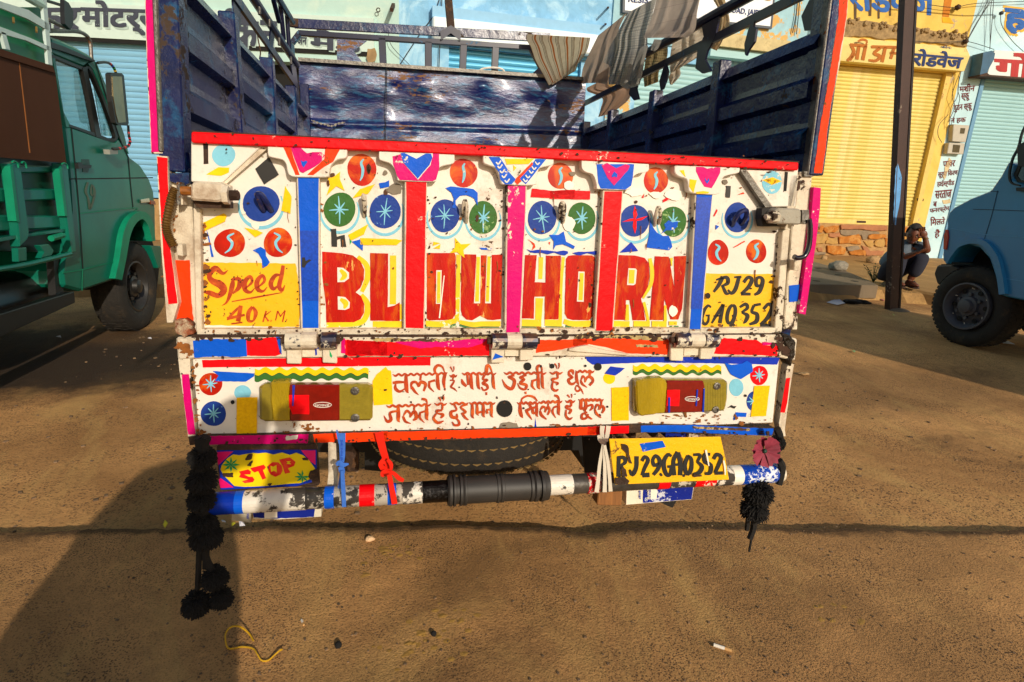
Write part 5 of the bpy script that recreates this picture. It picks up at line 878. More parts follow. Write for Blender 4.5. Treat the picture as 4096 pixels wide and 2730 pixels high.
# --- BLOW HORN
lets = [('h', [(1800, 150), (2000, 165), (2120, 190), (2200, 250), (2240, 340), (2235, 440), (2200, 530), (2150, 575), (2210, 620), (2238, 700), (2238, 790), (2200, 855), (2130, 888), (1842, 890), (1838, 700), (1800, 400)]),
        ('l', [(210, 165), (400, 170), (395, 730), (460, 715), (520, 680), (520, 875), (212, 872)]),
        ('l', [(803, 165), (1090, 165), (1105, 190), (1105, 480), (1105, 800), (1070, 855), (990, 866), (830, 868), (803, 850)]),
        ('l', [(1165, 178), (1318, 180), (1318, 188), (1368, 188), (1428, 188), (1478, 185), (1595, 180), (1580, 855), (1500, 865), (1440, 862), (1360, 820), (1280, 868), (1220, 862), (1172, 820), (1158, 760)]),
        ('W', [(158, 128), (305, 130), (280, 470), (415, 475), (422, 135), (610, 138), (575, 935), (403, 938), (408, 648), (275, 650), (268, 928), (118, 925)]),
        ('W', [(672, 180), (700, 140), (760, 132), (1000, 132), (1040, 165), (1005, 900), (960, 945), (760, 945), (690, 925), (655, 860)]),
        ('W', [(1320, 128), (1540, 135), (1660, 165), (1710, 230), (1720, 400), (1690, 560), (1612, 675), (1640, 770), (1668, 948), (1508, 948), (1470, 695), (1425, 695), (1415, 945), (1262, 942)]),
        ('W', [(1788, 145), (1962, 150), (2032, 540), (2030, 145), (2182, 140), (2130, 800), (2080, 938), (1985, 938), (1905, 680), (1890, 945), (1722, 945)])]
for c, pts in lets: decal('painted_letter', PP, c, pts, BRUSH, tg, off=.0022)
d = Dec(PP, 'h'); [d.poly(q, .003).build('letter_counter', WHITE, tg) for q in ([(1958, 315), (2020, 320), (2080, 370), (2080, 430), (2030, 468), (1960, 470)], [(1962, 618), (2040, 625), (2090, 680), (2085, 740), (2040, 760), (1965, 755)])]
d = Dec(PP, 'l'); [d.poly(q, .003).build('letter_counter', WHITE, tg) for q in ([(902, 345), (958, 345), (950, 697), (898, 695)], [(1322, 186), (1366, 186), (1360, 690), (1296, 690)], [(1430, 186), (1480, 184), (1472, 690), (1412, 690)])]
d.mb = MB(); d.stroke([(985, 400, 10), (935, 845, 14)], off=.0042).build('white_slash', CRM, tg)
d = Dec(PP, 'W'); [d.poly(q, .003).build('letter_counter', WHITE, tg) for q in ([(828, 335), (905, 338), (893, 716), (808, 712)], [(1455, 295), (1545, 298), (1562, 320), (1545, 490), (1520, 508), (1437, 505)])]
YL = M('yellow_letter_shade', '#f8c60a', rough=.4, var=.1, vsc=30, chip='#efe6d2', ca=.25, csc=60)
GL = M('green_letter_shade', '#3a7033', rough=.45, var=.15, chip='#d8d0b0', ca=.45, csc=60)
def shade(c, S_, mat=YL, nm='letter_shade', off=.0014):
    d = Dec(PP, c)
    for P in S_: d.stroke(P, off=off, k=4); off += .0002; d.build(nm, mat, tg)
shade('h', [[(2170, 205, 46), (2262, 290, 56), (2275, 420, 60), (2215, 570, 40)], [(2210, 600, 40), (2270, 690, 60), (2262, 820, 60), (2170, 900, 56), (1845, 918, 50)], [(2370, 915, 60), (2352+60, 912, 60)]])
shade('l', [[(450, 190, 66), (452, 440, 66), (448, 700, 66)], [(238, 908, 60), (545, 910, 66)], [(530, 700, 22), (535, 860, 26)], [(1135, 180, 46), (1130, 500, 44), (1118, 885, 46)], [(790, 900, 60), (950, 908, 60), (1110, 870, 50)], [(1145, 885, 40), (1280, 912, 52), (1380, 905, 52), (1575, 905, 55)]])
shade('W', [[(358, 155, 60), (350, 430, 50)], [(338, 670, 95), (325, 940, 80)], [(640, 155, 38), (610, 500, 40), (600, 970, 42)], [(118, 978, 85), (362, 985, 82)], [(405, 978, 80), (620, 985, 80)], [(645, 960, 60), (760, 992, 70), (985, 990, 80)], [(1725, 170, 40), (1752, 330, 50), (1735, 500, 45), (1640, 670, 26)], [(1650, 720, 36), (1690, 880, 34), (1710, 1000, 30)], [(1268, 990, 72), (1470, 995, 70)], [(1520, 990, 70), (1725, 992, 66)], [(1750, 992, 70), (1935, 995, 70)], [(1965, 985, 50), (2065, 985, 46)], [(1445, 750, 30), (1440, 950, 50)], [(1918, 760, 28), (1920, 960, 40)], [(1995, 165, 34), (2000, 265, 10)]])
d = Dec(PP, 'h'); [d.stroke(q, off=.0042).build('counter_paint', YL, tg) for q in ([(1990, 340, 30), (2035, 400, 55), (1990, 450, 20)], [(1990, 645, 30), (2045, 690, 60), (2030, 745, 20)])]
d = Dec(PP, 'l'); [d.stroke(q, off=.0042).build('counter_paint', YL, tg) for q in ([(930, 360, 34), (926, 685, 34)], [(1342, 205, 36), (1328, 672, 40)], [(1455, 200, 34), (1436, 672, 34)])]
d = Dec(PP, 'W'); [d.stroke(q, off=.0042).build('counter_paint', YL, tg) for q in ([(870, 355, 50), (855, 695, 52)], [(1500, 315, 70), (1492, 485, 66)])]
shade('h', [[(1850, 955, 18), (2100, 952, 22), (2245, 905, 30)]], GL); shade('l', [[(275, 955, 30), (550, 955, 30)], [(785, 945, 30), (960, 950, 30), (1110, 920, 40)], [(1145, 915, 30), (1290, 948, 30), (1560, 942, 30)]], GL)
shade('W', [[(115, 1040, 34), (365, 1040, 34)], [(415, 1042, 36), (640, 1042, 36)], [(665, 1020, 40), (780, 1045, 40), (980, 1042, 40)], [(1265, 1040, 36), (1480, 1045, 36)], [(1515, 1038, 38), (1720, 1042, 36)], [(1755, 1045, 36), (1930, 1045, 34)], [(1975, 1035, 36), (2085, 1035, 36)]], GL)

# --- loops, locks, bolts on the tailgate
WIR = M('chipped_rod', '#c9bda6', rough=.5, chip='#3a2a1c', ca=.6, csc=50, bump=.3)
NROD = M('navy_rod', '#182457', rough=.3, chip='#6b4a2c', ca=.4, csc=60, metal=.2)
def loop(c, pts, r, mat, pr=.035):
    n = len(pts); P = []
    for i, (x, y) in enumerate(pts): P.append(PP(c, x, y, pr*math.sin(math.pi*min(1, max(0, (i+.0)/(n-1))))**.5 if 0 < i < n-1 else 0))
    P = [Vector(tuple(q)) for q in cr([tuple(p) for p in P], 4)]
    return smooth_angle(MB().tube(P, r, 8).build('lashing_loop', mat, tg))
loop('g', [(1190, 900), (1150, 800), (1120, 730), (1165, 735), (1215, 810), (1270, 900)], .0075, NROD)
loop('g', [(2238, 960), (2240, 850), (2230, 740), (2244, 760), (2248, 850), (2246, 950)], .0055, WIR)
loop('i', [(1185, 830), (1180, 740), (1200, 662), (1216, 700), (1218, 800), (1215, 888)], .0055, WIR)
loop('i', [(2200, 850), (2195, 750), (2215, 685), (2240, 720), (2235, 800), (2225, 890)], .006, WIR)
loop('j', [(1095, 790), (1105, 690), (1130, 600), (1152, 640), (1150, 710), (1140, 765)], .0055, WIR)
loop('j', [(1905, 790), (1940, 710), (1990, 650), (2050, 635), (2050, 700), (2000, 775)], .0075, NROD)
# left lock: pressed box, rod, nut
lk = slab('lock_box', TY(-.055), 'g', [(425, 610), (500, 588), (740, 605), (790, 650), (785, 790), (700, 808), (420, 788)], WHITE2, tg, th=.06, bevel=.005)
slab('lock_plate', TY(-.03), 'g', [(440, 790), (835, 808), (838, 875), (490, 868)], RUSTY, lk, th=.03)
slab('lock_plate', TY(-.012), 'g', [(755, 600), (840, 640), (845, 872), (790, 875), (765, 700)], WHITE2, lk, th=.02)
m_ = MB(); P0 = TY(-.055)('g', 760, 735); P1 = TY(-.055)('g', 928, 740)
m_.tube([TY(-.05)('g', 760, 735), P1], .0105, 10)
for i in range(9): m_.tube([TY(-.055)('g', 838+i*10, 738), TY(-.055)('g', 842+i*10, 738)], .0128, 10)
m_.build('bolt', RUSTY, lk); MB().tube([TY(-.055)('g', 765, 733), TY(-.055)('g', 828, 737)], .023, 6).build('nut', WHITE2, lk)
m_ = MB(); m_.tube([TY(-.05)('g', 330, 690), TY(-.05)('g', 430, 693)], .011, 10).build('lock_rod', M('rusty_rod', '#8a5010', rough=.6, var=.4, vsc=60), lk)
# right lock
rk = slab('lock_box', TY(-.055), 'k', [(975, 480), (1010, 455), (1175, 462), (1190, 480), (1185, 580), (1165, 588), (965, 578)], M('grey_lock_paint', '#9a9484', rough=.5, var=.15, chip='#5a3a1c', ca=.5, csc=30, bump=.4), tg, th=.055, bevel=.004)
slab('lock_plate', TY(-.02), 'k', [(880, 460), (990, 450), (1000, 590), (1080, 600), (885, 602), (872, 540)], M('soot_steel', '#1c1610', rough=.7, var=.4, vsc=30), rk, th=.03)
MB().tube([TY(-.055)('k', 905, 528), TY(-.055)('k', 985, 525)], .009, 10).build('bolt', WIR, rk)
MB().tube([TY(-.055)('k', 945, 527), TY(-.055)('k', 998, 524)], .018, 6).build('nut', WIR, rk)
decal('rivet', PP, 'k', ell(455, 1145, 20, 24, n=10), blk, tg, off=.012)

# --- hinge rail with its tapes
hr = slab('hinge_rail', TY(-.004), 'Z', [(404, 776), (640, 774), (1130, 774), (1790, 768), (1833, 780), (1828, 830), (1790, 822), (1130, 820), (640, 823), (444, 825), (408, 828)], WHITE2, truck, th=.06, bevel=.004)
slab('hinge_pipe', TY(-.002), 'Z', [(440, 769), (1100, 770), (1790, 766), (1795, 776), (1100, 779), (440, 779)], RUSTY, truck, th=.03)
PH = TY(-.004)
PEEL = M('peeled_glue', '#b09a62', rough=.7, var=.3, vsc=40, chip='#4a3018', ca=.6)
for c, pts, m in (('m', [(320, 165), (530, 150), (880, 148), (885, 330), (760, 338), (560, 330), (330, 345)], BLU), ('m', [(875, 150), (1010, 140), (1195, 132), (1215, 240), (1240, 305), (1180, 330), (885, 322)], RED), ('m', [(1190, 128), (1232, 130), (1245, 310), (1215, 290)], BLU),
                  ('m', [(1870, 140), (1910, 140), (1910, 300), (1868, 298)], MAG), ('m', [(1908, 158), (2352, 180), (2352, 322), (1912, 318)], RED), ('l', [(-30, 1072), (500, 1100), (1460, 1060), (1455, 1238), (-30, 1242)], RED),
                  ('n', [(1830, 30), (2352, 20), (2352, 95), (2250, 92), (2050, 135), (1812, 162)], ORA), ('o', [(-20, 150), (300, 140), (960, 150), (985, 170), (970, 312), (560, 300), (320, 235), (150, 205), (-20, 240)], ORA), ('o', [(1492, 180), (1560, 140), (1900, 160), (1990, 215), (2130, 225), (2112, 325), (1455, 305)], RED), ('o', [(1960, 180), (2120, 190), (2128, 218), (2040, 210), (1965, 215)], MAG)):
    decal('tape_strip', PH, c, jag(pts, 3), m, hr, off=.001 if m is not MAG else .0022)
decal('tape_remnant', PH, 'n', jag([(340, 50), (700, 30), (1320, 10), (1240, 75), (1100, 112), (800, 100), (600, 118), (480, 90)], 6), MAG, hr, off=.0024)
decal('peeled_tape', PH, 'n', jag([(80, 5), (700, 20), (1330, -10), (1330, 8), (800, 45), (500, 40), (150, 45)], 7, 25), PEEL, hr, off=.0034)
decal('peeled_tape', PH, 'o', jag([(0, 110), (900, 118), (930, 175), (820, 165), (400, 140), (0, 145)], 7, 25), PEEL, hr, off=.0034)
decal('white_tape_patch', PH, 'o', jag([(630, 205), (860, 212), (870, 240), (650, 232)], 5, 20), PEEL, hr, off=.0034)
decal('buckled_strip', PH, 'o', [(-60, 250), (120, 215), (350, 275), (560, 305), (560, 322), (300, 300), (-60, 272)], WHITE2, hr, off=.012, th=.012)
# hinges
for c, x0, y0, dx, leftleg, rightleg, mid in (('h', 1420, 1025, 1, [(1425, 1130), (1585, 1130), (1580, 1325), (1430, 1322)], [(1800, 1130), (1955, 1132), (1955, 1320), (1805, 1312)], [(1590, 1120), (1800, 1125), (1798, 1250), (1592, 1250)]),
                                ('l', 1475, 1040, 1, [(1475, 1140), (1618, 1138), (1612, 1312), (1478, 1316)], [(1778, 1135), (1922, 1130), (1912, 1285), (1776, 1290)], [(1620, 1125), (1776, 1128), (1772, 1242), (1622, 1242)]),
                                ('o', 1030, 115, 1, [(1000, 208), (1142, 205), (1130, 380), (1000, 375)], [(1318, 205), (1460, 195), (1432, 360), (1308, 360)], [(1145, 205), (1315, 205), (1300, 318), (1140, 320)])):
    hg = slab('hinge', TY(-.02), c, leftleg, WHITE2, truck, th=.012, bevel=.002)
    slab('hinge_leaf', TY(-.02), c, rightleg, WHITE2, hg, th=.012, bevel=.002); slab('hinge_web', TY(-.01), c, mid, WHITE2, hg, th=.006)
    yy = {'h': 1080, 'l': 1085, 'o': 160}[c]; Pq = TY(-.03); xs = {'h': (1422, 1588, 1750, 1795, 1952), 'l': (1480, 1635, 1788, 1790, 1945), 'o': (1040, 1190, 1330, 1338, 1480)}[c]
    for a, b in ((xs[0], xs[1]), (xs[3], xs[4])): MB().tube([Pq(c, a, yy), Pq(c, b, yy)], .0235, 14).build('hinge_knuckle', M('knuckle_navy', '#28283c', rough=.4, var=.5, vsc=18, big='#5a4030', ba=.6, bbsc=24, chip='#d8ceb8', ca=.75, csc=40, metal=.3), hg)
    MB().tube([Pq(c, xs[1], yy), Pq(c, xs[2], yy)], .022, 14).build('hinge_knuckle', WHITE2, hg)
    MB().tube([Pq(c, xs[0]-45, yy), Pq(c, xs[4]+35, yy)], .0095, 10).build('hinge_pin', RUSTY, hg)
    mb = {'h': [(1592, 975), (1755, 965), (1752, 1070), (1588, 1070)], 'l': [(1632, 1000), (1772, 995), (1785, 1085), (1640, 1085)], 'o': [(1200, 60), (1312, 62), (1330, 160), (1192, 160)]}[c]
    slab('hinge_strap', TY(-.006), c, mb, WHITE2, hg, th=.012, bevel=.002)
decal('blue_triangle_sticker', TY(-.02), 'n', [(1388, 168), (1478, 205), (1358, 236)], BLU, truck)
decal('green_leaf_sticker', TY(-.02), 'm', [(1745, 265), (1775, 325), (1768, 345), (1750, 330)], GREENS, truck)
decal('brush_mark', TY(-.01), 'm', [(1592, 240), (1635, 235), (1630, 255), (1612, 255), (1615, 315), (1598, 320)], DBLU, truck)
# --- lower panel
lp = slab('lamp_panel', TY(.008), 'Z', [(442, 824), (1130, 822), (1792, 816), (1776, 972), (1450, 985), (1100, 990), (457, 1003)], WHITE, truck, th=.012, bevel=.002)
PL_ = TY(.008)
LD = lambda nm, c, pts, m, off=.001: decal(nm, PL_, c, pts, m, lp, off=off)
LD('red_strip', 'm', [(412, 370), (1300, 350), (2352, 340), (2352, 432), (420, 446)], RED); LD('red_strip', 'n', [(0, 208), (710, 208), (710, 295), (-60, 302), (-60, 208)], RED, .0018)
LD('blue_strip', 'o', [(108, 335), (900, 330), (1450, 322), (2142, 345), (2112, 418), (1300, 400), (700, 395), (180, 418), (130, 380)], DBLU)
def wavy(c, x0, x1, y0, y1, n, a, lo, hi):
    U_ = [(x0+(x1-x0)*i/60, y0+lo[0]+(lo[1]-lo[0])*i/60+a*math.sin(n*2*math.pi*i/60)) for i in range(61)]; B_ = [(x0+(x1-x0)*i/60, y0+hi[0]+(hi[1]-hi[0])*i/60+a*math.sin(n*2*math.pi*i/60+.2)) for i in range(61)]
    return U_+B_[::-1]
LD('green_wave', 'm', wavy('m', 962, 2150, 0, 0, 8, 14, (500, 505), (588, 565)), DISCG); LD('yellow_wave', 'm', wavy('m', 965, 2155, 0, 0, 8, 16, (458, 462), (515, 518)), YEL, .002)
LD('green_wave', 'o', wavy('o', 605, 1530, 0, 0, 7, 14, (465, 475), (515, 520)), DISCG); LD('yellow_wave', 'o', wavy('o', 610, 1530, 0, 0, 7, 16, (420, 435), (475, 485)), YEL, .002)
star8 = [(90, .75), (50, .6), (10, .6), (-40, .5), (-85, .7), (-130, .5), (185, .7), (135, .6)]
for c, x, y, rx, ry, m in (('m', 503, 620, 120, 120, BRUSHD), ('m', 532, 930, 130, 132, DISCB), ('o', 1925, 530, 92, 102, RED), ('o', 1865, 800, 72, 100, DISCB)):
    decal('painted_disc', PL_, c, ell(x, y, rx, ry), m, lp, off=.001); star(c, x, y, ry, star8, 14, pl=PL_, parent=lp, off=.0024)
LD('pale_blue_disc', 'm', ell(837, 710, 90, 76), DISCC); LD('pale_blue_disc', 'o', ell(1686, 655, 76, 90), DISCC); LD('yellow_disc', 'o', ell(358, 560, 64, 58), YEL)
LD('blue_sticker', 'm', [(525, 485), (960, 510), (958, 540), (870, 595), (550, 590), (585, 530)], BLU, .003); LD('blue_sticker', 'o', [(1562, 395), (1640, 420), (1750, 405), (1800, 375), (1850, 410), (1862, 490), (1765, 550), (1735, 570), (1630, 520)], BLU, .003)
LD('blue_sticker', 'o', [(375, 435), (520, 455), (470, 500), (420, 530), (310, 510)], DBLU, .003); LD('blue_sticker', 'o', [(1685, 915), (1795, 922), (1788, 965), (1710, 962), (1665, 1000), (1655, 985)], BLU, .003)
LD('black_arrow_sticker', 'o', [(1595, 870), (1640, 840), (1662, 852), (1688, 850), (1665, 878), (1630, 862)], BLACKP, .003)
YREF = M('yellow_reflector_tape', '#ffbe0a', rough=.4, var=.16, vsc=150, spec=.2)
for c, pts in (('m', [(775, 762), (992, 758), (985, 1142), (772, 1142)]), ('o', [(382, 658), (565, 650), (562, 1000), (384, 1005)]), ('o', [(1875, 638), (2038, 636), (1998, 955), (1838, 962)]), ('n', [(105, 460), (150, 385), (245, 310), (265, 345), (300, 350), (318, 700), (118, 712)])):
    LD('yellow_reflector', c, pts, YREF if c != 'n' else YEL, .003)
LD('blue_pointer', 'X', [(445, 1325), (475, 1535), (428, 1538)], DBLU)
for c, x, y, r1 in (('n', 1487, 747, 84), ('n', 1727, 305, 40), ('n', 1983, 302, 24), ('o', 242, 440, 38), ('n', 1865, 303, 12), ('m', 733, 810, 20), ('o', 1785, 742, 13), ('o', 110, 430, 12), ('X', 220, 1148, 20), ('X', 1865, 1118, 20)):
    decal('drilled_hole', PL_, c, ell(x, y, r1, r1*1.04, n=20, a=.01), DARK, lp, off=.0045)
LD('torn_patch', 'n', jag([(1432, 950), (1450, 900), (1530, 880), (1610, 900), (1632, 952)], 5, 25), GREY, .003)
# --- slogan, brush lettering
d = Dec(PL_, 'n')
def s_(*P): d.stroke([(p[0], p[1], p[2]) for p in P], off=s_.o, k=4); s_.o += .00006
s_.o = .0022
def head(x0, x1, y, n, y2=None):
    y2 = y if y2 is None else y2; P = []
    for i in range(n*2+1):
        t = i/(n*2); P.append((x0+(x1-x0)*t, y+(y2-y)*t+(10 if i % 2 else -8), 22 if 0 < i < n*2 else 6))
    s_(*P)
def vert(x, y0, y1, w=34, lean=10): s_((x, y0, w*.7), (x+2, (y0+y1)/2, w), (x+lean, y1-25, w*.8), (x+lean+18, y1, 3))
head(315, 890, 395, 9, 378)   # chalti
vert(455, 400, 585, 44); s_((316, 478, 26), (370, 470, 32), (450, 470, 18)); s_((348, 485, 14), (345, 535, 34), (390, 568, 28), (448, 535, 10))
s_((610, 400, 22), (605, 450, 24)); s_((510, 545, 10), (515, 480, 30), (560, 470, 26), (590, 520, 20)); s_((515, 520, 30), (550, 570, 26), (590, 605, 4)); s_((590, 515, 24), (610, 470, 34), (660, 490, 34), (640, 565, 20))
s_((690, 470, 20), (760, 450, 26)); s_((700, 465, 22), (700, 520, 26), (750, 572, 6)); vert(785, 390, 555, 40, 12); s_((870, 365, 30), (850, 460, 36), (865, 560, 8)); s_((862, 372, 10), (835, 310, 20), (785, 295, 30), (755, 340, 30), (775, 390, 12))
head(912, 990, 402, 2); s_((955, 400, 16), (945, 440, 18)); s_((915, 450, 14), (960, 455, 16), (935, 500, 22), (925, 520, 18), (960, 540, 18), (990, 568, 5)); s_((920, 308, 14), (935, 335, 12), (945, 365, 4)); s_((955, 305, 12), (958, 335, 10), (950, 362, 3))
head(1040, 1400, 380, 6); s_((1098, 390, 24), (1102, 450, 22), (1105, 500, 20)); s_((1038, 438, 12), (1052, 478, 34), (1088, 514, 22)); vert(1135, 385, 548, 38); vert(1205, 385, 548, 34); s_((1275, 395, 26), (1262, 440, 22), (1310, 445, 20), (1260, 480, 30), (1300, 500, 30), (1310, 535, 22), (1270, 555, 20), (1245, 520, 14)); s_((1295, 575, 22), (1298, 605, 16)); vert(1365, 380, 545, 34); s_((1362, 385, 10), (1335, 310, 20), (1305, 300, 36), (1295, 370, 34), (1285, 400, 12))
head(1480, 1925, 375, 7); s_((1590, 400, 20), (1530, 415, 24), (1580, 440, 34), (1590, 480, 34), (1560, 540, 34), (1500, 510, 30), (1462, 440, 6)); s_((1715, 395, 24), (1650, 420, 24), (1690, 440, 30), (1650, 480, 28), (1715, 500, 30), (1700, 545, 24), (1650, 530, 20), (1622, 480, 5)); s_((1705, 570, 22), (1710, 595, 16))
s_((1770, 460, 22), (1830, 440, 20)); s_((1780, 460, 22), (1775, 510, 24), (1812, 552, 5)); vert(1838, 380, 545, 34, 4); vert(1880, 370, 540, 30, 6); s_((1878, 370, 14), (1875, 320, 16), (1850, 295, 24), (1828, 320, 28), (1835, 370, 18))
head(1960, 2095, 372, 2); s_((2040, 375, 22), (2045, 430, 18)); s_((2045, 430, 16), (1990, 440, 30), (2000, 465, 16), (2045, 480, 22), (2030, 500, 14)); s_((1990, 470, 16), (1985, 530, 24), (2020, 560, 26), (2050, 545, 12)); s_((2010, 275, 14), (2030, 300, 12), (2035, 335, 3)); s_((2055, 268, 12), (2060, 300, 12), (2048, 335, 3))
# dhul + second half, in the other crop
d2 = Dec(PL_, 'X'); k2 = 1.0
def t_(*P): d2.stroke([(p[0], p[1], p[2]) for p in P], off=t_.o, k=4); t_.o += .00006
t_.o = .0022
def head2(x0, x1, y, n, y2=None):
    y2 = y if y2 is None else y2; t_(*[(x0+(x1-x0)*i/(n*2), y+(y2-y)*i/(n*2)+(18 if i % 2 else -16), 42 if 0 < i < n*2 else 8) for i in range(n*2+1)])
def vert2(x, y0, y1, w=62, lean=15): t_((x, y0, w*.7), (x+3, (y0+y1)/2, w), (x+lean, y1-45, w*.8), (x+lean+30, y1, 4))
t_((1195, 490, 20), (1175, 415, 70), (1110, 430, 40), (1120, 500, 60), (1180, 540, 40), (1100, 590, 60), (1130, 660, 55), (1190, 670, 50), (1250, 620, 20)); head2(1235, 1610, 425, 4); vert2(1255, 440, 690, 62, 25)
t_((1255, 700, 20), (1235, 770, 30), (1280, 815, 40), (1330, 770, 36), (1290, 710, 40), (1250, 700, 20)); t_((1320, 740, 30), (1360, 800, 34), (1395, 875, 6)); t_((1520, 445, 50), (1515, 510, 44)); t_((1345, 600, 24), (1380, 520, 46), (1420, 560, 30), (1425, 640, 34)); t_((1340, 590, 30), (1370, 670, 50), (1465, 740, 12)); t_((1430, 620, 30), (1470, 540, 46), (1540, 540, 60), (1580, 610, 52), (1510, 700, 50))
# khilte hai phool
head2(90, 530, 1045, 5); vert2(150, 1060, 1340, 74, 30); t_((180, 1040, 30), (190, 960, 34), (300, 905, 40), (420, 930, 44), (490, 1010, 26)); t_((330, 1080, 60), (365, 1130, 48), (290, 1190, 60), (250, 1180, 30)); t_((270, 1200, 50), (320, 1280, 50), (385, 1372, 14)); vert2(475, 1050, 1320, 60, 0); t_((470, 1120, 30), (400, 1150, 50), (410, 1240, 56), (470, 1230, 20))
head2(520, 980, 1030, 5, 1015); t_((705, 1050, 34), (700, 1110, 30)); t_((545, 1180, 24), (600, 1120, 54), (650, 1150, 34), (640, 1230, 40)); t_((545, 1190, 34), (570, 1280, 60), (670, 1365, 24)); t_((650, 1200, 30), (700, 1120, 50), (730, 1190, 48), (690, 1280, 30)); t_((800, 1140, 34), (870, 1110, 40)); t_((800, 1150, 30), (790, 1230, 44), (855, 1340, 10)); vert2(905, 1020, 1290, 62, 0); t_((930, 1010, 14), (890, 920, 50), (825, 895, 40))
head2(1040, 1235, 1010, 2); t_((1160, 1020, 46), (1150, 1110, 40)); t_((1150, 1120, 30), (1070, 1110, 60), (1060, 1150, 30), (1150, 1180, 50), (1110, 1260, 40)); t_((1055, 1180, 30), (1050, 1290, 44), (1110, 1360, 50), (1180, 1330, 16)); t_((1080, 885, 34), (1110, 915, 28), (1130, 945, 6)); t_((1160, 865, 24), (1168, 910, 20), (1160, 950, 4))
head2(1300, 1790, 985, 6); t_((1350, 1000, 60), (1345, 1080, 60), (1350, 1150, 66), (1410, 1140, 30)); vert2(1440, 1000, 1230, 66, -20); t_((1470, 1110, 34), (1560, 1080, 44), (1570, 1140, 44), (1520, 1195, 20)); t_((1470, 1225, 30), (1370, 1270, 40), (1370, 1350, 50), (1450, 1340, 40), (1490, 1260, 26)); t_((1430, 1260, 26), (1500, 1320, 40), (1565, 1365, 24)); t_((1745, 1000, 40), (1745, 1090, 30)); t_((1620, 1170, 24), (1660, 1080, 44), (1710, 1110, 34), (1700, 1180, 34)); t_((1620, 1170, 30), (1650, 1250, 50), (1740, 1335, 24)); t_((1710, 1170, 26), (1760, 1100, 44), (1800, 1160, 50), (1760, 1245, 30))
# jalte hai dushman (n crop)
head(250, 720, 722, 7, 705); vert(375, 725, 890, 40, 0); s_((380, 770, 22), (290, 790, 26), (300, 860, 34), (260, 880, 30), (225, 820, 6)); s_((545, 720, 20), (540, 760, 20)); s_((430, 820, 12), (465, 770, 28), (500, 800, 20), (500, 840, 20)); s_((425, 825, 22), (450, 880, 26), (505, 903, 8)); s_((500, 830, 20), (545, 775, 34), (565, 840, 36), (530, 870, 16)); s_((600, 790, 20), (670, 770, 22)); s_((605, 790, 20), (600, 840, 24), (650, 895, 5)); vert(672, 715, 870, 36, 0); s_((680, 700, 6), (665, 655, 24), (620, 645, 26))
head(755, 885, 698, 2); s_((840, 700, 22), (835, 760, 20)); s_((835, 765, 18), (780, 770, 30), (785, 795, 16), (845, 810, 30), (820, 845, 18)); s_((770, 800, 18), (745, 850, 26), (790, 895, 30), (850, 875, 10)); s_((800, 625, 16), (815, 650, 14), (820, 672, 4)); s_((850, 615, 12), (852, 645, 12), (845, 668, 3))
head(915, 1110, 692, 3); s_((960, 700, 20), (985, 760, 18), (930, 780, 30), (935, 830, 34), (985, 840, 30), (990, 800, 12)); s_((985, 850, 18), (1010, 880, 22), (1010, 915, 26), (965, 920, 24), (940, 885, 10)); s_((1100, 700, 24), (1030, 730, 20), (1080, 780, 26), (1050, 800, 16)); s_((1040, 790, 22), (1075, 840, 24), (1110, 865, 12)); head(1120, 1390, 690, 5); vert(1150, 700, 850, 32, 0); vert(1200, 700, 820, 28, 0); s_((1200, 790, 26), (1250, 780, 22)); vert(1265, 700, 840, 32, 0); s_((1300, 760, 22), (1345, 755, 18)); s_((1300, 765, 22), (1310, 800, 24)); vert(1350, 690, 840, 28, 0)
sl_ = d.mb; sl_.add(d2.mb.V, d2.mb.F); d.build('slogan_lettering', DRED, lp)
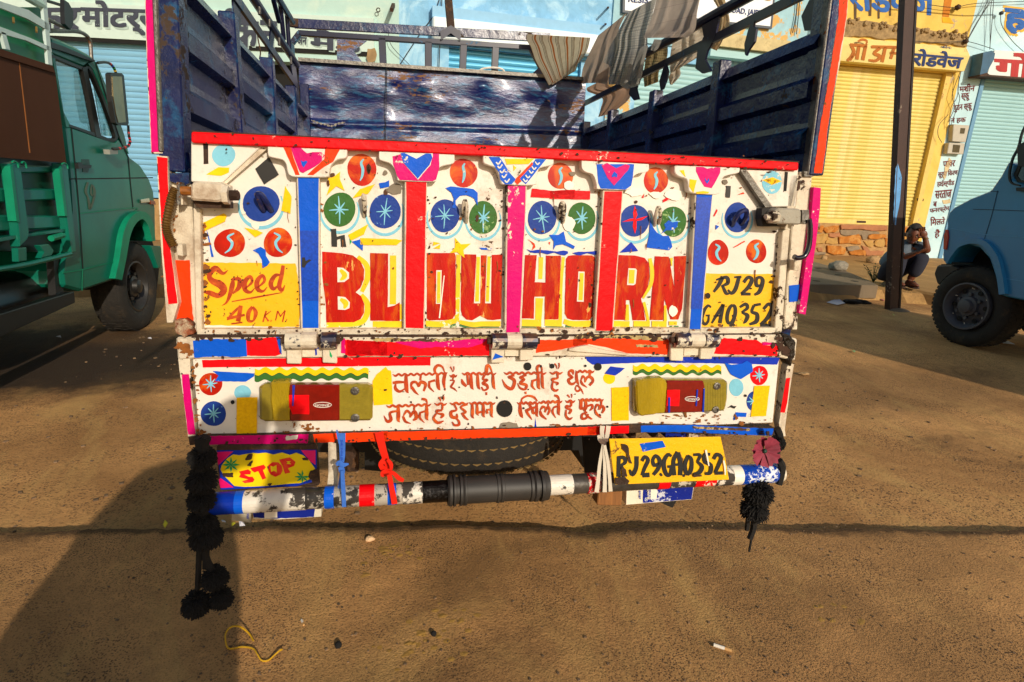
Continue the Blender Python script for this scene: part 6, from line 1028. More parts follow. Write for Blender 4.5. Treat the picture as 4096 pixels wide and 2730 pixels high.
# --- tail lamps
AMB = M('old_amber_lens', '#8c7c26', rough=.2, var=.12, vsc=60, coat=.5, dirt='#6b5a1c', da=.2); REDL = M('dark_red_lens', '#7d1408', rough=.2, var=.15, vsc=60, coat=.6); FILM = M('yellow_sticky_film', '#a48a12', rough=.16, var=.2, vsc=12, bump=1.0, bsc=22, st=(1, 1, .35), coat=.8)
for c, a in (('m', dict(body=[(1025, 628), (2170, 628), (2200, 665), (2195, 1000), (2170, 1008), (1040, 1018), (1012, 985), (1008, 660)], red=[(1318, 630), (1850, 630), (1850, 1005), (1330, 1010)], film=[(1125, 600), (1335, 595), (1322, 700), (1330, 1008), (1150, 1010), (1130, 800)], sq=[(1322, 735), (1532, 735), (1535, 935), (1360, 935), (1322, 860)], logo=(1672, 838, 94, 27), pen=[[(1372, 632, 26), (1366, 760, 18), (1362, 850, 14)]], scr=((2012, 690), (2015, 972)))),
             ('o', dict(body=[(632, 590), (900, 575), (1590, 578), (1606, 620), (1602, 780), (1575, 905), (1300, 920), (660, 942), (628, 900)], red=[(960, 585), (1345, 588), (1358, 640), (1340, 915), (940, 922)], film=[(640, 590), (820, 560), (930, 560), (968, 620), (945, 920), (700, 962), (655, 930)], sq=[(965, 680), (1098, 680), (1090, 850), (960, 850)], logo=(1225, 775, 74, 25), pen=[[(985, 760, 20), (985, 920, 18)], [(1352, 665, 12), (1340, 915, 18)], [(1280, 680, 14), (1268, 850, 14)]], scr=((1482, 640), (1468, 888))))):
    lm = slab('tail_lamp', TY(-.022), c, [tuple(p) for p in a['body']], AMB, truck, th=.032, bevel=.007)
    slab('red_lens', TY(-.0255), c, a['red'], REDL, lm, th=.028, bevel=.003); decal('red_patch', TY(-.0255), c, a['sq'], RED, lm)
    slab('film_wrap', TY(-.0285), c, jag(a['film'], 5), FILM, lm, th=.034, bevel=.004)
    x, y, rx, ry = a['logo']; dg = Dec(TY(-.0255), c); E_ = ell(x, y, rx, ry, n=24, a=0); dg.stroke(E_+[E_[0]], 6, off=.0016, k=1); dg.build('lamp_mark', WHITE, lm)
    text('lamp_lettering', TY(-.0255), 'JENSON', [(x+rx*.78, y+ry*.55), (x-rx*.78, y+ry*.55), (x-rx*.78, y-ry*.55), (x+rx*.78, y-ry*.55)], WHITE, lm, off=.002, bold=.02, c=c)
    dg = Dec(TY(-.0255), c)
    for P in a['pen']: dg.stroke(P, off=.003).build('pen_mark', DBLU, lm)
    for x, y in a['scr']: MB().lathe(TY(-.022)(c, x, y, .001), (0, -1, 0), [(.012, -.002), (.012, .003), (.007, .004), (.007, .001)], 12).build('screw', STEEL, lm)
    g = MB(); bb = a['body']; x0 = min(p[0] for p in bb); x1 = max(p[0] for p in bb); y0 = min(p[1] for p in bb); y1 = max(p[1] for p in bb)
    for i in range(1, 12):
        yy = y0+50+(y1-y0-90)*i/12; g.tube([TY(-.0222)(c, x1-(x1-x0)*.26, yy), TY(-.0222)(c, x1-50, yy)], .0012, 4)
    for i in range(1, 8):
        xx = x1-(x1-x0)*.25+(x1-x0)*.22*i/8; g.tube([TY(-.0222)(c, xx, y0+40), TY(-.0222)(c, xx, y1-40)], .0011, 4)
    g.build('lens_ribs', AMB, lm)['kind'] = 'stuff'
# --- bottom strip under the lamp panel
bs = slab('bottom_strip', TY(-.012), 'Z', [(458, 1004), (700, 999), (1100, 991), (1480, 978), (1785, 986), (1783, 1002), (1480, 995), (1100, 1012), (700, 1018), (458, 1022)], RUSTY, truck, th=.05, bevel=.003)
PS = TY(-.012)
for c, pts, m in (('p', [(475, 120), (1525, 98), (1515, 192), (475, 210)], MAG), ('p', [(1575, 98), (2352, 72), (2352, 172), (1590, 188)], ORA), ('q', [(60, 78), (1000, 55), (2352, 22), (2352, 104), (1200, 135), (90, 168)], ORA), ('r', [(0, 22), (435, 12), (430, 88), (0, 100)], RED), ('r', [(558, 8), (1100, 2), (1500, 22), (1950, 42), (1925, 116), (1500, 98), (1000, 76), (560, 78)], BLU)):
    decal('tape_strip', PS, c, jag(pts, 3), m, bs)
decal('white_tape_patch', PS, 'r', jag([(1095, 18), (1700, 40), (1700, 65), (1100, 42)], 4, 30), PEEL, bs, off=.0024)
decal('faded_white_patch', PS, 'p', jag([(1290, 120), (1420, 110), (1410, 150), (1290, 160)], 6, 20), WHITE, bs, off=.0024)

# --- corner columns beside the tailgate
cl = slab('corner_column', TY(.015), 'V', [(140, 175), (235, 180), (245, 250), (265, 600), (275, 942), (175, 945), (165, 590), (150, 420)], WHITE2, truck, th=.08, bevel=.003)
decal('orange_tape', TY(.015), 'V', jag([(165, 592), (240, 592), (246, 760), (262, 935), (215, 890), (152, 868), (175, 800)], 2, 20), ORA, cl, off=.003)
slab('tape_flange', TY(-.01), 'V', [(80, 88), (132, 92), (150, 560), (185, 800), (158, 892), (130, 893), (100, 500)], WHITE2, cl, th=.05)
decal('red_tape', TY(-.01), 'V', jag([(83, 94), (131, 100), (146, 540), (181, 800), (136, 804), (112, 560)], 1, 30), RED, cl)
cr2 = slab('corner_column', TY(.015), 'U', [(305, 225), (362, 235), (352, 380), (330, 560), (298, 760), (290, 990), (222, 985), (240, 760), (262, 500), (285, 330)], WHITE2, truck, th=.08, bevel=.003)
decal('blue_patch', TY(.015), 'U', [(250, 775), (300, 770), (297, 850), (250, 855)], BLU, cr2, off=.003)
slab('tape_flange', TY(.0), 'U', [(368, 300), (402, 305), (398, 400), (380, 560), (350, 760), (328, 915), (296, 908), (325, 700), (352, 480)], MAG, cr2, th=.04)
slab('weld_lump', TY(-.01), 'U', jag([(215, 1005), (250, 1010), (285, 1040), (280, 1110), (262, 1170), (245, 1150), (250, 1090), (215, 1040)], 4, 15), M('molten_tar_weld', '#2b231a', rough=.35, var=.6, vsc=30, metal=.5, bump=1, bsc=40), cr2, th=.05, bevel=.006)
slab('weld_lump', TY(-.01), 'V', jag([(168, 885), (215, 872), (250, 905), (255, 945), (215, 965), (170, 940)], 4, 15), M('molten_orange_weld', '#7a3c1c', rough=.5, var=.8, vsc=40, big='#c8b898', ba=.5, bbsc=30, bump=1, bsc=60), cl, th=.03)
ll = slab('lower_side_edge', TY(.0), 'V', [(176, 985), (262, 975), (258, 1040), (240, 1060), (246, 1200), (268, 1440), (232, 1445), (208, 1250), (190, 1120)], WHITE2, truck, th=.04)
decal('magenta_tape', TY(.0), 'V', jag([(201, 1143), (235, 1143), (250, 1290), (268, 1432), (232, 1434), (210, 1260)], 1, 20), MAG, ll, off=.002)
slab('rusty_foot', TY(.0), 'V', [(232, 1442), (272, 1436), (275, 1480), (240, 1485)], RUSTY, ll, th=.04)
lr = slab('lower_side_edge', TY(.0), 'U', [(250, 1150), (272, 1155), (252, 1280), (228, 1470), (232, 1500), (212, 1505), (200, 1440), (225, 1280), (238, 1170)], WHITE2, truck, th=.03)
decal('red_tape', TY(.0), 'U', [(236, 1222), (254, 1220), (240, 1340), (228, 1388), (207, 1386), (222, 1300)], RED, lr, off=.002)
# hose and handle at the lock
hose = [(180, 215), (160, 260), (145, 330), (135, 400), (148, 450), (172, 495)]
Ph = TY(-.03); P = [Vector(tuple(q)) for q in cr([tuple(Ph('V', x-8, y+30)) for x, y in hose], 10)]
HOSE = M('braided_hose', '#6b4e22', rough=.45, var=.3, vsc=80, metal=.4)
mb_ = MB(); mb_.tube(P, [.0095+(.0018 if i % 2 else -.0008) for i in range(len(P))], 10); mb_.build('spring_hose', HOSE, truck)
slab('hose_bracket', TY(-.02), 'V', [(172, 515), (202, 515), (207, 575), (177, 570)], WHITE2, truck, th=.03, bevel=.002)
slab('hose_bracket', TY(-.035), 'V', [(175, 215), (190, 215), (194, 325), (180, 325)], STEEL, truck, th=.04)
slab('hose_bracket', TY(-.03), 'V', [(195, 240), (206, 240), (206, 325), (198, 325)], WHITE2, truck, th=.03)
Ph = TY(-.05); P = [Vector(tuple(q)) for q in cr([tuple(Ph('U', x, y)) for x, y in [(345, 455), (350, 500), (345, 580), (325, 630), (290, 642), (272, 635)]], 6)]
smooth_angle(MB().tube(P, .0078, 10).build('lock_handle', M('black_enamel_rod', '#0e1020', rough=.2, var=.4, coat=.6), truck))
slab('handle_bracket', TY(-.025), 'U', [(275, 652), (303, 655), (298, 705), (272, 702)], WHITE2, truck, th=.035, bevel=.002)
slab('lock_keeper', TY(-.045), 'U', [(312, 410), (345, 410), (345, 455), (330, 480), (312, 470)], STEEL, truck, th=.05)

# --- load body behind the tailgate
XS = 1.0818*SC; LB = 2.6635*SC
def z_at(c, x, y, pl): return pl(c, x, y).z
fl = MB().box((0, LB/2+.05, -.60), (2*XS+.02, LB-.12, .06)).build('bed_floor', NAVY, truck)
# front sheet: battered, a fine grid with dents
PFr = TY(LB); FB = [PFr('S', 1197, 245), PFr('S', 2341, 322), PFr('S', 2333, 700), PFr('S', 1200, 700)]
nx, nz = 110, 44; V = []; rn = random.Random(5)
dents = [(rn.random(), rn.random(), rn.uniform(.02, .07), rn.uniform(-.012, .016)) for _ in range(75)]
for j_ in range(nz+1):
    for i_ in range(nx+1):
        a = i_/nx; b = j_/nz; p = (FB[0]*(1-a)+FB[1]*a)*(1-b)+(FB[3]*(1-a)+FB[2]*a)*b; dy = 0
        for (u, v, r_, am) in dents: dy += am*math.exp(-(((a-u)*1.7)**2+(b-v)**2)/(2*r_*r_))
        fold = .62*b/.62; dy += .012*math.sin(b*math.pi*3.2+.6)+(.018 if .50 < b < .56 else 0)
        V.append(p+Vector((0, -dy, 0)))
F = [(j_*(nx+1)+i_, (j_+1)*(nx+1)+i_, (j_+1)*(nx+1)+i_+1, j_*(nx+1)+i_+1) for j_ in range(nz) for i_ in range(nx)]
fs = mesh('front_sheet', V, F, NAVYF, truck, smooth=True)
MB().bar(FB[0]+Vector((0, -.03, 0)), FB[1]+Vector((0, -.03, 0)), .03, .02).build('sheet_edge', STEEL, fs)
MB().bar(PFr('S', 1547, 268, .035), PFr('S', 1542, 560, .035), .004, .01, up=(0, 1, 0)).build('sheet_seam', DARK, fs)
slab('front_flag_plate', TY(LB-.01), 'C', [(682, 308), (915, 322), (812, 402), (905, 518), (682, 500)], NAVYF, truck, th=.01)
slab('front_flag_plate', TY(LB-.01), 'Y', [(1180, 1385), (1370, 1210), (1470, 1400), (1470, 1440), (1200, 1420)], NAVYF, truck, th=.01)
for sx_ in (-1, 1): MB().box((sx_*(XS-.012), LB-.01, -.02), (.05, .06, 1.1 if sx_ < 0 else .9)).build('front_corner_post', NAVY, truck, bevel=.003)
# ribbed side walls: sheet profile built across height
def side(sign):
    X = sign*XS; pl = TX(X); w_ = MB()
    ytop0 = .04; z_t = .4834*SC; z_b = -.6
    # zig profile: pressed horizontal channels
    prof = []; z = z_b; k = 0
    while z < z_t-.02:
        prof += [(z, 0), (z+.052, 0), (z+.064, -.026), (z+.108, -.026), (z+.128, -.004)]; z += .148
    prof.append((z_t, 0)); prof = [(a, b) for a, b in prof if a <= z_t]
    n = len(prof); segs = [.02, .55, 1.12, 1.68, LB]
    P = MB()
    for s0, s1 in zip(segs[:-1], segs[1:]):
        V = [Vector((X-sign*(-b)*-1 if False else X+sign*b*-1*-1, y, a)) for y in (s0+.004, s1-.004) for a, b in prof]
        V2 = [v+Vector((sign*.004, 0, 0)) for v in V]
        F = [(i, i+1, n+i+1, n+i) for i in range(n-1)]; P.add(V, F); P.add(V2, [f[::-1] for f in F])
    o = P.build('side_wall', NAVY, truck)
    for y in segs[1:-1]:
        MB().box((X-sign*.012, y, (z_b+z_t+.03)/2), (.05, .055, z_t+.03-z_b)).build('side_post', NAVY, o, bevel=.004)
    return o
sw = [side(-1), side(1)]
# rear corner posts rising past the frame
def post(c0, x, y, c1, x1, y1, w0, dp, yp, mat, nm='corner_post', parent=None):
    pl = TY(yp); a = pl(c0, x, y); b = pl(c1, x1, y1); return MB().bar(a, a+(b-a)*1.25, w0, dp, up=(0, 1, 0)).build(nm, mat, parent or truck, bevel=.003)
post('A', 1385, 1350, 'A', 1330, 0, .056, .06, .03, NAVY); post('A', 1450, 1330, 'A', 1400, 0, .022, .05, .05, NAVY)
post('A', 1290, 1200, 'A', 1245, 0, .012, .05, .02, STEEL); 
slab('post_foot', TY(.0), 'A', [(1320, 1360), (1480, 1355), (1480, 1440), (1440, 1460), (1330, 1420)], NAVY, truck, th=.05)
fb_ = slab('tape_flange', TY(.0), 'A', [(1130, -260), (1222, -260), (1252, 700), (1275, 1205), (1185, 1205), (1150, 480)], WHITE2, truck, th=.03)
decal('magenta_tape', TY(.0), 'A', jag([(1134, -255), (1222, -255), (1240, 480), (1270, 1195), (1190, 1195), (1155, 480)], 2.5, 30), MAG, fb_)
post('E', 665, 1380, 'E', 850, 0, .05, .06, .03, NAVY); post('E', 600, 1370, 'E', 765, 0, .024, .05, .05, NAVY); post('E', 632, 1380, 'E', 808, 0, .012, .03, .018, STEEL)
fr_ = slab('tape_flange', TY(.0), 'E', [(900, -260), (985, -260), (955, 140), (900, 500), (830, 860), (765, 1365), (695, 1362), (750, 960), (800, 640), (890, 120)], WHITE2, truck, th=.03)
decal('orange_tape', TY(.0), 'E', jag([(903, -255), (982, -255), (950, 150), (890, 500), (825, 850), (762, 1360), (698, 1355), (752, 960), (812, 640), (892, 130)], 2.5, 30), ORA, fr_)
slab('post_foot', TY(.005), 'E', [(620, 1345), (700, 1350), (700, 1385), (625, 1385)], STEEL, truck, th=.05)
slab('dark_gap', TY(.06), 'Z', [(414, 330), (446, 330), (456, 775), (436, 775)], NAVY, truck, th=.05)
slab('dark_gap', TY(.06), 'Z', [(1834, 380), (1866, 380), (1815, 775), (1784, 775)], NAVY, truck, th=.05)
# cage above the walls: rails along each side, uprights, front ladder frame
CG = M('cage_navy', '#0c1232', rough=.35, var=.4, vsc=12, chip='#4a6a88', ca=.3, csc=40, spec=.35)
def rail(pl, c, pts, r, nm, mat=CG, flat=None, parent=None):
    P = [pl(c, x, y) for x, y in pts]
    if flat: 
        o = MB()
        for a, b in zip(P[:-1], P[1:]): o.bar(a, b, flat[0], flat[1])
        return o.build(nm, mat, parent or truck)
    return smooth_angle(MB().tube(P, r, 10).build(nm, mat, parent or truck))
PXL = TX(-XS); PXR = TX(XS)
a0 = PXL('R', 1040, 0); a1 = PXL('R', 1655, 890); dirv = (a0-a1); MB().bar(a1, a1+dirv*3.2, .035, .012, up=(1, 0, 0)).build('cage_rail', CG, truck)
a0 = PXL('R', 1220, 0); a1 = PXL('R', 1665, 680); MB().tube([a1, a1+(a0-a1)*3.4], .018, 10).build('cage_rail', CG, truck)
a0 = PXL('R', 1480, 0); a1 = PXL('R', 1620, 230); MB().tube([a1, a1+(a0-a1)*5], .016, 10).build('cage_rail', CG, truck)
for x0, y0, x1, y1 in ((1420, 0, 1480, 230), (1490, 20, 1530, 420), (1560, 150, 1590, 560)):
    rail(TX(-XS-.01), 'R', [(x0, y0), (x1, y1)], .011, 'cage_upright')
slab('cage_bracket', TX(-XS), 'R', [(1000, 0), (1075, 70), (1085, 260), (1055, 400), (965, 330), (1010, 180)], CG, truck, th=.006)
slab('cage_bracket', TX(-XS), 'R', [(1395, 300), (1440, 330), (1410, 560), (1440, 830), (1385, 790), (1380, 500)], CG, truck, th=.006)
slab('cage_bracket', TX(-XS), 'R', [(1610, 450), (1640, 480), (1650, 640), (1690, 1000), (1700, 1240), (1600, 1080), (1640, 900), (1610, 700)], CG, truck, th=.006)
for x, y in ((1275, 130), (1380, 260), (1480, 450), (1605, 650)):
    rail(TX(-XS+.02), 'R', [(x, y-50), (x, y+25)], .006, 'cage_bolt', STEEL)
for c, pts in (('D', [(1540, 200), (2010, -60)]), ('D', [(1110, 590), (1540, 370), (2010, 140), (2352, -30)]), ('D', [(700, 800), (930, 690)])):
    P = [PXR(c, x, y) for x, y in pts]
    if pts[0][1] == 200: b_, e = P[0], P[1]; MB().tube([b_+(b_-e)*2.2, e+(e-b_)*1.2], .02, 10).build('cage_rail', CG, truck)
    elif pts[0][0] == 1110: b_, e = P[0], P[-1]; MB().bar(b_+(b_-e)*.9, e+(e-b_)*.3, .03, .014, up=(1, 0, 0)).build('cage_rail', CG, truck)
for c, pts in (('D', [(1590, 180), (1740, 100), (1700, 290), (1640, 400), (1620, 470), (1670, 560), (1600, 580), (1545, 540), (1560, 400), (1610, 290)]), ('D', [(1030, 690), (1090, 660), (1080, 700), (1100, 780), (1060, 790), (1020, 740)]), ('D', [(1995, 160), (2012, 160), (2000, 210), (2025, 230), (2010, 330), (1960, 400), (1945, 440), (1935, 430), (1930, 350), (1960, 240)]),
               ('D', [(1310, 500), (1330, 560), (1320, 620), (1290, 700), (1270, 710), (1260, 640), (1290, 540)]), ('E', [(680, 0), (740, 0), (715, 240), (640, 245), (615, 130)])):
    slab('cage_bracket', PXR, c, pts, CG, truck, th=.008)
# front cage frame at the head of the bed
PC = TY(LB+.01)
def fbar(c, a, b, w_, nm='front_frame_bar', d_=.03, mat=CG, off=0):
    return MB().bar(PC(c, a[0], a[1], off), PC(c, b[0], b[1], off), w_, d_, up=(0, 1, 0)).build(nm, mat, truck, bevel=.002)
fbar('C', (345, 185), (2352, 300), .05, d_=.02, mat=NAVY); fbar('C', (380, 262), (2215, 378), .028); fbar('C', (330, 340), (390, 262), .028)
fbar('Y', (1225, 880), (1560, 1520), .028); fbar('C', (1555, 0), (1578, 250), .045, mat=RUSTY)
for x0, y0, x1, y1 in ((1035, 300, 1045, 520), (1398, 330, 1398, 560), (1675, 350, 1665, 590), (1925, 375, 1915, 610)): fbar('C', (x0, y0), (x1, y1), .042)
fbar('C', (345, 150), (345, 215), .05, mat=RUSTY, d_=.03, nm='rusty_bracket')
slab('corner_gusset', TY(LB-.02), 'C', [(1490, 245), (1575, 200), (1655, 250), (1650, 320), (1575, 262), (1498, 315)], CG, truck, th=.006)
P = [Vector(tuple(q)) for q in cr([tuple(TY(LB-.04)('R', x, y)) for x, y in ((1250, 330), (1262, 420), (1285, 545), (1275, 620))], 5)]
MB().tube(P, .004, 6).build('hanging_wire', RUSTY, truck)
P = [Vector(tuple(q)) for q in cr([tuple(TY(LB-.03)('Y', x, y)) for x, y in ((265, 1325), (350, 1240), (560, 1215), (720, 1250), (775, 1350))], 5)]
MB().tube(P, .006, 6).build('white_tie', WHITE, truck)
P = [TY(LB-.05)('C', 480+i*14, 945+35*math.sin(i/20*math.pi)*(1 if i < 14 else .6)+(0 if i < 10 else 12)) for i in range(20)]
ch = MB()
for i in range(19): ch.bar(P[i], P[i+1], .012, .004, up=(0, 1, 0) if i % 2 else (0, 0, 1))
ch.build('chain', STEEL, truck)
# cab ahead of the body (only its bulk)
MB().box((0, LB+1.0, -.42), (1.6, 1.6, 1.4)).build('cab', NAVY, truck, bevel=.08)
slab('added_dark_slab', TY(.75), 'Z', [(730, 985), (1410, 975), (1400, 1062), (1340, 1075), (1330, 1035), (900, 1042), (885, 1085), (838, 1080), (838, 1040), (730, 1040)], DARK, truck, th=.2)  # black slab added to darken the view under the body behind the spare tyre
slab('added_dark_flap', TY(.3), 'Z', [(1338, 990), (1402, 985), (1398, 1085), (1345, 1090)], DARK, truck, th=.012)  # black slab added to darken the gap right of the spare tyre

# --- under the body: chassis, spare wheel, bumper pipe, boards
for x in (-.33, .33): MB().box((x, 2.2, -.86), (.07, 2.8, .14)).build('chassis_rail', DARK, truck)
MB().box((0, .9, -.82), (1.5, .06, .08)).build('cross_member', DARK, truck)
MB().box((0, 1.3, -.78), (1.6, 2.4, .12)).build('bed_frame', DARK, truck)
q0 = TY(.12)('Z', 1108, 1093); qt = TY(.12)('Z', 1108, 1000); RS = .375; SPR = thing('spare_wheel_group', (0, 0, 0), None, None) if False else None
sp_c = Vector((q0.x, .12+RS, (q0.z+.095)))
spare = tyre(sp_c, (0, .0, 1), RS, .235, .22, truck, 'spare_tyre', nseg=64, lugs=False)
g = MB(); gg = MB()
for row, (dz, n_) in enumerate(((-.096, 68), (-.058, 64), (-.008, 64), (.045, 76))):
    for i in range(n_):
        a = 2*math.pi*(i+.5*(row % 2))/n_
        if math.sin(a) > .25: continue
        rd = Vector((math.cos(a), math.sin(a), 0)); tt = Vector((-rd.y, rd.x, 0)); c_ = sp_c+rd*(RS+.0005)+Vector((0, 0, dz)); s2 = .0145 if row else .012
        g.prism([c_+tt*s2+Vector((0, 0, .003)), c_+Vector((0, 0, -.0035)), c_-tt*s2+Vector((0, 0, .003)), c_-tt*s2*.85+Vector((0, 0, .0045)), c_+Vector((0, 0, .003)), c_+tt*s2*.85+Vector((0, 0, .0045))], -rd*.01)
g.build('tread_groove_dust', TAN, spare)['kind'] = 'stuff'
for x in (-.72, .72):
    wh_o = Vector((x, 2.35, -1.12)); t_w = tyre(TRM.inverted() @ Vector((x+.356, 4.0, .45)), (1 if x > 0 else -1, 0, 0), .45, .3, .24, truck, 'rear_wheel', lugs=False)
# bumper pipe
p0 = TY(-.05)('p', 470, 828); p1 = TY(-.05)('r', 2000, 500); ax = (p1-p0); LP = ax.length; ax.normalize(); RP = .0305
PIPE = M('chipped_dark_pipe', '#57534e', rough=.38, var=.4, vsc=20, metal=.5, chip='#d8d0c0', ca=.5, csc=30, dirt='#1c1a18', da=.4, dsc=14, bump=.2)
bp = MB().tube([p0, p1], RP, 24).build('bumper_pipe', PIPE, truck, smooth=True)
def band(c, x0, x1, mat, r=1.02, nm='tape_band', yref=None):
    A_ = TY(-.05)(c, x0, {'p': 800, 'q': 700, 'r': 560}[c]); B_ = TY(-.05)(c, x1, {'p': 800, 'q': 700, 'r': 560}[c])
    t0 = (A_-p0).dot(ax); t1 = (B_-p0).dot(ax); return MB().tube([p0+ax*t0, p0+ax*t1], RP*r, 24).build(nm, mat, bp, smooth=False)
FLK = M('flaking_white_band', '#ddd6c8', rough=.4, var=.08, chip='#3a342e', ca=.72, csc=24, bump=.3, dirt='#8a3a3a', da=.15)
band('p', 470, 775, paint('pipe_blue', '#0b2f9c', ca=.35, chip='#1c1c20', rough=.25)); band('p', 772, 862, BLU, 1.03); band('p', 860, 1505, FLK); band('p', 1702, 1800, BLU, 1.03); band('p', 2062, 2218, RED, 1.03); band('q', 132, 222, BLU, 1.02); band('q', 292, 495, FLK, 1.04)
band('q', 495, 760, M('crumpled_black_foil', '#14100e', rough=.15, var=.3, metal=.6, bump=1, bsc=35), 1.05); band('q', 1810, 2045, FLK, 1.01); band('q', 2200, 2320, paint('pipe_red', '#c8141a', ca=.6, chip='#cfc8b8'), 1.04)
band('r', 1480, 1600, CRM, 1.06); band('r', 710, 828, RED, 1.04); band('r', 1090, 1300, RED, 1.03); band('r', 1300, 1500, FLK, 1.05); band('r', 1580, 1960, paint('printed_blue_wrap', '#1040a8', ca=.5, chip='#dfe6f0', rough=.2), 1.07); band('r', 1945, 2010, WHITE2, 1.0)
sleeve = [(755, 1.25), (775, 1.42), (800, 1.42), (808, 1.25), (815, 1.45), (838, 1.45), (845, 1.22), (872, 1.22), (882, 1.42), (905, 1.42), (912, 1.3), (930, 1.4), (950, 1.4), (955, 1.26), (1258, 1.26), (1264, 1.36), (1290, 1.36), (1296, 1.26), (1308, 1.34), (1335, 1.34), (1340, 1.26), (1600, 1.26), (1608, 1.42), (1632, 1.42), (1640, 1.3), (1655, 1.45), (1685, 1.45), (1690, 1.2), (1710, 1.2), (1716, 1.45), (1742, 1.48), (1760, 1.4), (1795, 1.36), (1808, 1.1)]
prof = []
for x, k_ in sleeve: prof.append((RP*k_*1.06, (TY(-.05)('q', x, 680)-p0).dot(ax)))
smooth_angle(MB().lathe(p0, ax, prof, 28).build('rubber_sleeve', M('grey_rubber', '#2e2b28', rough=.55, var=.25, vsc=8, dirt='#6b604c', da=.3), bp), 30)
for x in (-.62, .62): MB().box((x, .06, -.93), (.035, .05, .14)).build('bumper_bracket', WHITE2, truck)
# STOP board
sb = slab('stop_board', TY(-.02), 'p', [(562, 225), (600, 212), (1605, 210), (1625, 300), (1645, 625), (1620, 640), (620, 690), (590, 670)], RUSTY, truck, th=.012, bevel=.003)
PSb = TY(-.02); SBD = lambda nm, pts, m, off: decal(nm, PSb, 'p', pts, m, sb, off=off)
SBD('blue_film', [(568, 268), (1612, 262), (1612, 462), (1560, 470), (1560, 600), (1400, 640), (610, 680), (600, 540)], DBLU, .001)
for q in ([(570, 285), (740, 280), (640, 370), (580, 425)], [(1448, 268), (1600, 268), (1600, 420), (1540, 380)], [(580, 540), (745, 655), (605, 660)]): SBD('magenta_corner', q, M('hot_pink_film', '#e8106e', rough=.35, var=.1), .002)
SBD('yellow_field', [(740, 310), (800, 320), (850, 310), (945, 295), (1000, 300), (1080, 292), (1160, 312), (1250, 290), (1330, 315), (1400, 292), (1470, 320), (1530, 370), (1560, 410), (1595, 460), (1535, 500), (1560, 545), (1540, 570), (1440, 610), (1300, 620), (1100, 640), (860, 650), (750, 640), (690, 580), (640, 530), (605, 470), (620, 420), (680, 350)], M('yellow_film', '#f2d306', rough=.35, var=.08, chip='#5a3a14', ca=.25, csc=16), .003)
LT = M('red_film_letters', '#e0101c', rough=.3, var=.12, big='#f0482c', ba=.4, bbsc=20); d = Dec(PSb, 'p')
d.poly([(800, 490), (895, 468), (925, 490), (918, 520), (850, 520), (900, 545), (940, 545), (962, 575), (945, 600), (860, 612), (830, 590), (900, 572), (850, 562), (800, 548), (815, 515)], .0045)
d.poly([(918, 455), (1058, 418), (1080, 445), (1062, 470), (1048, 470), (1082, 560), (1045, 575), (1000, 485), (960, 500), (935, 480)], .0045)
d.poly([(1100, 430), (1150, 392), (1210, 395), (1245, 430), (1255, 480), (1235, 520), (1180, 545), (1130, 520), (1105, 480)], .0045)
d.poly([(1218, 365), (1330, 342), (1390, 390), (1375, 430), (1310, 455), (1335, 500), (1280, 512), (1255, 430)], .0045); d.build('stop_lettering', LT, sb)
d = Dec(PSb, 'p'); d.poly([(1128, 430), (1160, 440), (1190, 420), (1195, 500), (1165, 480), (1135, 495)], .006).poly([(1295, 385), (1345, 380), (1325, 395), (1345, 412), (1295, 410), (1310, 397)], .006).build('letter_counter', MATS['yellow_film'], sb)
for cx_, cy_, r in ((715, 420, 88), (1462, 545, 76)):
    for k_ in range(8 if r > 80 else 7):
        a = math.radians(90+k_*(360/8)); e = (cx_+math.cos(a)*r*1.05, cy_-math.sin(a)*r*.9); nx_, ny_ = math.sin(a)*r*.13, math.cos(a)*r*.13; mx, my = cx_+math.cos(a)*r*.5, cy_-math.sin(a)*r*.45
        decal('leaf_blade_sticker', PSb, 'p', [(cx_, cy_), (mx+nx_, my+ny_), e, (mx-nx_, my-ny_)], GREENS, sb, off=.0052+k_*.0001)
for pts in ([(860, 365), (900, 300), (945, 300), (930, 360), (870, 370)], [(620, 510), (740, 500), (735, 545), (640, 545)], [(1090, 440), (1110, 440), (1105, 470)], [(1100, 618), (1145, 615), (1120, 655)], [(1455, 345), (1520, 350), (1515, 372), (1465, 368)], [(880, 420), (945, 370), (925, 435)], [(1545, 480), (1620, 460), (1622, 560), (1560, 590), (1530, 540)]):
    SBD('rust_patch', jag(pts, 5, 20), RUSTY, .0062)
# number plate
npz = slab('number_plate', TY(-.105), 'r', [(228, 150), (1392, 126), (1440, 340), (1480, 575), (290, 628), (260, 430)], M('yellow_plate_paint', '#f3ba08', rough=.4, var=.06, chip='#5a3214', ca=.4, csc=14, bump=.3, dirt='#8a5a14', da=.22), truck, th=.004, bevel=.001)
PN = TY(-.105); decal('blue_tape_scrap', PN, 'r', [(545, 200), (785, 167), (818, 232), (750, 245), (580, 284)], BLU, npz)
d = Dec(PN, 'r')
def n_(*P): d.stroke([(p[0], p[1], p[2]) for p in P], off=n_.o, k=4); n_.o += .0001
n_.o = .002
n_((330, 340, 44), (325, 430, 40), (325, 545, 44)); n_((310, 345, 30), (380, 345, 40), (395, 395, 38), (340, 430, 20)); n_((350, 420, 34), (400, 540, 40))
n_((515, 330, 46), (510, 450, 44), (470, 520, 46), (440, 470, 20)); n_((570, 380, 36), (600, 335, 34), (635, 370, 40), (600, 450, 38), (570, 530, 30)); n_((575, 530, 46), (650, 525, 48))
n_((755, 400, 20), (700, 425, 40), (685, 370, 34), (715, 325, 34), (755, 370, 42), (745, 450, 42), (690, 525, 34)); n_((760, 510, 24), (780, 535, 24))
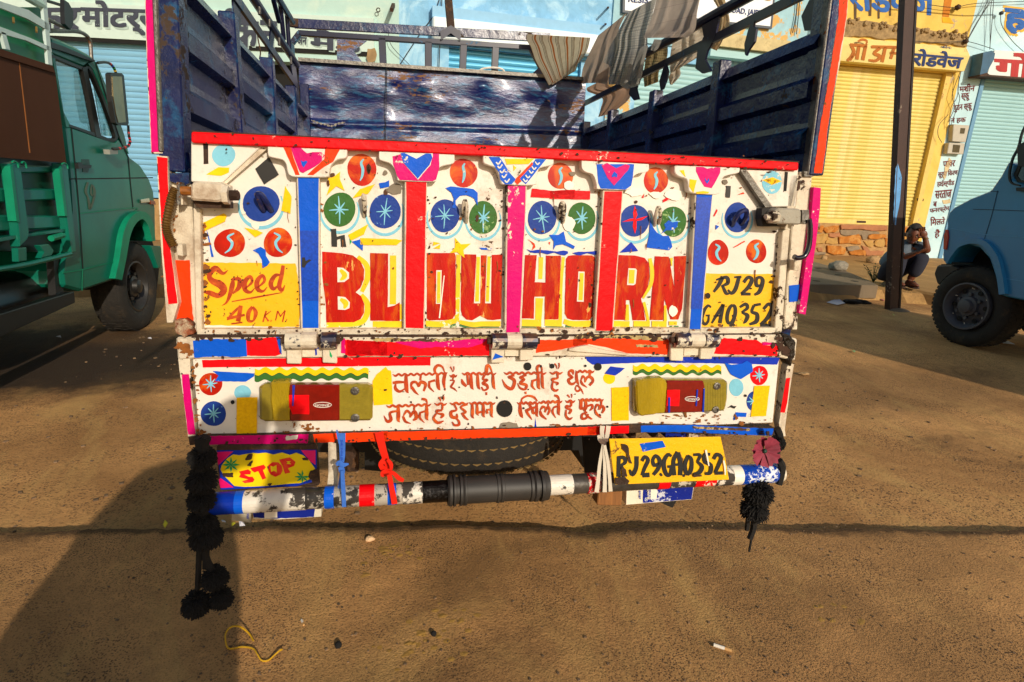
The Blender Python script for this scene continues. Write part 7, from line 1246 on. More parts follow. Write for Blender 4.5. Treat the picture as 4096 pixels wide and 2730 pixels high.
n_((880, 330, 26), (845, 312, 34), (805, 370, 42), (802, 450, 44), (832, 524, 42), (868, 515, 36), (878, 445, 30)); n_((838, 440, 26), (885, 436, 28)); n_((945, 285, 40), (900, 380, 40), (910, 530, 40)); n_((950, 290, 40), (975, 420, 44), (970, 530, 44)); n_((915, 420, 26), (975, 415, 26)); n_((1005, 520, 26), (1012, 545, 20))
n_((1055, 325, 36), (1020, 420, 42), (1040, 515, 40), (1085, 470, 42), (1088, 360, 36), (1050, 322, 24)); n_((1110, 315, 26), (1180, 318, 32), (1150, 390, 26)); n_((1150, 385, 26), (1200, 440, 42), (1170, 500, 42), (1110, 520, 24))
n_((1285, 310, 30), (1225, 315, 34), (1230, 390, 36), (1290, 420, 40), (1285, 500, 42), (1230, 515, 24)); n_((1320, 360, 34), (1355, 310, 36), (1400, 345, 40), (1370, 430, 38), (1335, 505, 30)); n_((1335, 508, 34), (1418, 505, 34))
d.build('registration_lettering', M('plate_black', '#1d2022', rough=.5, var=.2), npz)
d = Dec(PN, 'r'); d.stroke([(1238, 265, 20), (1255, 350, 16), (1270, 430, 12)], off=.006).build('white_dribble', CRM, npz); d.stroke([(1425, 375, 16), (1438, 450, 18), (1440, 525, 10)], off=.006).build('white_dribble', CRM, npz)
for pts in ([(362, 200), (395, 200), (430, 230), (440, 330), (470, 410), (440, 400), (400, 290), (365, 255)], [(290, 560), (380, 540), (440, 590), (420, 622), (290, 627)], [(1105, 515), (1200, 525), (1190, 545), (1110, 545)], [(355, 440), (400, 460), (410, 540), (360, 545)]): decal('rust_patch', PN, 'r', jag(pts, 5, 18), RUSTY, npz, off=.0058)
# boards hung under the bumper
wd_ = M('weathered_wood', '#8a5a2c', rough=.7, var=.3, vsc=10, st=(9, 1, 1)); slab('wood_block', TY(.02), 'r', [(125, 640), (375, 635), (355, 850), (98, 842)], wd_, truck, th=.05, bevel=.003)
PBX = TY(.03); bx = slab('printed_carton', PBX, 'r', [(410, 640), (1110, 640), (1110, 660), (1090, 780), (405, 836)], paint('carton_white', '#e8dfca', ca=.2), truck, th=.07)
decal('carton_blue', PBX, 'r', [(582, 640), (1108, 638), (1088, 778), (578, 818)], paint('carton_blue', '#14268a', ca=.3, chip='#c8ccd8'), bx); decal('carton_label', PBX, 'r', [(662, 660), (730, 655), (722, 772), (658, 776)], CRM, bx, off=.0024)
text('carton_lettering', PBX, 'enter', [(560, 690), (560, 780), (538, 780), (538, 690)], DBLU, bx, off=.003, bold=.02, c='r'); text('carton_lettering', PBX, 'र्का है', [(655, 665), (650, 780), (615, 780), (620, 670)], CRM, bx, off=.003, bold=.03, c='r')
slab('black_flap', TY(.06), 'r', [(740, 800), (940, 780), (890, 868), (830, 845)], DARK, truck, th=.01)
bx2 = slab('printed_carton', PBX, 'p', [(725, 900), (925, 890), (925, 1022), (722, 998)], paint('carton_grey', '#b8b09c', ca=.3), truck, th=.05); text('carton_lettering', PBX, 'enter', [(905, 905), (905, 990), (880, 990), (880, 905)], DBLU, bx2, off=.003, bold=.02, c='p')
bx3 = slab('printed_carton', PBX, 'p', [(945, 880), (1660, 860), (1660, 960), (1200, 990), (948, 982)], paint('carton_white2', '#d8d0bc', ca=.4), truck, th=.05); decal('carton_blue', PBX, 'p', jag([(945, 885), (1050, 885), (1600, 868), (1580, 965), (1200, 980), (950, 970)], 3), MATS['carton_blue'], bx3); decal('carton_label', PBX, 'p', [(1065, 885), (1200, 880), (1200, 970), (1065, 975)], CRM, bx3, off=.0024)
slab('white_upright', TY(.01), 'p', [(1732, 180), (1812, 185), (1830, 640), (1722, 640), (1735, 500)], WHITE2, truck, th=.03)
for c, pts in (('p', [(1900, 280), (1980, 290), (2040, 340), (2050, 490), (1920, 500)]), ('r', [(310, 90), (380, 90), (380, 150), (300, 150)]), ('r', [(440, 85), (515, 85), (505, 145), (430, 145)]), ('r', [(665, 80), (740, 80), (745, 135), (665, 135)]), ('r', [(1245, 85), (1320, 95), (1318, 130), (1248, 130)])):
    slab('spring_bracket', TY(.25), c, pts, RUSTY, truck, th=.06, bevel=.004)
slab('printed_carton', TY(.05), 'r', [(820, 78), (1170, 85), (1165, 132), (815, 135)], MATS['carton_blue'], truck, th=.05)
# ================================================================ WEAR: chips, rust and grime along the edges of the painted steel
def edge_wear(name, pl, c, a, b, n, r, mat, parent, seed, off=.0046, wob=6):
    d = Dec(pl, c); rn = random.Random(seed)
    for i in range(n):
        t = rn.random(); x = a[0]+(b[0]-a[0])*t+rn.gauss(0, wob); y = a[1]+(b[1]-a[1])*t+rn.gauss(0, wob); k = rn.uniform(.3, 1)**2*r
        d.poly(jag(ell(x, y, k*rn.uniform(.6, 1.8), k*rn.uniform(.5, 1.4), n=7, a=.2, sd=i+1), k*.25, 60, sd=i), off=off+.00002*i)
    d.build(name, mat, parent)['kind'] = 'stuff'
RD = M('dark_rust', '#3a2212', rough=.85, var=.4, vsc=30); RO = M('orange_rust', '#8a5018', rough=.85, var=.4, vsc=30)
for k_, (pl, c, a, b, n, r, m, par) in enumerate(((PR, 'S', (770, 536), (3190, 656), 70, 5, RD, tg), (PR, 'S', (770, 570), (3190, 682), 60, 5, RD, tg), (PF, 'S', (790, 1328), (3110, 1330), 110, 7, RD, tg), (PF, 'S', (790, 1322), (3110, 1322), 60, 7, RO, tg), (PP, 'S', (812, 860), (822, 1310), 34, 9, RD, tg), (PP, 'S', (812, 900), (825, 1300), 24, 10, RO, tg),
        (PP, 'S', (1196, 760), (1200, 1310), 22, 6, RD, tg), (PP, 'S', (1286, 760), (1288, 1310), 26, 7, RO, tg), (PP, 'S', (1716, 760), (1704, 1310), 24, 6, RD, tg), (PP, 'S', (2012, 760), (2006, 1310), 26, 6, RD, tg), (PP, 'S', (2402, 780), (2372, 1310), 30, 7, RD, tg), (PP, 'S', (2772, 790), (2744, 1310), 26, 6, RD, tg), (PP, 'S', (3120, 930), (3085, 1310), 30, 7, RD, tg),
        (PP, 'S', (850, 700), (3100, 1250), 150, 4, RD, tg), (PP, 'S', (850, 1250), (3100, 700), 110, 4, RO, tg), (PL_, 'S', (790, 1740), (3080, 1690), 90, 8, RO, lp), (PL_, 'S', (790, 1745), (3080, 1695), 60, 6, RD, lp), (PL_, 'S', (775, 1440), (795, 1740), 40, 8, RO, lp), (PL_, 'S', (1150, 1690), (1280, 1730), 30, 7, RO, lp), (PL_, 'S', (2650, 1660), (2960, 1680), 44, 6, RO, lp), (PL_, 'S', (800, 1450), (3080, 1700), 90, 4, RD, lp),
        (PH, 'S', (770, 1352), (3120, 1350), 130, 9, RD, hr), (PH, 'S', (770, 1430), (3120, 1420), 70, 7, RD, hr), (PH, 'S', (715, 1380), (760, 1420), 40, 12, RO, hr), (PH, 'S', (3110, 1380), (3170, 1420), 40, 12, RD, hr), (PS, 'S', (830, 1770), (3100, 1735), 90, 7, RD, bs))):
    wob = 9 if n < 70 else 6
    if par in (tg, lp) and n in (150, 110, 90) and r == 4: wob = 90
    edge_wear('paint_chips', pl, c, a, b, n, r, m, par, k_, wob=wob)
for x0, y0, x1, y1, k_ in ((680, 880, 690, 1290, 1), (3170, 760, 3110, 1300, 2), (3150, 700, 3200, 740, 3)): edge_wear('paint_chips', TY(.012), 'S', (x0, y0), (x1, y1), 40, 8, RD if k_ > 1 else RO, cl if k_ == 1 else cr2, 40+k_, wob=12, off=.002)
rn = random.Random(77); d = Dec(PP, 'S')
for i in range(26):
    x = rn.uniform(850, 3080); y = rn.uniform(720, 1200); l_ = rn.uniform(15, 55); d.stroke([(x, y, rn.uniform(2, 5)), (x+rn.uniform(-3, 3), y+l_*.5, rn.uniform(2, 4)), (x+rn.uniform(-4, 4), y+l_, 1)], off=.0044, k=2)
d.build('rust_dribbles', RO, tg)['kind'] = 'stuff'
# ================================================================ CLOTHES DRYING ON THE CAGE
def cloth_mat(name, base, stripes, rough=.9, du=0, dv=0, dcol=None):
    """woven cloth; stripes: list of (axis 0/1, period, phase, width, colour)"""
    m = bpy.data.materials.new(name); m.use_nodes = True; n = m.node_tree; N = n.nodes; L = n.links; b = N['Principled BSDF']; uvn = N.new('ShaderNodeUVMap'); sp = N.new('ShaderNodeSeparateXYZ'); L.new(uvn.outputs[0], sp.inputs[0])
    ns = N.new('ShaderNodeTexNoise'); ns.inputs['Scale'].default_value = 9; mx = N.new('ShaderNodeMix'); mx.data_type = 'RGBA'; c = hx(base); mx.inputs[6].default_value = tuple(v*.8 for v in c[:3])+(1,); mx.inputs[7].default_value = tuple(min(1, v*1.15) for v in c[:3])+(1,); L.new(ns.outputs[0], mx.inputs[0]); out = mx.outputs[2]
    for ax, per, ph, wd, col in stripes:
        a = N.new('ShaderNodeMath'); a.operation = 'MULTIPLY_ADD'; L.new(sp.outputs[ax], a.inputs[0]); a.inputs[1].default_value = 1/per; a.inputs[2].default_value = ph; f = N.new('ShaderNodeMath'); f.operation = 'FRACT'; L.new(a.outputs[0], f.inputs[0]); l = N.new('ShaderNodeMath'); l.operation = 'LESS_THAN'; L.new(f.outputs[0], l.inputs[0]); l.inputs[1].default_value = wd
        x = N.new('ShaderNodeMix'); x.data_type = 'RGBA'; L.new(l.outputs[0], x.inputs[0]); L.new(out, x.inputs[6]); x.inputs[7].default_value = hx(col); out = x.outputs[2]
        if ax == 1 and False: pass
    L.new(out, b.inputs['Base Color']); b.inputs['Roughness'].default_value = rough; b.inputs['Specular IOR Level'].default_value = .15
    tr = N.new('ShaderNodeBsdfTranslucent'); L.new(out, tr.inputs[0]); ms = N.new('ShaderNodeMixShader'); ms.inputs[0].default_value = .7; L.new(b.outputs[0], ms.inputs[1]); L.new(tr.outputs[0], ms.inputs[2]); L.new(ms.outputs[0], N['Material Output'].inputs[0])
    bp = N.new('ShaderNodeBump'); bp.inputs['Strength'].default_value = .4; bp.inputs['Distance'].default_value = .005; n2 = N.new('ShaderNodeTexNoise'); n2.inputs['Scale'].default_value = 60; L.new(n2.outputs[0], bp.inputs['Height']); L.new(bp.outputs[0], b.inputs['Normal'])
    return m
def cloth(name, plane, c, Lp, Rp, mat, lab, cat, folds=5, amp=.012, nu=36, nv=40, off=.0, seed=1, parent=None, lift=0, grp=None):
    Lc = cr(Lp, 10); Rc = cr(Rp, 10); rn = random.Random(seed); ph = rn.uniform(0, 6); V = []; UV = []
    for j in range(nv+1):
        t = j/nv; l = Lc[min(len(Lc)-1, round(t*(len(Lc)-1)))]; r_ = Rc[min(len(Rc)-1, round(t*(len(Rc)-1)))]
        for i in range(nu+1):
            u = i/nu; x = l[0]*(1-u)+r_[0]*u; y = l[1]*(1-u)+r_[1]*u; uw = u+.07*math.sin(u*8+ph+t*1.5)+.03*math.sin(t*7+u*3); o_ = off+amp*.62*(.3+.7*t)*(math.sin(uw*folds*5+ph+.8*math.sin(t*3+ph))+.3*math.sin(uw*folds*11+t*5)+.25*math.sin(t*9+u*4+ph))+lift*math.sin(t*math.pi)
            V.append(plane(c, x, y, o_)); UV.append((u, t))
    F = [(j*(nu+1)+i, j*(nu+1)+i+1, (j+1)*(nu+1)+i+1, (j+1)*(nu+1)+i) for j in range(nv) for i in range(nu)]
    o = mesh(name, V, F, mat, parent, True, UV)
    if lab: tag(o, lab, cat, grp)
    return o
CG_ = 'clothes drying on the truck cage'; off_ = -.03
Px = Pl(TRM @ Vector((XS-.035, 0, 0)), TRM.to_3x3() @ Vector((-1, 0, 0))); Pf = Pl(TRM @ Vector((0, LB-.05, 0)), TRM.to_3x3() @ Vector((0, -1, 0)))
STRM = cloth_mat('striped_cotton', '#cdbfa4', [(0, .25, .0, .045, '#7a5a3c'), (0, .25, .07, .03, '#3a2a20'), (0, .25, .16, .03, '#3a2a20'), (0, .25, .5, .12, '#a8622c'), (0, .25, .62, .03, '#5a3420')])
st_ = cloth('striped_cloth', Pf, 'Y', [(1150, 615), (1140, 700), (1220, 850), (1300, 1080), (1420, 1300), (1545, 1540)], [(2290, 680), (2275, 760), (2250, 860), (2210, 960), (2150, 1050), (2080, 1140)], STRM, 'cream cloth with brown and rust stripes slung over the front cage corner', 'cloth', folds=2, amp=.012, seed=2, off=.04, grp=CG_)
cloth('under_fold', Pf, 'Y', [(1560, 1400), (1580, 1470), (1600, 1530)], [(2060, 1090), (2060, 1180), (2030, 1270)], STRM, None, None, folds=1, amp=.006, off=.02, parent=st_, nv=8)
TAU = cloth_mat('taupe_trouser_cloth', '#bcab9a', [])
tr_ = cloth('hanging_trousers', Px, 'J', [(560, 560), (480, 720), (400, 880), (330, 1040), (300, 1180), (290, 1310)], [(1010, 200), (900, 420), (860, 620), (830, 900), (760, 1100), (690, 1300)], TAU, 'taupe trousers hanging on the right cage rail beside the striped cloth', 'trousers', folds=3, amp=.018, seed=4, off=.01, grp=CG_)
cloth('trouser_leg', Px, 'J', [(545, 1180), (520, 1240), (490, 1290)], [(740, 1050), (730, 1180), (690, 1330)], TAU, None, None, folds=1, amp=.006, off=.02, parent=tr_, nv=8)
CHK = cloth_mat('grey_check_cotton', '#d0cdc0', [(1, .022, 0, .4, '#aaa8a0'), (0, .06, 0, .12, '#98989c')])
sh_c = cloth('checked_shirt', Px, 'J', [(1030, 200), (960, 330), (850, 560), (820, 780), (770, 1000), (730, 1200), (718, 1330)], [(1480, -40), (1440, 120), (1340, 480), (1330, 720), (1280, 1000), (1250, 1180), (1210, 1330)], CHK, 'grey checked shirt hanging in the middle of the cage rail', 'shirt', folds=5, amp=.022, nu=60, seed=5, off=.03, grp=CG_)
cloth('sleeve', Px, 'J', [(850, 560), (760, 700), (640, 970)], [(900, 640), (830, 860), (770, 1055)], CHK, None, None, folds=1, amp=.008, off=.045, parent=sh_c, nv=12); cloth('sleeve', Px, 'J', [(1240, 720), (1160, 900), (1085, 1180)], [(1345, 720), (1300, 900), (1220, 1225)], CHK, None, None, folds=1, amp=.01, off=.06, parent=sh_c, nv=12); cloth('sleeve', Px, 'J', [(1440, 620), (1400, 720), (1385, 790)], [(1560, 630), (1500, 760), (1440, 810)], CHK, None, None, folds=1, amp=.006, off=.05, parent=sh_c, nv=8); cloth('shirt_tail', Px, 'J', [(905, 1330), (930, 1360), (1020, 1400)], [(1200, 1230), (1200, 1300), (1195, 1345)], CHK, None, None, folds=2, amp=.008, off=.045, parent=sh_c, nv=8)
cloth('pinkish_cloth', Px, 'J', [(1490, -80), (1430, 170), (1360, 380), (1310, 500), (1270, 600)], [(2180, -200), (2150, 0), (2110, 200), (2080, 460), (1960, 590)], cloth_mat('faded_mauve_cloth', '#d4c4b4', [(1, .3, .2, .02, '#b09a8c')]), 'faded mauve-grey cloth with a frayed hem hanging highest on the cage rail', 'cloth', folds=4, amp=.014, seed=6, off=.05, grp=CG_)
CRMC = cloth_mat('cream_cloth', '#dccdb4', [])
cloth('cream_cloth', Pl(Px.o-Px.n*.12, Px.n), 'J', [(1740, 620), (1700, 800), (1680, 1000), (1690, 1150)], [(2230, 380), (2210, 620), (2160, 860), (1860, 1060)], CRMC, 'thin cream cloth hanging outside the rail behind the mauve one', 'cloth', folds=4, amp=.014, seed=7, grp=CG_); cloth('cream_garment', Pl(Px.o-Px.n*.12, Px.n), 'J', [(1700, 1130), (1665, 1220), (1685, 1330)], [(1840, 1060), (1845, 1190), (1720, 1335)], CRMC, 'small yellow-cream garment end below the cream cloth by the rail bracket', 'cloth', folds=2, amp=.01, seed=8, grp=CG_)
cloth('checked_garment', Pl(Px.o-Px.n*.12, Px.n), 'J', [(1340, 760), (1310, 900), (1270, 1180), (1285, 1370)], [(1650, 640), (1640, 900), (1520, 1100), (1500, 1290)], cloth_mat('olive_check_cotton', '#a8966c', [(0, .1, 0, .12, '#5a5240'), (1, .06, 0, .14, '#5a5240')]), 'yellowish checked garment seen under the rail behind the shirt', 'shirt', folds=3, amp=.012, seed=9, grp=CG_)
cloth('beige_cloth', Pl(Px.o-Px.n*.12, Px.n), 'D', [(680, 690), (690, 720), (800, 770), (790, 850), (770, 920)], [(860, 600), (860, 680), (1030, 680), (1010, 780), (880, 890)], cloth_mat('tan_pink_cloth', '#b89880', []), 'tan cloth hanging low at the front end of the right cage', 'cloth', folds=3, amp=.012, seed=10, grp=CG_)
cloth('yellow_net', Pl(Px.o-Px.n*.12, Px.n), 'D', [(1660, -20), (1720, 110), (1690, 290), (1650, 380)], [(1760, -20), (1800, 180), (1740, 330), (1700, 400)], cloth_mat('cream_crumpled_cloth', '#c8b088', []), 'crumpled cream rag hanging beyond the cage rail by the notice board', 'rag', folds=2, amp=.02, seed=11, grp=CG_)

# ================================================================ TASSELS, FLOWER AND STRAPS
def strand_tuft(mb, c, r, n, rn, droop=.5, sq=(1, 1, 1), wd=.0024, ax=Vector((0, 0, 1))):
    for i in range(n):
        d = Vector((rn.gauss(0, 1)*sq[0], rn.gauss(0, 1)*sq[1], rn.gauss(0, .8)*sq[2])).normalized(); k = r*rn.uniform(.82, 1.12); e = c+d*k; m_ = c+d*k*.55+Vector((0, 0, .12*r)); e = e-Vector((0, 0, droop*r*(1-abs(d.z))*rn.uniform(.3, .9)))
        sd = d.cross(Vector((rn.gauss(0, 1), rn.gauss(0, 1), rn.gauss(0, 1)))).normalized()*wd; s2 = sd.cross(d).normalized()*wd*.8
        mb.add([c+sd, c-sd, m_+sd+s2, m_-sd+s2, m_-s2, e+sd*.8, e-sd*.8, e-s2*.8], [(0, 1, 3, 2), (2, 3, 6, 5), (3, 4, 7, 6), (4, 2, 5, 7), (5, 6, 7)])
def garland(lab, plane, items, cords, seed, top=None):
    p0 = plane(*items[0][:3]); g = thing('tassel_garland', p0, lab, 'tassel', 'black yarn tassels on the bumper ends'); rn = random.Random(seed)
    for c, x, y, rpx, kind in items:
        p = plane(c, x, y); r = (plane(c, x+rpx, y)-p).length
        mb = MB(); mb.blob(p, r*.66, seed, amp=.12, sub=3); [strand_tuft(mb, p+Vector((rn.uniform(-.12, .12)*r, 0, rn.uniform(-.12, .12)*r)), r*1.12, 420, rn, droop=kind*.6, wd=.0023) for _ in range(3)]; mb.build('pompom', BLK, g)
    for c, pts, r in cords:
        P = [Vector(tuple(q)) for q in cr([tuple(plane(c, x, y)) for x, y in pts], 5)]; MB().tube(P, r, 6).build('cord', BLK, g)
    return g
Pt = Pl(TRM @ Vector((0, -.075, 0)), TRM.to_3x3() @ Vector((0, -1, 0)))
garland('long string of black yarn pompoms hanging at the left end of the bumper pipe', Pt, [('p', 418, 345, 128, .3), ('p', 412, 575, 138, .5), ('p', 402, 770, 132, .6), ('p', 410, 1005, 132, .6), ('p', 445, 1150, 152, .9), ('s', 425, 845, 118, .8), ('s', 598, 600, 106, .7), ('s', 655, 785, 96, .8)],
        [('p', [(410, 130), (415, 350), (410, 600), (415, 800), (420, 1000), (440, 1300)], .018), ('s', [(455, 300), (448, 500), (440, 700)], .0085), ('s', [(490, 320), (500, 400), (500, 520)], .0055), ('s', [(520, 300), (515, 420), (560, 520), (590, 560)], .011), ('p', [(380, 130), (415, 190), (400, 240)], .014), ('p', [(460, 130), (430, 200), (440, 250)], .014)], 21)
garland('short string of black yarn pompoms hanging at the right end of the bumper pipe', Pt, [('r', 1785, 700, 112, .5), ('r', 1740, 880, 108, .6), ('r', 1985, 190, 62, .5)],
        [('r', [(1980, 40), (2010, 130), (1990, 250), (1950, 330)], .012), ('r', [(1800, 600), (1780, 720), (1750, 880), (1740, 960)], .012), ('r', [(1740, 960), (1735, 1080), (1695, 1190)], .011), ('r', [(1680, 960), (1665, 1100)], .008), ('r', [(1725, 1150), (1705, 1240), (1690, 1325)], .004), ('r', [(2000, 370), (2035, 440), (2020, 540), (2000, 620)], .012)], 22)
FLW = M('faded_pink_petal', '#8a2c40', rough=.75, var=.3, vsc=14, dirt='#5a1a28', da=.5, dsc=16)
pc = Pt('r', 1835, 262, .01); fl_ = thing('cloth_flower', pc, 'faded pink cloth flower tied above the right end of the bumper pipe', 'flower'); R_ = (Pt('r', 1985, 262)-Pt('r', 1835, 262)).length; fx = TRM.to_3x3() @ Vector((1, 0, 0)); fy = TRM.to_3x3() @ Vector((0, 0, 1)); fn = TRM.to_3x3() @ Vector((0, -1, 0)); rn = random.Random(9)
for k_ in range(9):
    a0 = 2*math.pi*k_/9+rn.uniform(-.1, .1); V = [pc+fn*.0]; m_ = 7
    lay = .006*(k_ % 3)
    for r_ in (.35, .7, 1.0):
        for i in range(m_): a = a0+(i/(m_-1)-.5)*1.15; rr_ = R_*r_*(1-.12*abs(i/(m_-1)-.5)*2)*rn.uniform(.95, 1.05); V.append(pc+(fx*math.cos(a)+fy*math.sin(a))*rr_+fn*(lay+.012*r_+.006*math.sin(i*2.6)*r_))
    F = [(0, 1+i, 2+i) for i in range(m_-1)]+[(1+q*m_+i, 1+(q+1)*m_+i, 2+(q+1)*m_+i, 2+q*m_+i) for q in range(2) for i in range(m_-1)]
    mesh('petal', V, F, FLW, fl_, True)
MB().blob(pc+fn*.01, R_*.13, 3, amp=.3, sub=2).build('centre', GRD, fl_)
def strap(name, lab, segs, mat, grp=None):
    t = None
    for i, (yo, c, pts, wd) in enumerate(segs):
        pl = Pl(TRM @ Vector((0, yo, 0)), TRM.to_3x3() @ Vector((0, -1, 0))); d = Dec(pl, c)
        if t is None: t = thing(name, pl(c, *pts[0][:2]), lab, 'ribbon', grp)
        d.stroke([(p[0], p[1], p[2] if len(p) > 2 else wd) for p in pts], off=.001+.0012*i, th=.0012, k=5); d.build('loop' if i else 'band', mat, t)
    return t
SB_ = M('blue_nylon_strap', '#3a6ec8', rough=.4, var=.12, vsc=90); sbo = strap('blue_strap', 'printed blue nylon ribbon knotted round the bumper pipe at left', [(-.03, 'p', [(1875, 88, 76), (1878, 200, 66), (1880, 330, 56), (1872, 430, 34)], 60), (-.055, 'p', [(1870, 420, 40), (1880, 500, 50), (1855, 640, 40), (1850, 760, 42), (1848, 860, 44)], 40), (-.0905, 'p', [(1880, 480, 40), (1888, 640, 44), (1895, 760, 44), (1898, 860, 44)], 40), (-.07, 'p', [(1815, 420, 30), (1850, 400, 55), (1885, 420, 50), (1945, 410, 16)], 50), (-.06, 'p', [(1822, 55, 16), (1835, 120, 24), (1850, 200, 14)], 14), (-.075, 'p', [(1850, 440, 30), (1875, 480, 66), (1895, 510, 30)], 30)], SB_)
text('ribbon_lettering', Pl(TRM @ Vector((0, -.033, 0)), TRM.to_3x3() @ Vector((0, -1, 0))), 'SHRI SHIVA ENT', [(1885, 160), (1885, 405), (1862, 400), (1862, 160)], DBLU, sbo, off=.002, c='p')
SR_ = M('red_nylon_strap', '#e0200c', rough=.35, var=.12, vsc=60); strap('red_ribbon', 'red ribbon tied in a bow round the bumper pipe beside the tyre', [(-.03, 'q', [(40, 78, 90), (80, 250, 78), (120, 380, 66), (145, 480, 50)], 70), (-.05, 'q', [(95, 370, 60), (60, 420, 50), (110, 480, 60), (165, 470, 30), (165, 410, 44), (130, 365, 30)], 40), (-.06, 'q', [(75, 545, 30), (90, 510, 70), (140, 510, 60), (190, 505, 40), (250, 560, 48), (300, 585, 34)], 40), (-.0905, 'q', [(150, 520, 50), (170, 640, 56), (190, 740, 60), (205, 830, 62)], 56)], SR_)
SW_ = M('white_elastic_strap', '#cfc6b4', rough=.7, var=.06, dirt='#8a7a60', da=.3); strap('white_strap', 'white elastic strap looped over the red strip and round the bumper pipe', [(-.03, 'r', [(158, 12, 50), (152, 80, 44), (160, 160, 44)], 46), (-.032, 'r', [(220, 12, 48), (212, 80, 44), (195, 160, 40)], 46), (-.05, 'r', [(112, 110, 26), (150, 170, 60), (215, 150, 40)], 44), (-.05, 'r', [(125, 150, 30), (170, 200, 46), (190, 215, 30)], 40), (-.0905, 'r', [(165, 210, 30), (130, 400, 34), (110, 600, 40), (95, 705, 46)], 36), (-.0915, 'r', [(172, 215, 28), (180, 400, 34), (182, 600, 38), (180, 705, 44)], 36), (-.0925, 'r', [(180, 215, 28), (215, 400, 34), (235, 600, 36), (242, 698, 42)], 36)], SW_)
# ================================================================ PEOPLE
def skin(name, J, B_, mat, parent=None, sub=2, root=0):
    me = bpy.data.meshes.new(name); me.from_pydata([tuple(j[0]) for j in J], B_, []); o = bpy.data.objects.new(name, me); link(o, parent)
    o.modifiers.new('s', 'SKIN'); sv = me.skin_vertices[0].data
    for i, j in enumerate(J): r = j[1]; sv[i].radius = (r if isinstance(r, tuple) else (r, r))
    for i in range(len(J)): sv[i].use_root = (i == root)
    m2 = o.modifiers.new('ss', 'SUBSURF'); m2.levels = sub; m2.render_levels = sub; me.materials.append(mat)
    bpy.context.view_layer.update(); dg = bpy.context.evaluated_depsgraph_get(); nm = bpy.data.meshes.new_from_object(o.evaluated_get(dg)); o.modifiers.clear(); o.data = nm; nm.name = name
    nm.polygons.foreach_set('use_smooth', [True]*len(nm.polygons)); bpy.data.meshes.remove(me)
    return o
def person(mk, lab, mats, J, fac):
    """J: joints in world metres, fac: facing dir"""
    skm, shirt, trou, shoe, hair = mats
    hd = J['head']; up = (J['head']-J['neck']).normalized(); f = fac.normalized(); f = (f-up*f.dot(up)).normalized(); s = up.cross(f)
    root = thing('person', J['base'], lab, 'person', mk)
    # body, one continuous surface: torso, arms, legs
    V = [(J['pelvis'], (.15, .13)), (J['waist'], (.145, .11)), (J['chest'], (.165, .12)), (J['neck']-up*.03, (.07, .07)), (J['neck']+up*.04, (.052, .055))]; E = [(0, 1), (1, 2), (2, 3), (3, 4)]
    for k in ('L', 'R'):
        i0 = len(V); V += [(J['sh'+k], .062), (J['el'+k], .043), (J['wr'+k], .029), (J['wr'+k]+(J['ha'+k]-J['wr'+k])*.5, (.034, .02))]; E += [(2, i0), (i0, i0+1), (i0+1, i0+2), (i0+2, i0+3)]
        i0 = len(V); V += [(J['hip'+k], .1), (J['kn'+k], .064), (J['an'+k], .04)]; E += [(0, i0), (i0, i0+1), (i0+1, i0+2)]
    body = skin('body', V, E, skm, root)
    # head with face
    hb = bmesh.new(); bmesh.ops.create_uvsphere(hb, u_segments=28, v_segments=22, radius=1)
    Hc = hd; 
    for v in hb.verts:
        x, y, z = v.co; w_ = 1-.26*max(0, -z)**1.3; px = x*.074*w_; py = y*.094*(1-.12*max(0, -z)); pz = z*.118
        if y > 0: 
            py += .020*math.exp(-((x/.16)**2+((z+.18)/.2)**2))+.006*math.exp(-((x/.45)**2+((z+.55)/.12)**2))+.006*math.exp(-((x/.6)**2+((z-.18)/.12)**2)) - .010*math.exp(-(((abs(x)-.4)/.2)**2+((z-.0)/.14)**2))
            if z < -.7: py += .012*(1-abs(x))
        v.co = Hc+s*px+f*py+up*pz
    me = bpy.data.meshes.new('head'); hb.to_mesh(me); hb.free(); me.materials.append(skm); me.polygons.foreach_set('use_smooth', [True]*len(me.polygons)); ho = bpy.data.objects.new('head', me); link(ho, root)
    for sg in (-1, 1):
        smooth_angle(MB().blob(Hc+s*sg*.075-up*.012-f*.004, .026, 3, amp=.1, sub=2, sq=(.5, .8, 1)).build('ear', skm, ho)); e = MB().blob(Hc+s*sg*.031+f*.078+up*.004, .0085, 3, amp=0, sub=2).build('eye', M('eye_white', '#8a7a68', rough=.3), ho); MB().blob(Hc+s*sg*.031+f*.0835+up*.003, .0055, 3, amp=0, sub=1).build('iris', BLACKP, ho)
        MB().tube([Hc+s*sg*.016+f*.091+up*.022, Hc+s*sg*.034+f*.088+up*.028, Hc+s*sg*.05+f*.077+up*.02], .0042, 5).build('eyebrow', hair, ho)
    MB().tube([Hc-s*.024+f*.086-up*.062, Hc+f*.0955-up*.059, Hc+s*.024+f*.086-up*.062], [.003, .0055, .003], 6).build('mouth', M('lips', '#5a2a20', rough=.5), ho)
    hm = bmesh.new(); bmesh.ops.create_uvsphere(hm, u_segments=24, v_segments=16, radius=1); rn = random.Random(3)
    kill = []
    for v in hm.verts:
        x, y, z = v.co
        if z < .12-.55*min(0, y)*-1 and not (y < -.1 and z > -.55) or (y > .35 and z < .62): kill.append(v)
    bmesh.ops.delete(hm, geom=kill, context='VERTS')
    for v in hm.verts: x, y, z = v.co; k = 1.055+rn.uniform(-.015, .02); v.co = Hc+s*x*.076*k+f*y*.097*k+up*z*.121*k
    me = bpy.data.meshes.new('hair'); hm.to_mesh(me); hm.free(); me.materials.append(hair); me.polygons.foreach_set('use_smooth', [True]*len(me.polygons)); o = bpy.data.objects.new('hair', me); link(o, root); md = o.modifiers.new('t', 'SOLIDIFY'); md.thickness = .008
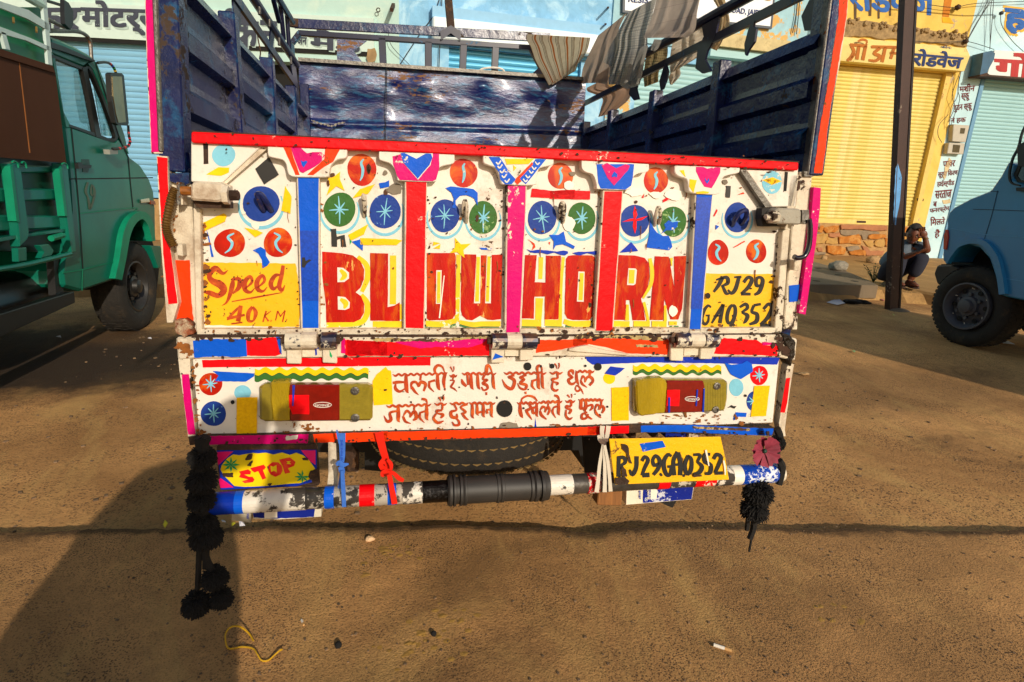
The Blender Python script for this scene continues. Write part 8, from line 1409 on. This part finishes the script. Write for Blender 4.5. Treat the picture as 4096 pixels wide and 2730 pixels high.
    # shirt and trousers follow the limbs
    sv_ = [(J['pelvis']+(J['waist']-J['pelvis'])*.25, (.2, .175)), (J['waist'], (.2, .165)), (J['chest'], (.225, .18)), (J['neck']-up*.045, (.115, .11))]; se = [(0, 1), (1, 2), (2, 3)]
    for k in ('L', 'R'):
        i0 = len(sv_); e2 = J['sh'+k].lerp(J['el'+k], .8); sv_ += [(J['sh'+k], .105), (e2, .075)]; se += [(2, i0), (i0, i0+1)]
    skin('shirt', sv_, se, shirt, root)
    rp = J['pelvis']+(J['pelvis']-J['waist']).normalized()*.1; tv = [(J['pelvis'], (.16, .145)), (rp, (.085, .08))]; te = [(0, 1)]
    for k in ('L', 'R'):
        i0 = len(tv); tv += [(J['hip'+k], .125), (J['kn'+k], .09), (J['kn'+k].lerp(J['an'+k], .85), .08)]; te += [(0, i0), (i0, i0+1), (i0+1, i0+2)]
    skin('trousers', tv, te, trou, root)
    for k in ('L', 'R'):
        # hand: palm and five fingers
        wr = J['wr'+k]; ha = J['ha'+k]; d = (ha-wr).normalized(); sd = d.cross(Vector(J.get('pn'+k, f))).normalized(); pn = sd.cross(d)
        palm = wr.lerp(ha, .55); hand = MB().blob(palm, .04, 4, amp=.05, sub=2, sq=(1, 1, 1))
        pm = bpy.data.meshes.new('hand'); Rm = Matrix((sd, d, pn)).transposed()
        hm_ = MB(); hm_.blob((0, 0, 0), 1, 4, amp=.03, sub=2); hm_.V = [palm+Rm @ Vector((v.x*.04, v.y*.052, v.z*.018)) for v in hm_.V]; ho_ = smooth_angle(hm_.build('hand', skm, root))
        for i, ln in enumerate((.062, .072, .068, .052)):
            b_ = palm+sd*(-.028+.0185*i)+d*.043; cu_ = J.get('curl'+k, .6); q = [b_, b_+d*ln*.45+pn*ln*.15*cu_, b_+d*ln*.8+pn*ln*.5*cu_, b_+d*ln*(1.0-.2*cu_)+pn*ln*.85*cu_]; smooth_angle(MB().tube(q, [.0095, .009, .008, .006], 8).build('finger', skm, ho_))
        b_ = palm-sd*.036-d*.015; smooth_angle(MB().tube([b_, b_-sd*.022+d*.025+pn*.01, b_-sd*.018+d*.052+pn*.024], [.012, .0105, .007], 8).build('thumb', skm, ho_))
        an = J['an'+k]; ft_ = J['ft'+k]; fd = (ft_-an); fd.z = 0; fd.normalize(); ss = Vector((-fd.y, fd.x, 0)); fz = J['base'].z
        fm = MB(); fm.blob((0, 0, 0), 1, 2, amp=.05, sub=3); cen = Vector((an.x, an.y, fz+.04))+fd*.075; fm.V = [cen+fd*v.x*.135+ss*v.y*.046*(1+.15*v.x)+Vector((0, 0, v.z*.038*(1-.35*v.x))) for v in fm.V]; fo = smooth_angle(fm.build('foot', skm, root)); skin('ankle', [(Vector((an.x, an.y, an.z+.03)), .042), (Vector((an.x, an.y, fz+.05))+fd*.02, .042)], [(0, 1)], skm, fo)
        sm_ = MB(); sm_.prism([Vector((an.x, an.y, fz+.018))+fd*a+ss*b for a, b in ((-.075, -.03), (-.075, .03), (.02, .04), (.14, .05), (.2, .03), (.215, 0), (.2, -.035), (.14, -.048), (.02, -.035))], (0, 0, -.016)); so_ = sm_.build('sandal', shoe, root)
        smooth_angle(MB().tube([cen+fd*.045-ss*.056-Vector((0, 0, .02)), cen+fd*.04+Vector((0, 0, .038)), cen+fd*.045+ss*.056-Vector((0, 0, .02))], .012, 6).build('strap', shoe, so_))
    return root
SKN = M('brown_skin', '#6a3a24', rough=.5, var=.12, vsc=9); HR = M('grey_hair', '#2c2622', rough=.8, var=.4, vsc=40)
# the squatting man: joints looked up on upright planes at his own distance
fp = GZ(SW)('M', 1400, 1120); Pm = lambda x, y, o=0: Pl((fp.x, fp.y, 0), (CAM-fp).to_2d().to_3d())('M', x, y, o)
# (o is metres towards the viewer)
J = dict(base=Vector((fp.x, fp.y, SW+.03)), pelvis=Pm(1110, 905, -.28), waist=Pm(1165, 800, -.28), chest=Pm(1330, 640, -.18), neck=Pm(1395, 550, -.06), head=Pm(1428, 432, 0),
         shL=Pm(1265, 610, -.05), elL=Pm(1270, 735, .12), wrL=Pm(1420, 680, .2), haL=Pm(1500, 655, .24), shR=Pm(1500, 590, -.22), elR=Pm(1600, 650, .0), wrR=Pm(1570, 480, .04), haR=Pm(1535, 395, .08),
         hipL=Pm(1080, 930, -.16), knL=Pm(1270, 700, .16), anL=Pm(1160, 1060, .05), ftL=Pm(1240, 1110, .2), hipR=Pm(1200, 900, -.34), knR=Pm(1570, 690, -.02), anR=Pm(1365, 1025, -.06), ftR=Pm(1450, 1120, .16), pnL=Vector((0, 0, 1)), pnR=Vector((-.5, -.8, 0)), curlL=.35, curlR=.9)
KP = 1.38; J = {k: (J['base']+(v-J['base'])/KP if k not in ('pnL', 'pnR', 'curlL', 'curlR', 'base') else v) for k, v in J.items()}
SHT = M('dusty_grey_shirt', '#5a6672', rough=.85, var=.12, vsc=5, bump=.5, bsc=20); TRO = M('dark_navy_trousers', '#1e2130', rough=.9, var=.25, vsc=6, bump=.5, bsc=14)
pr = person(None, 'man squatting behind the iron post, one hand raised to his forehead, grey shirt', (SKN, SHT, TRO, M('brown_sandal', '#3a241a', rough=.6), HR), J, (CAM-J['head']).to_2d().to_3d()*1+Vector((0, 0, -2.5)))
bd = MB(); up_ = (J['head']-J['neck']).normalized(); f_ = (CAM-J['head']).normalized()
for i in range(60):
    a = random.uniform(-1.3, 1.3); p = J['head']-up_*random.uniform(.055, .105)+f_*(.08*math.cos(a))+up_.cross(f_)*math.sin(a)*.062; bd.box(p, (.008, .008, .011))
bd.build('stubble', M('white_stubble', '#7a706a', rough=.9), pr)['kind'] = 'stuff'
MB().tube([J['wrR']+Vector((.033*math.cos(t), .033*math.sin(t), .004*math.sin(t))) for t in np.linspace(0, 6.28, 14)], .005, 6).build('bracelet', M('brass', '#8a6a2c', rough=.4, metal=.8), pr)
pr.scale = (KP, KP, KP)
# the photographer, whose shadow falls at lower left
X0 = .09; Y0 = -.34
v3 = lambda x, z, y=0: Vector((x+X0-.0, Y0+y, z+.06))
J = dict(base=Vector((-.2, Y0, 0)), pelvis=v3(-.32, .86), waist=v3(-.29, 1.02), chest=v3(-.22, 1.27), neck=v3(-.06, 1.45), head=v3(.02, 1.56, .02),
         shL=v3(-.38, 1.30), elL=v3(-.66, .98, .08), wrL=v3(-.45, 1.08, .12), haL=v3(-.36, 1.12, .14), shR=v3(-.04, 1.32), elR=v3(.06, 1.22, .06), wrR=v3(.12, 1.44, .14), haR=v3(.13, 1.53, .15),
         hipL=v3(-.44, .82), knL=v3(-.55, .46, .03), anL=v3(-.6, .06), ftL=v3(-.6, .02, .2), hipR=v3(-.2, .82), knR=v3(-.2, .46, .03), anR=v3(-.2, .06), ftR=v3(-.2, .02, .2))
pp = person(None, 'person standing behind the viewpoint with a camera, casting the shadow at lower left', (SKN, M('white_kurta', '#b8b0a4', rough=.9), M('tan_trousers', '#8a7a60', rough=.9), M('brown_sandal', '#3a241a'), HR), J, Vector((0.2, 1, -.3)))
MB().box(v3(.1, 1.5, .19), (.14, .07, .1)).build('camera_body', BLACKP, pp, bevel=.01) if False else None
# unseen drape added over the shoulders, shaped to widen the cast shadow
sh_ = MB(); ring = [(-.06, 1.47, .06), (-.12, 1.42, .1), (-.18, 1.34, .16), (-.26, 1.2, .26), (-.32, 1.05, .33), (-.36, .92, .36), (-.38, .8, .36), (-.37, .55, .34), (-.36, .3, .3)]
Vv = []; ns = 20
for cx_, z, r in ring:
    for k_ in range(ns): a = 2*math.pi*k_/ns; rr_ = r*(1+.06*math.sin(5*a+z*7)); Vv.append(v3(cx_, z)+Vector((rr_*math.cos(a), rr_*.45*math.sin(a), 0)))
mesh('shadow_drape', Vv, [(i*ns+k_, i*ns+(k_+1) % ns, (i+1)*ns+(k_+1) % ns, (i+1)*ns+k_) for i in range(len(ring)-1) for k_ in range(ns)], M('grey_drape', '#6a6258', rough=.95), pp, smooth=True)
cmr = MB().box(Vector((.26, Y0+.12, 1.5)), (.15, .08, .11)).build('camera', BLACKP, None, bevel=.01); tag(cmr, 'black camera held up beside the standing photographer', 'camera')
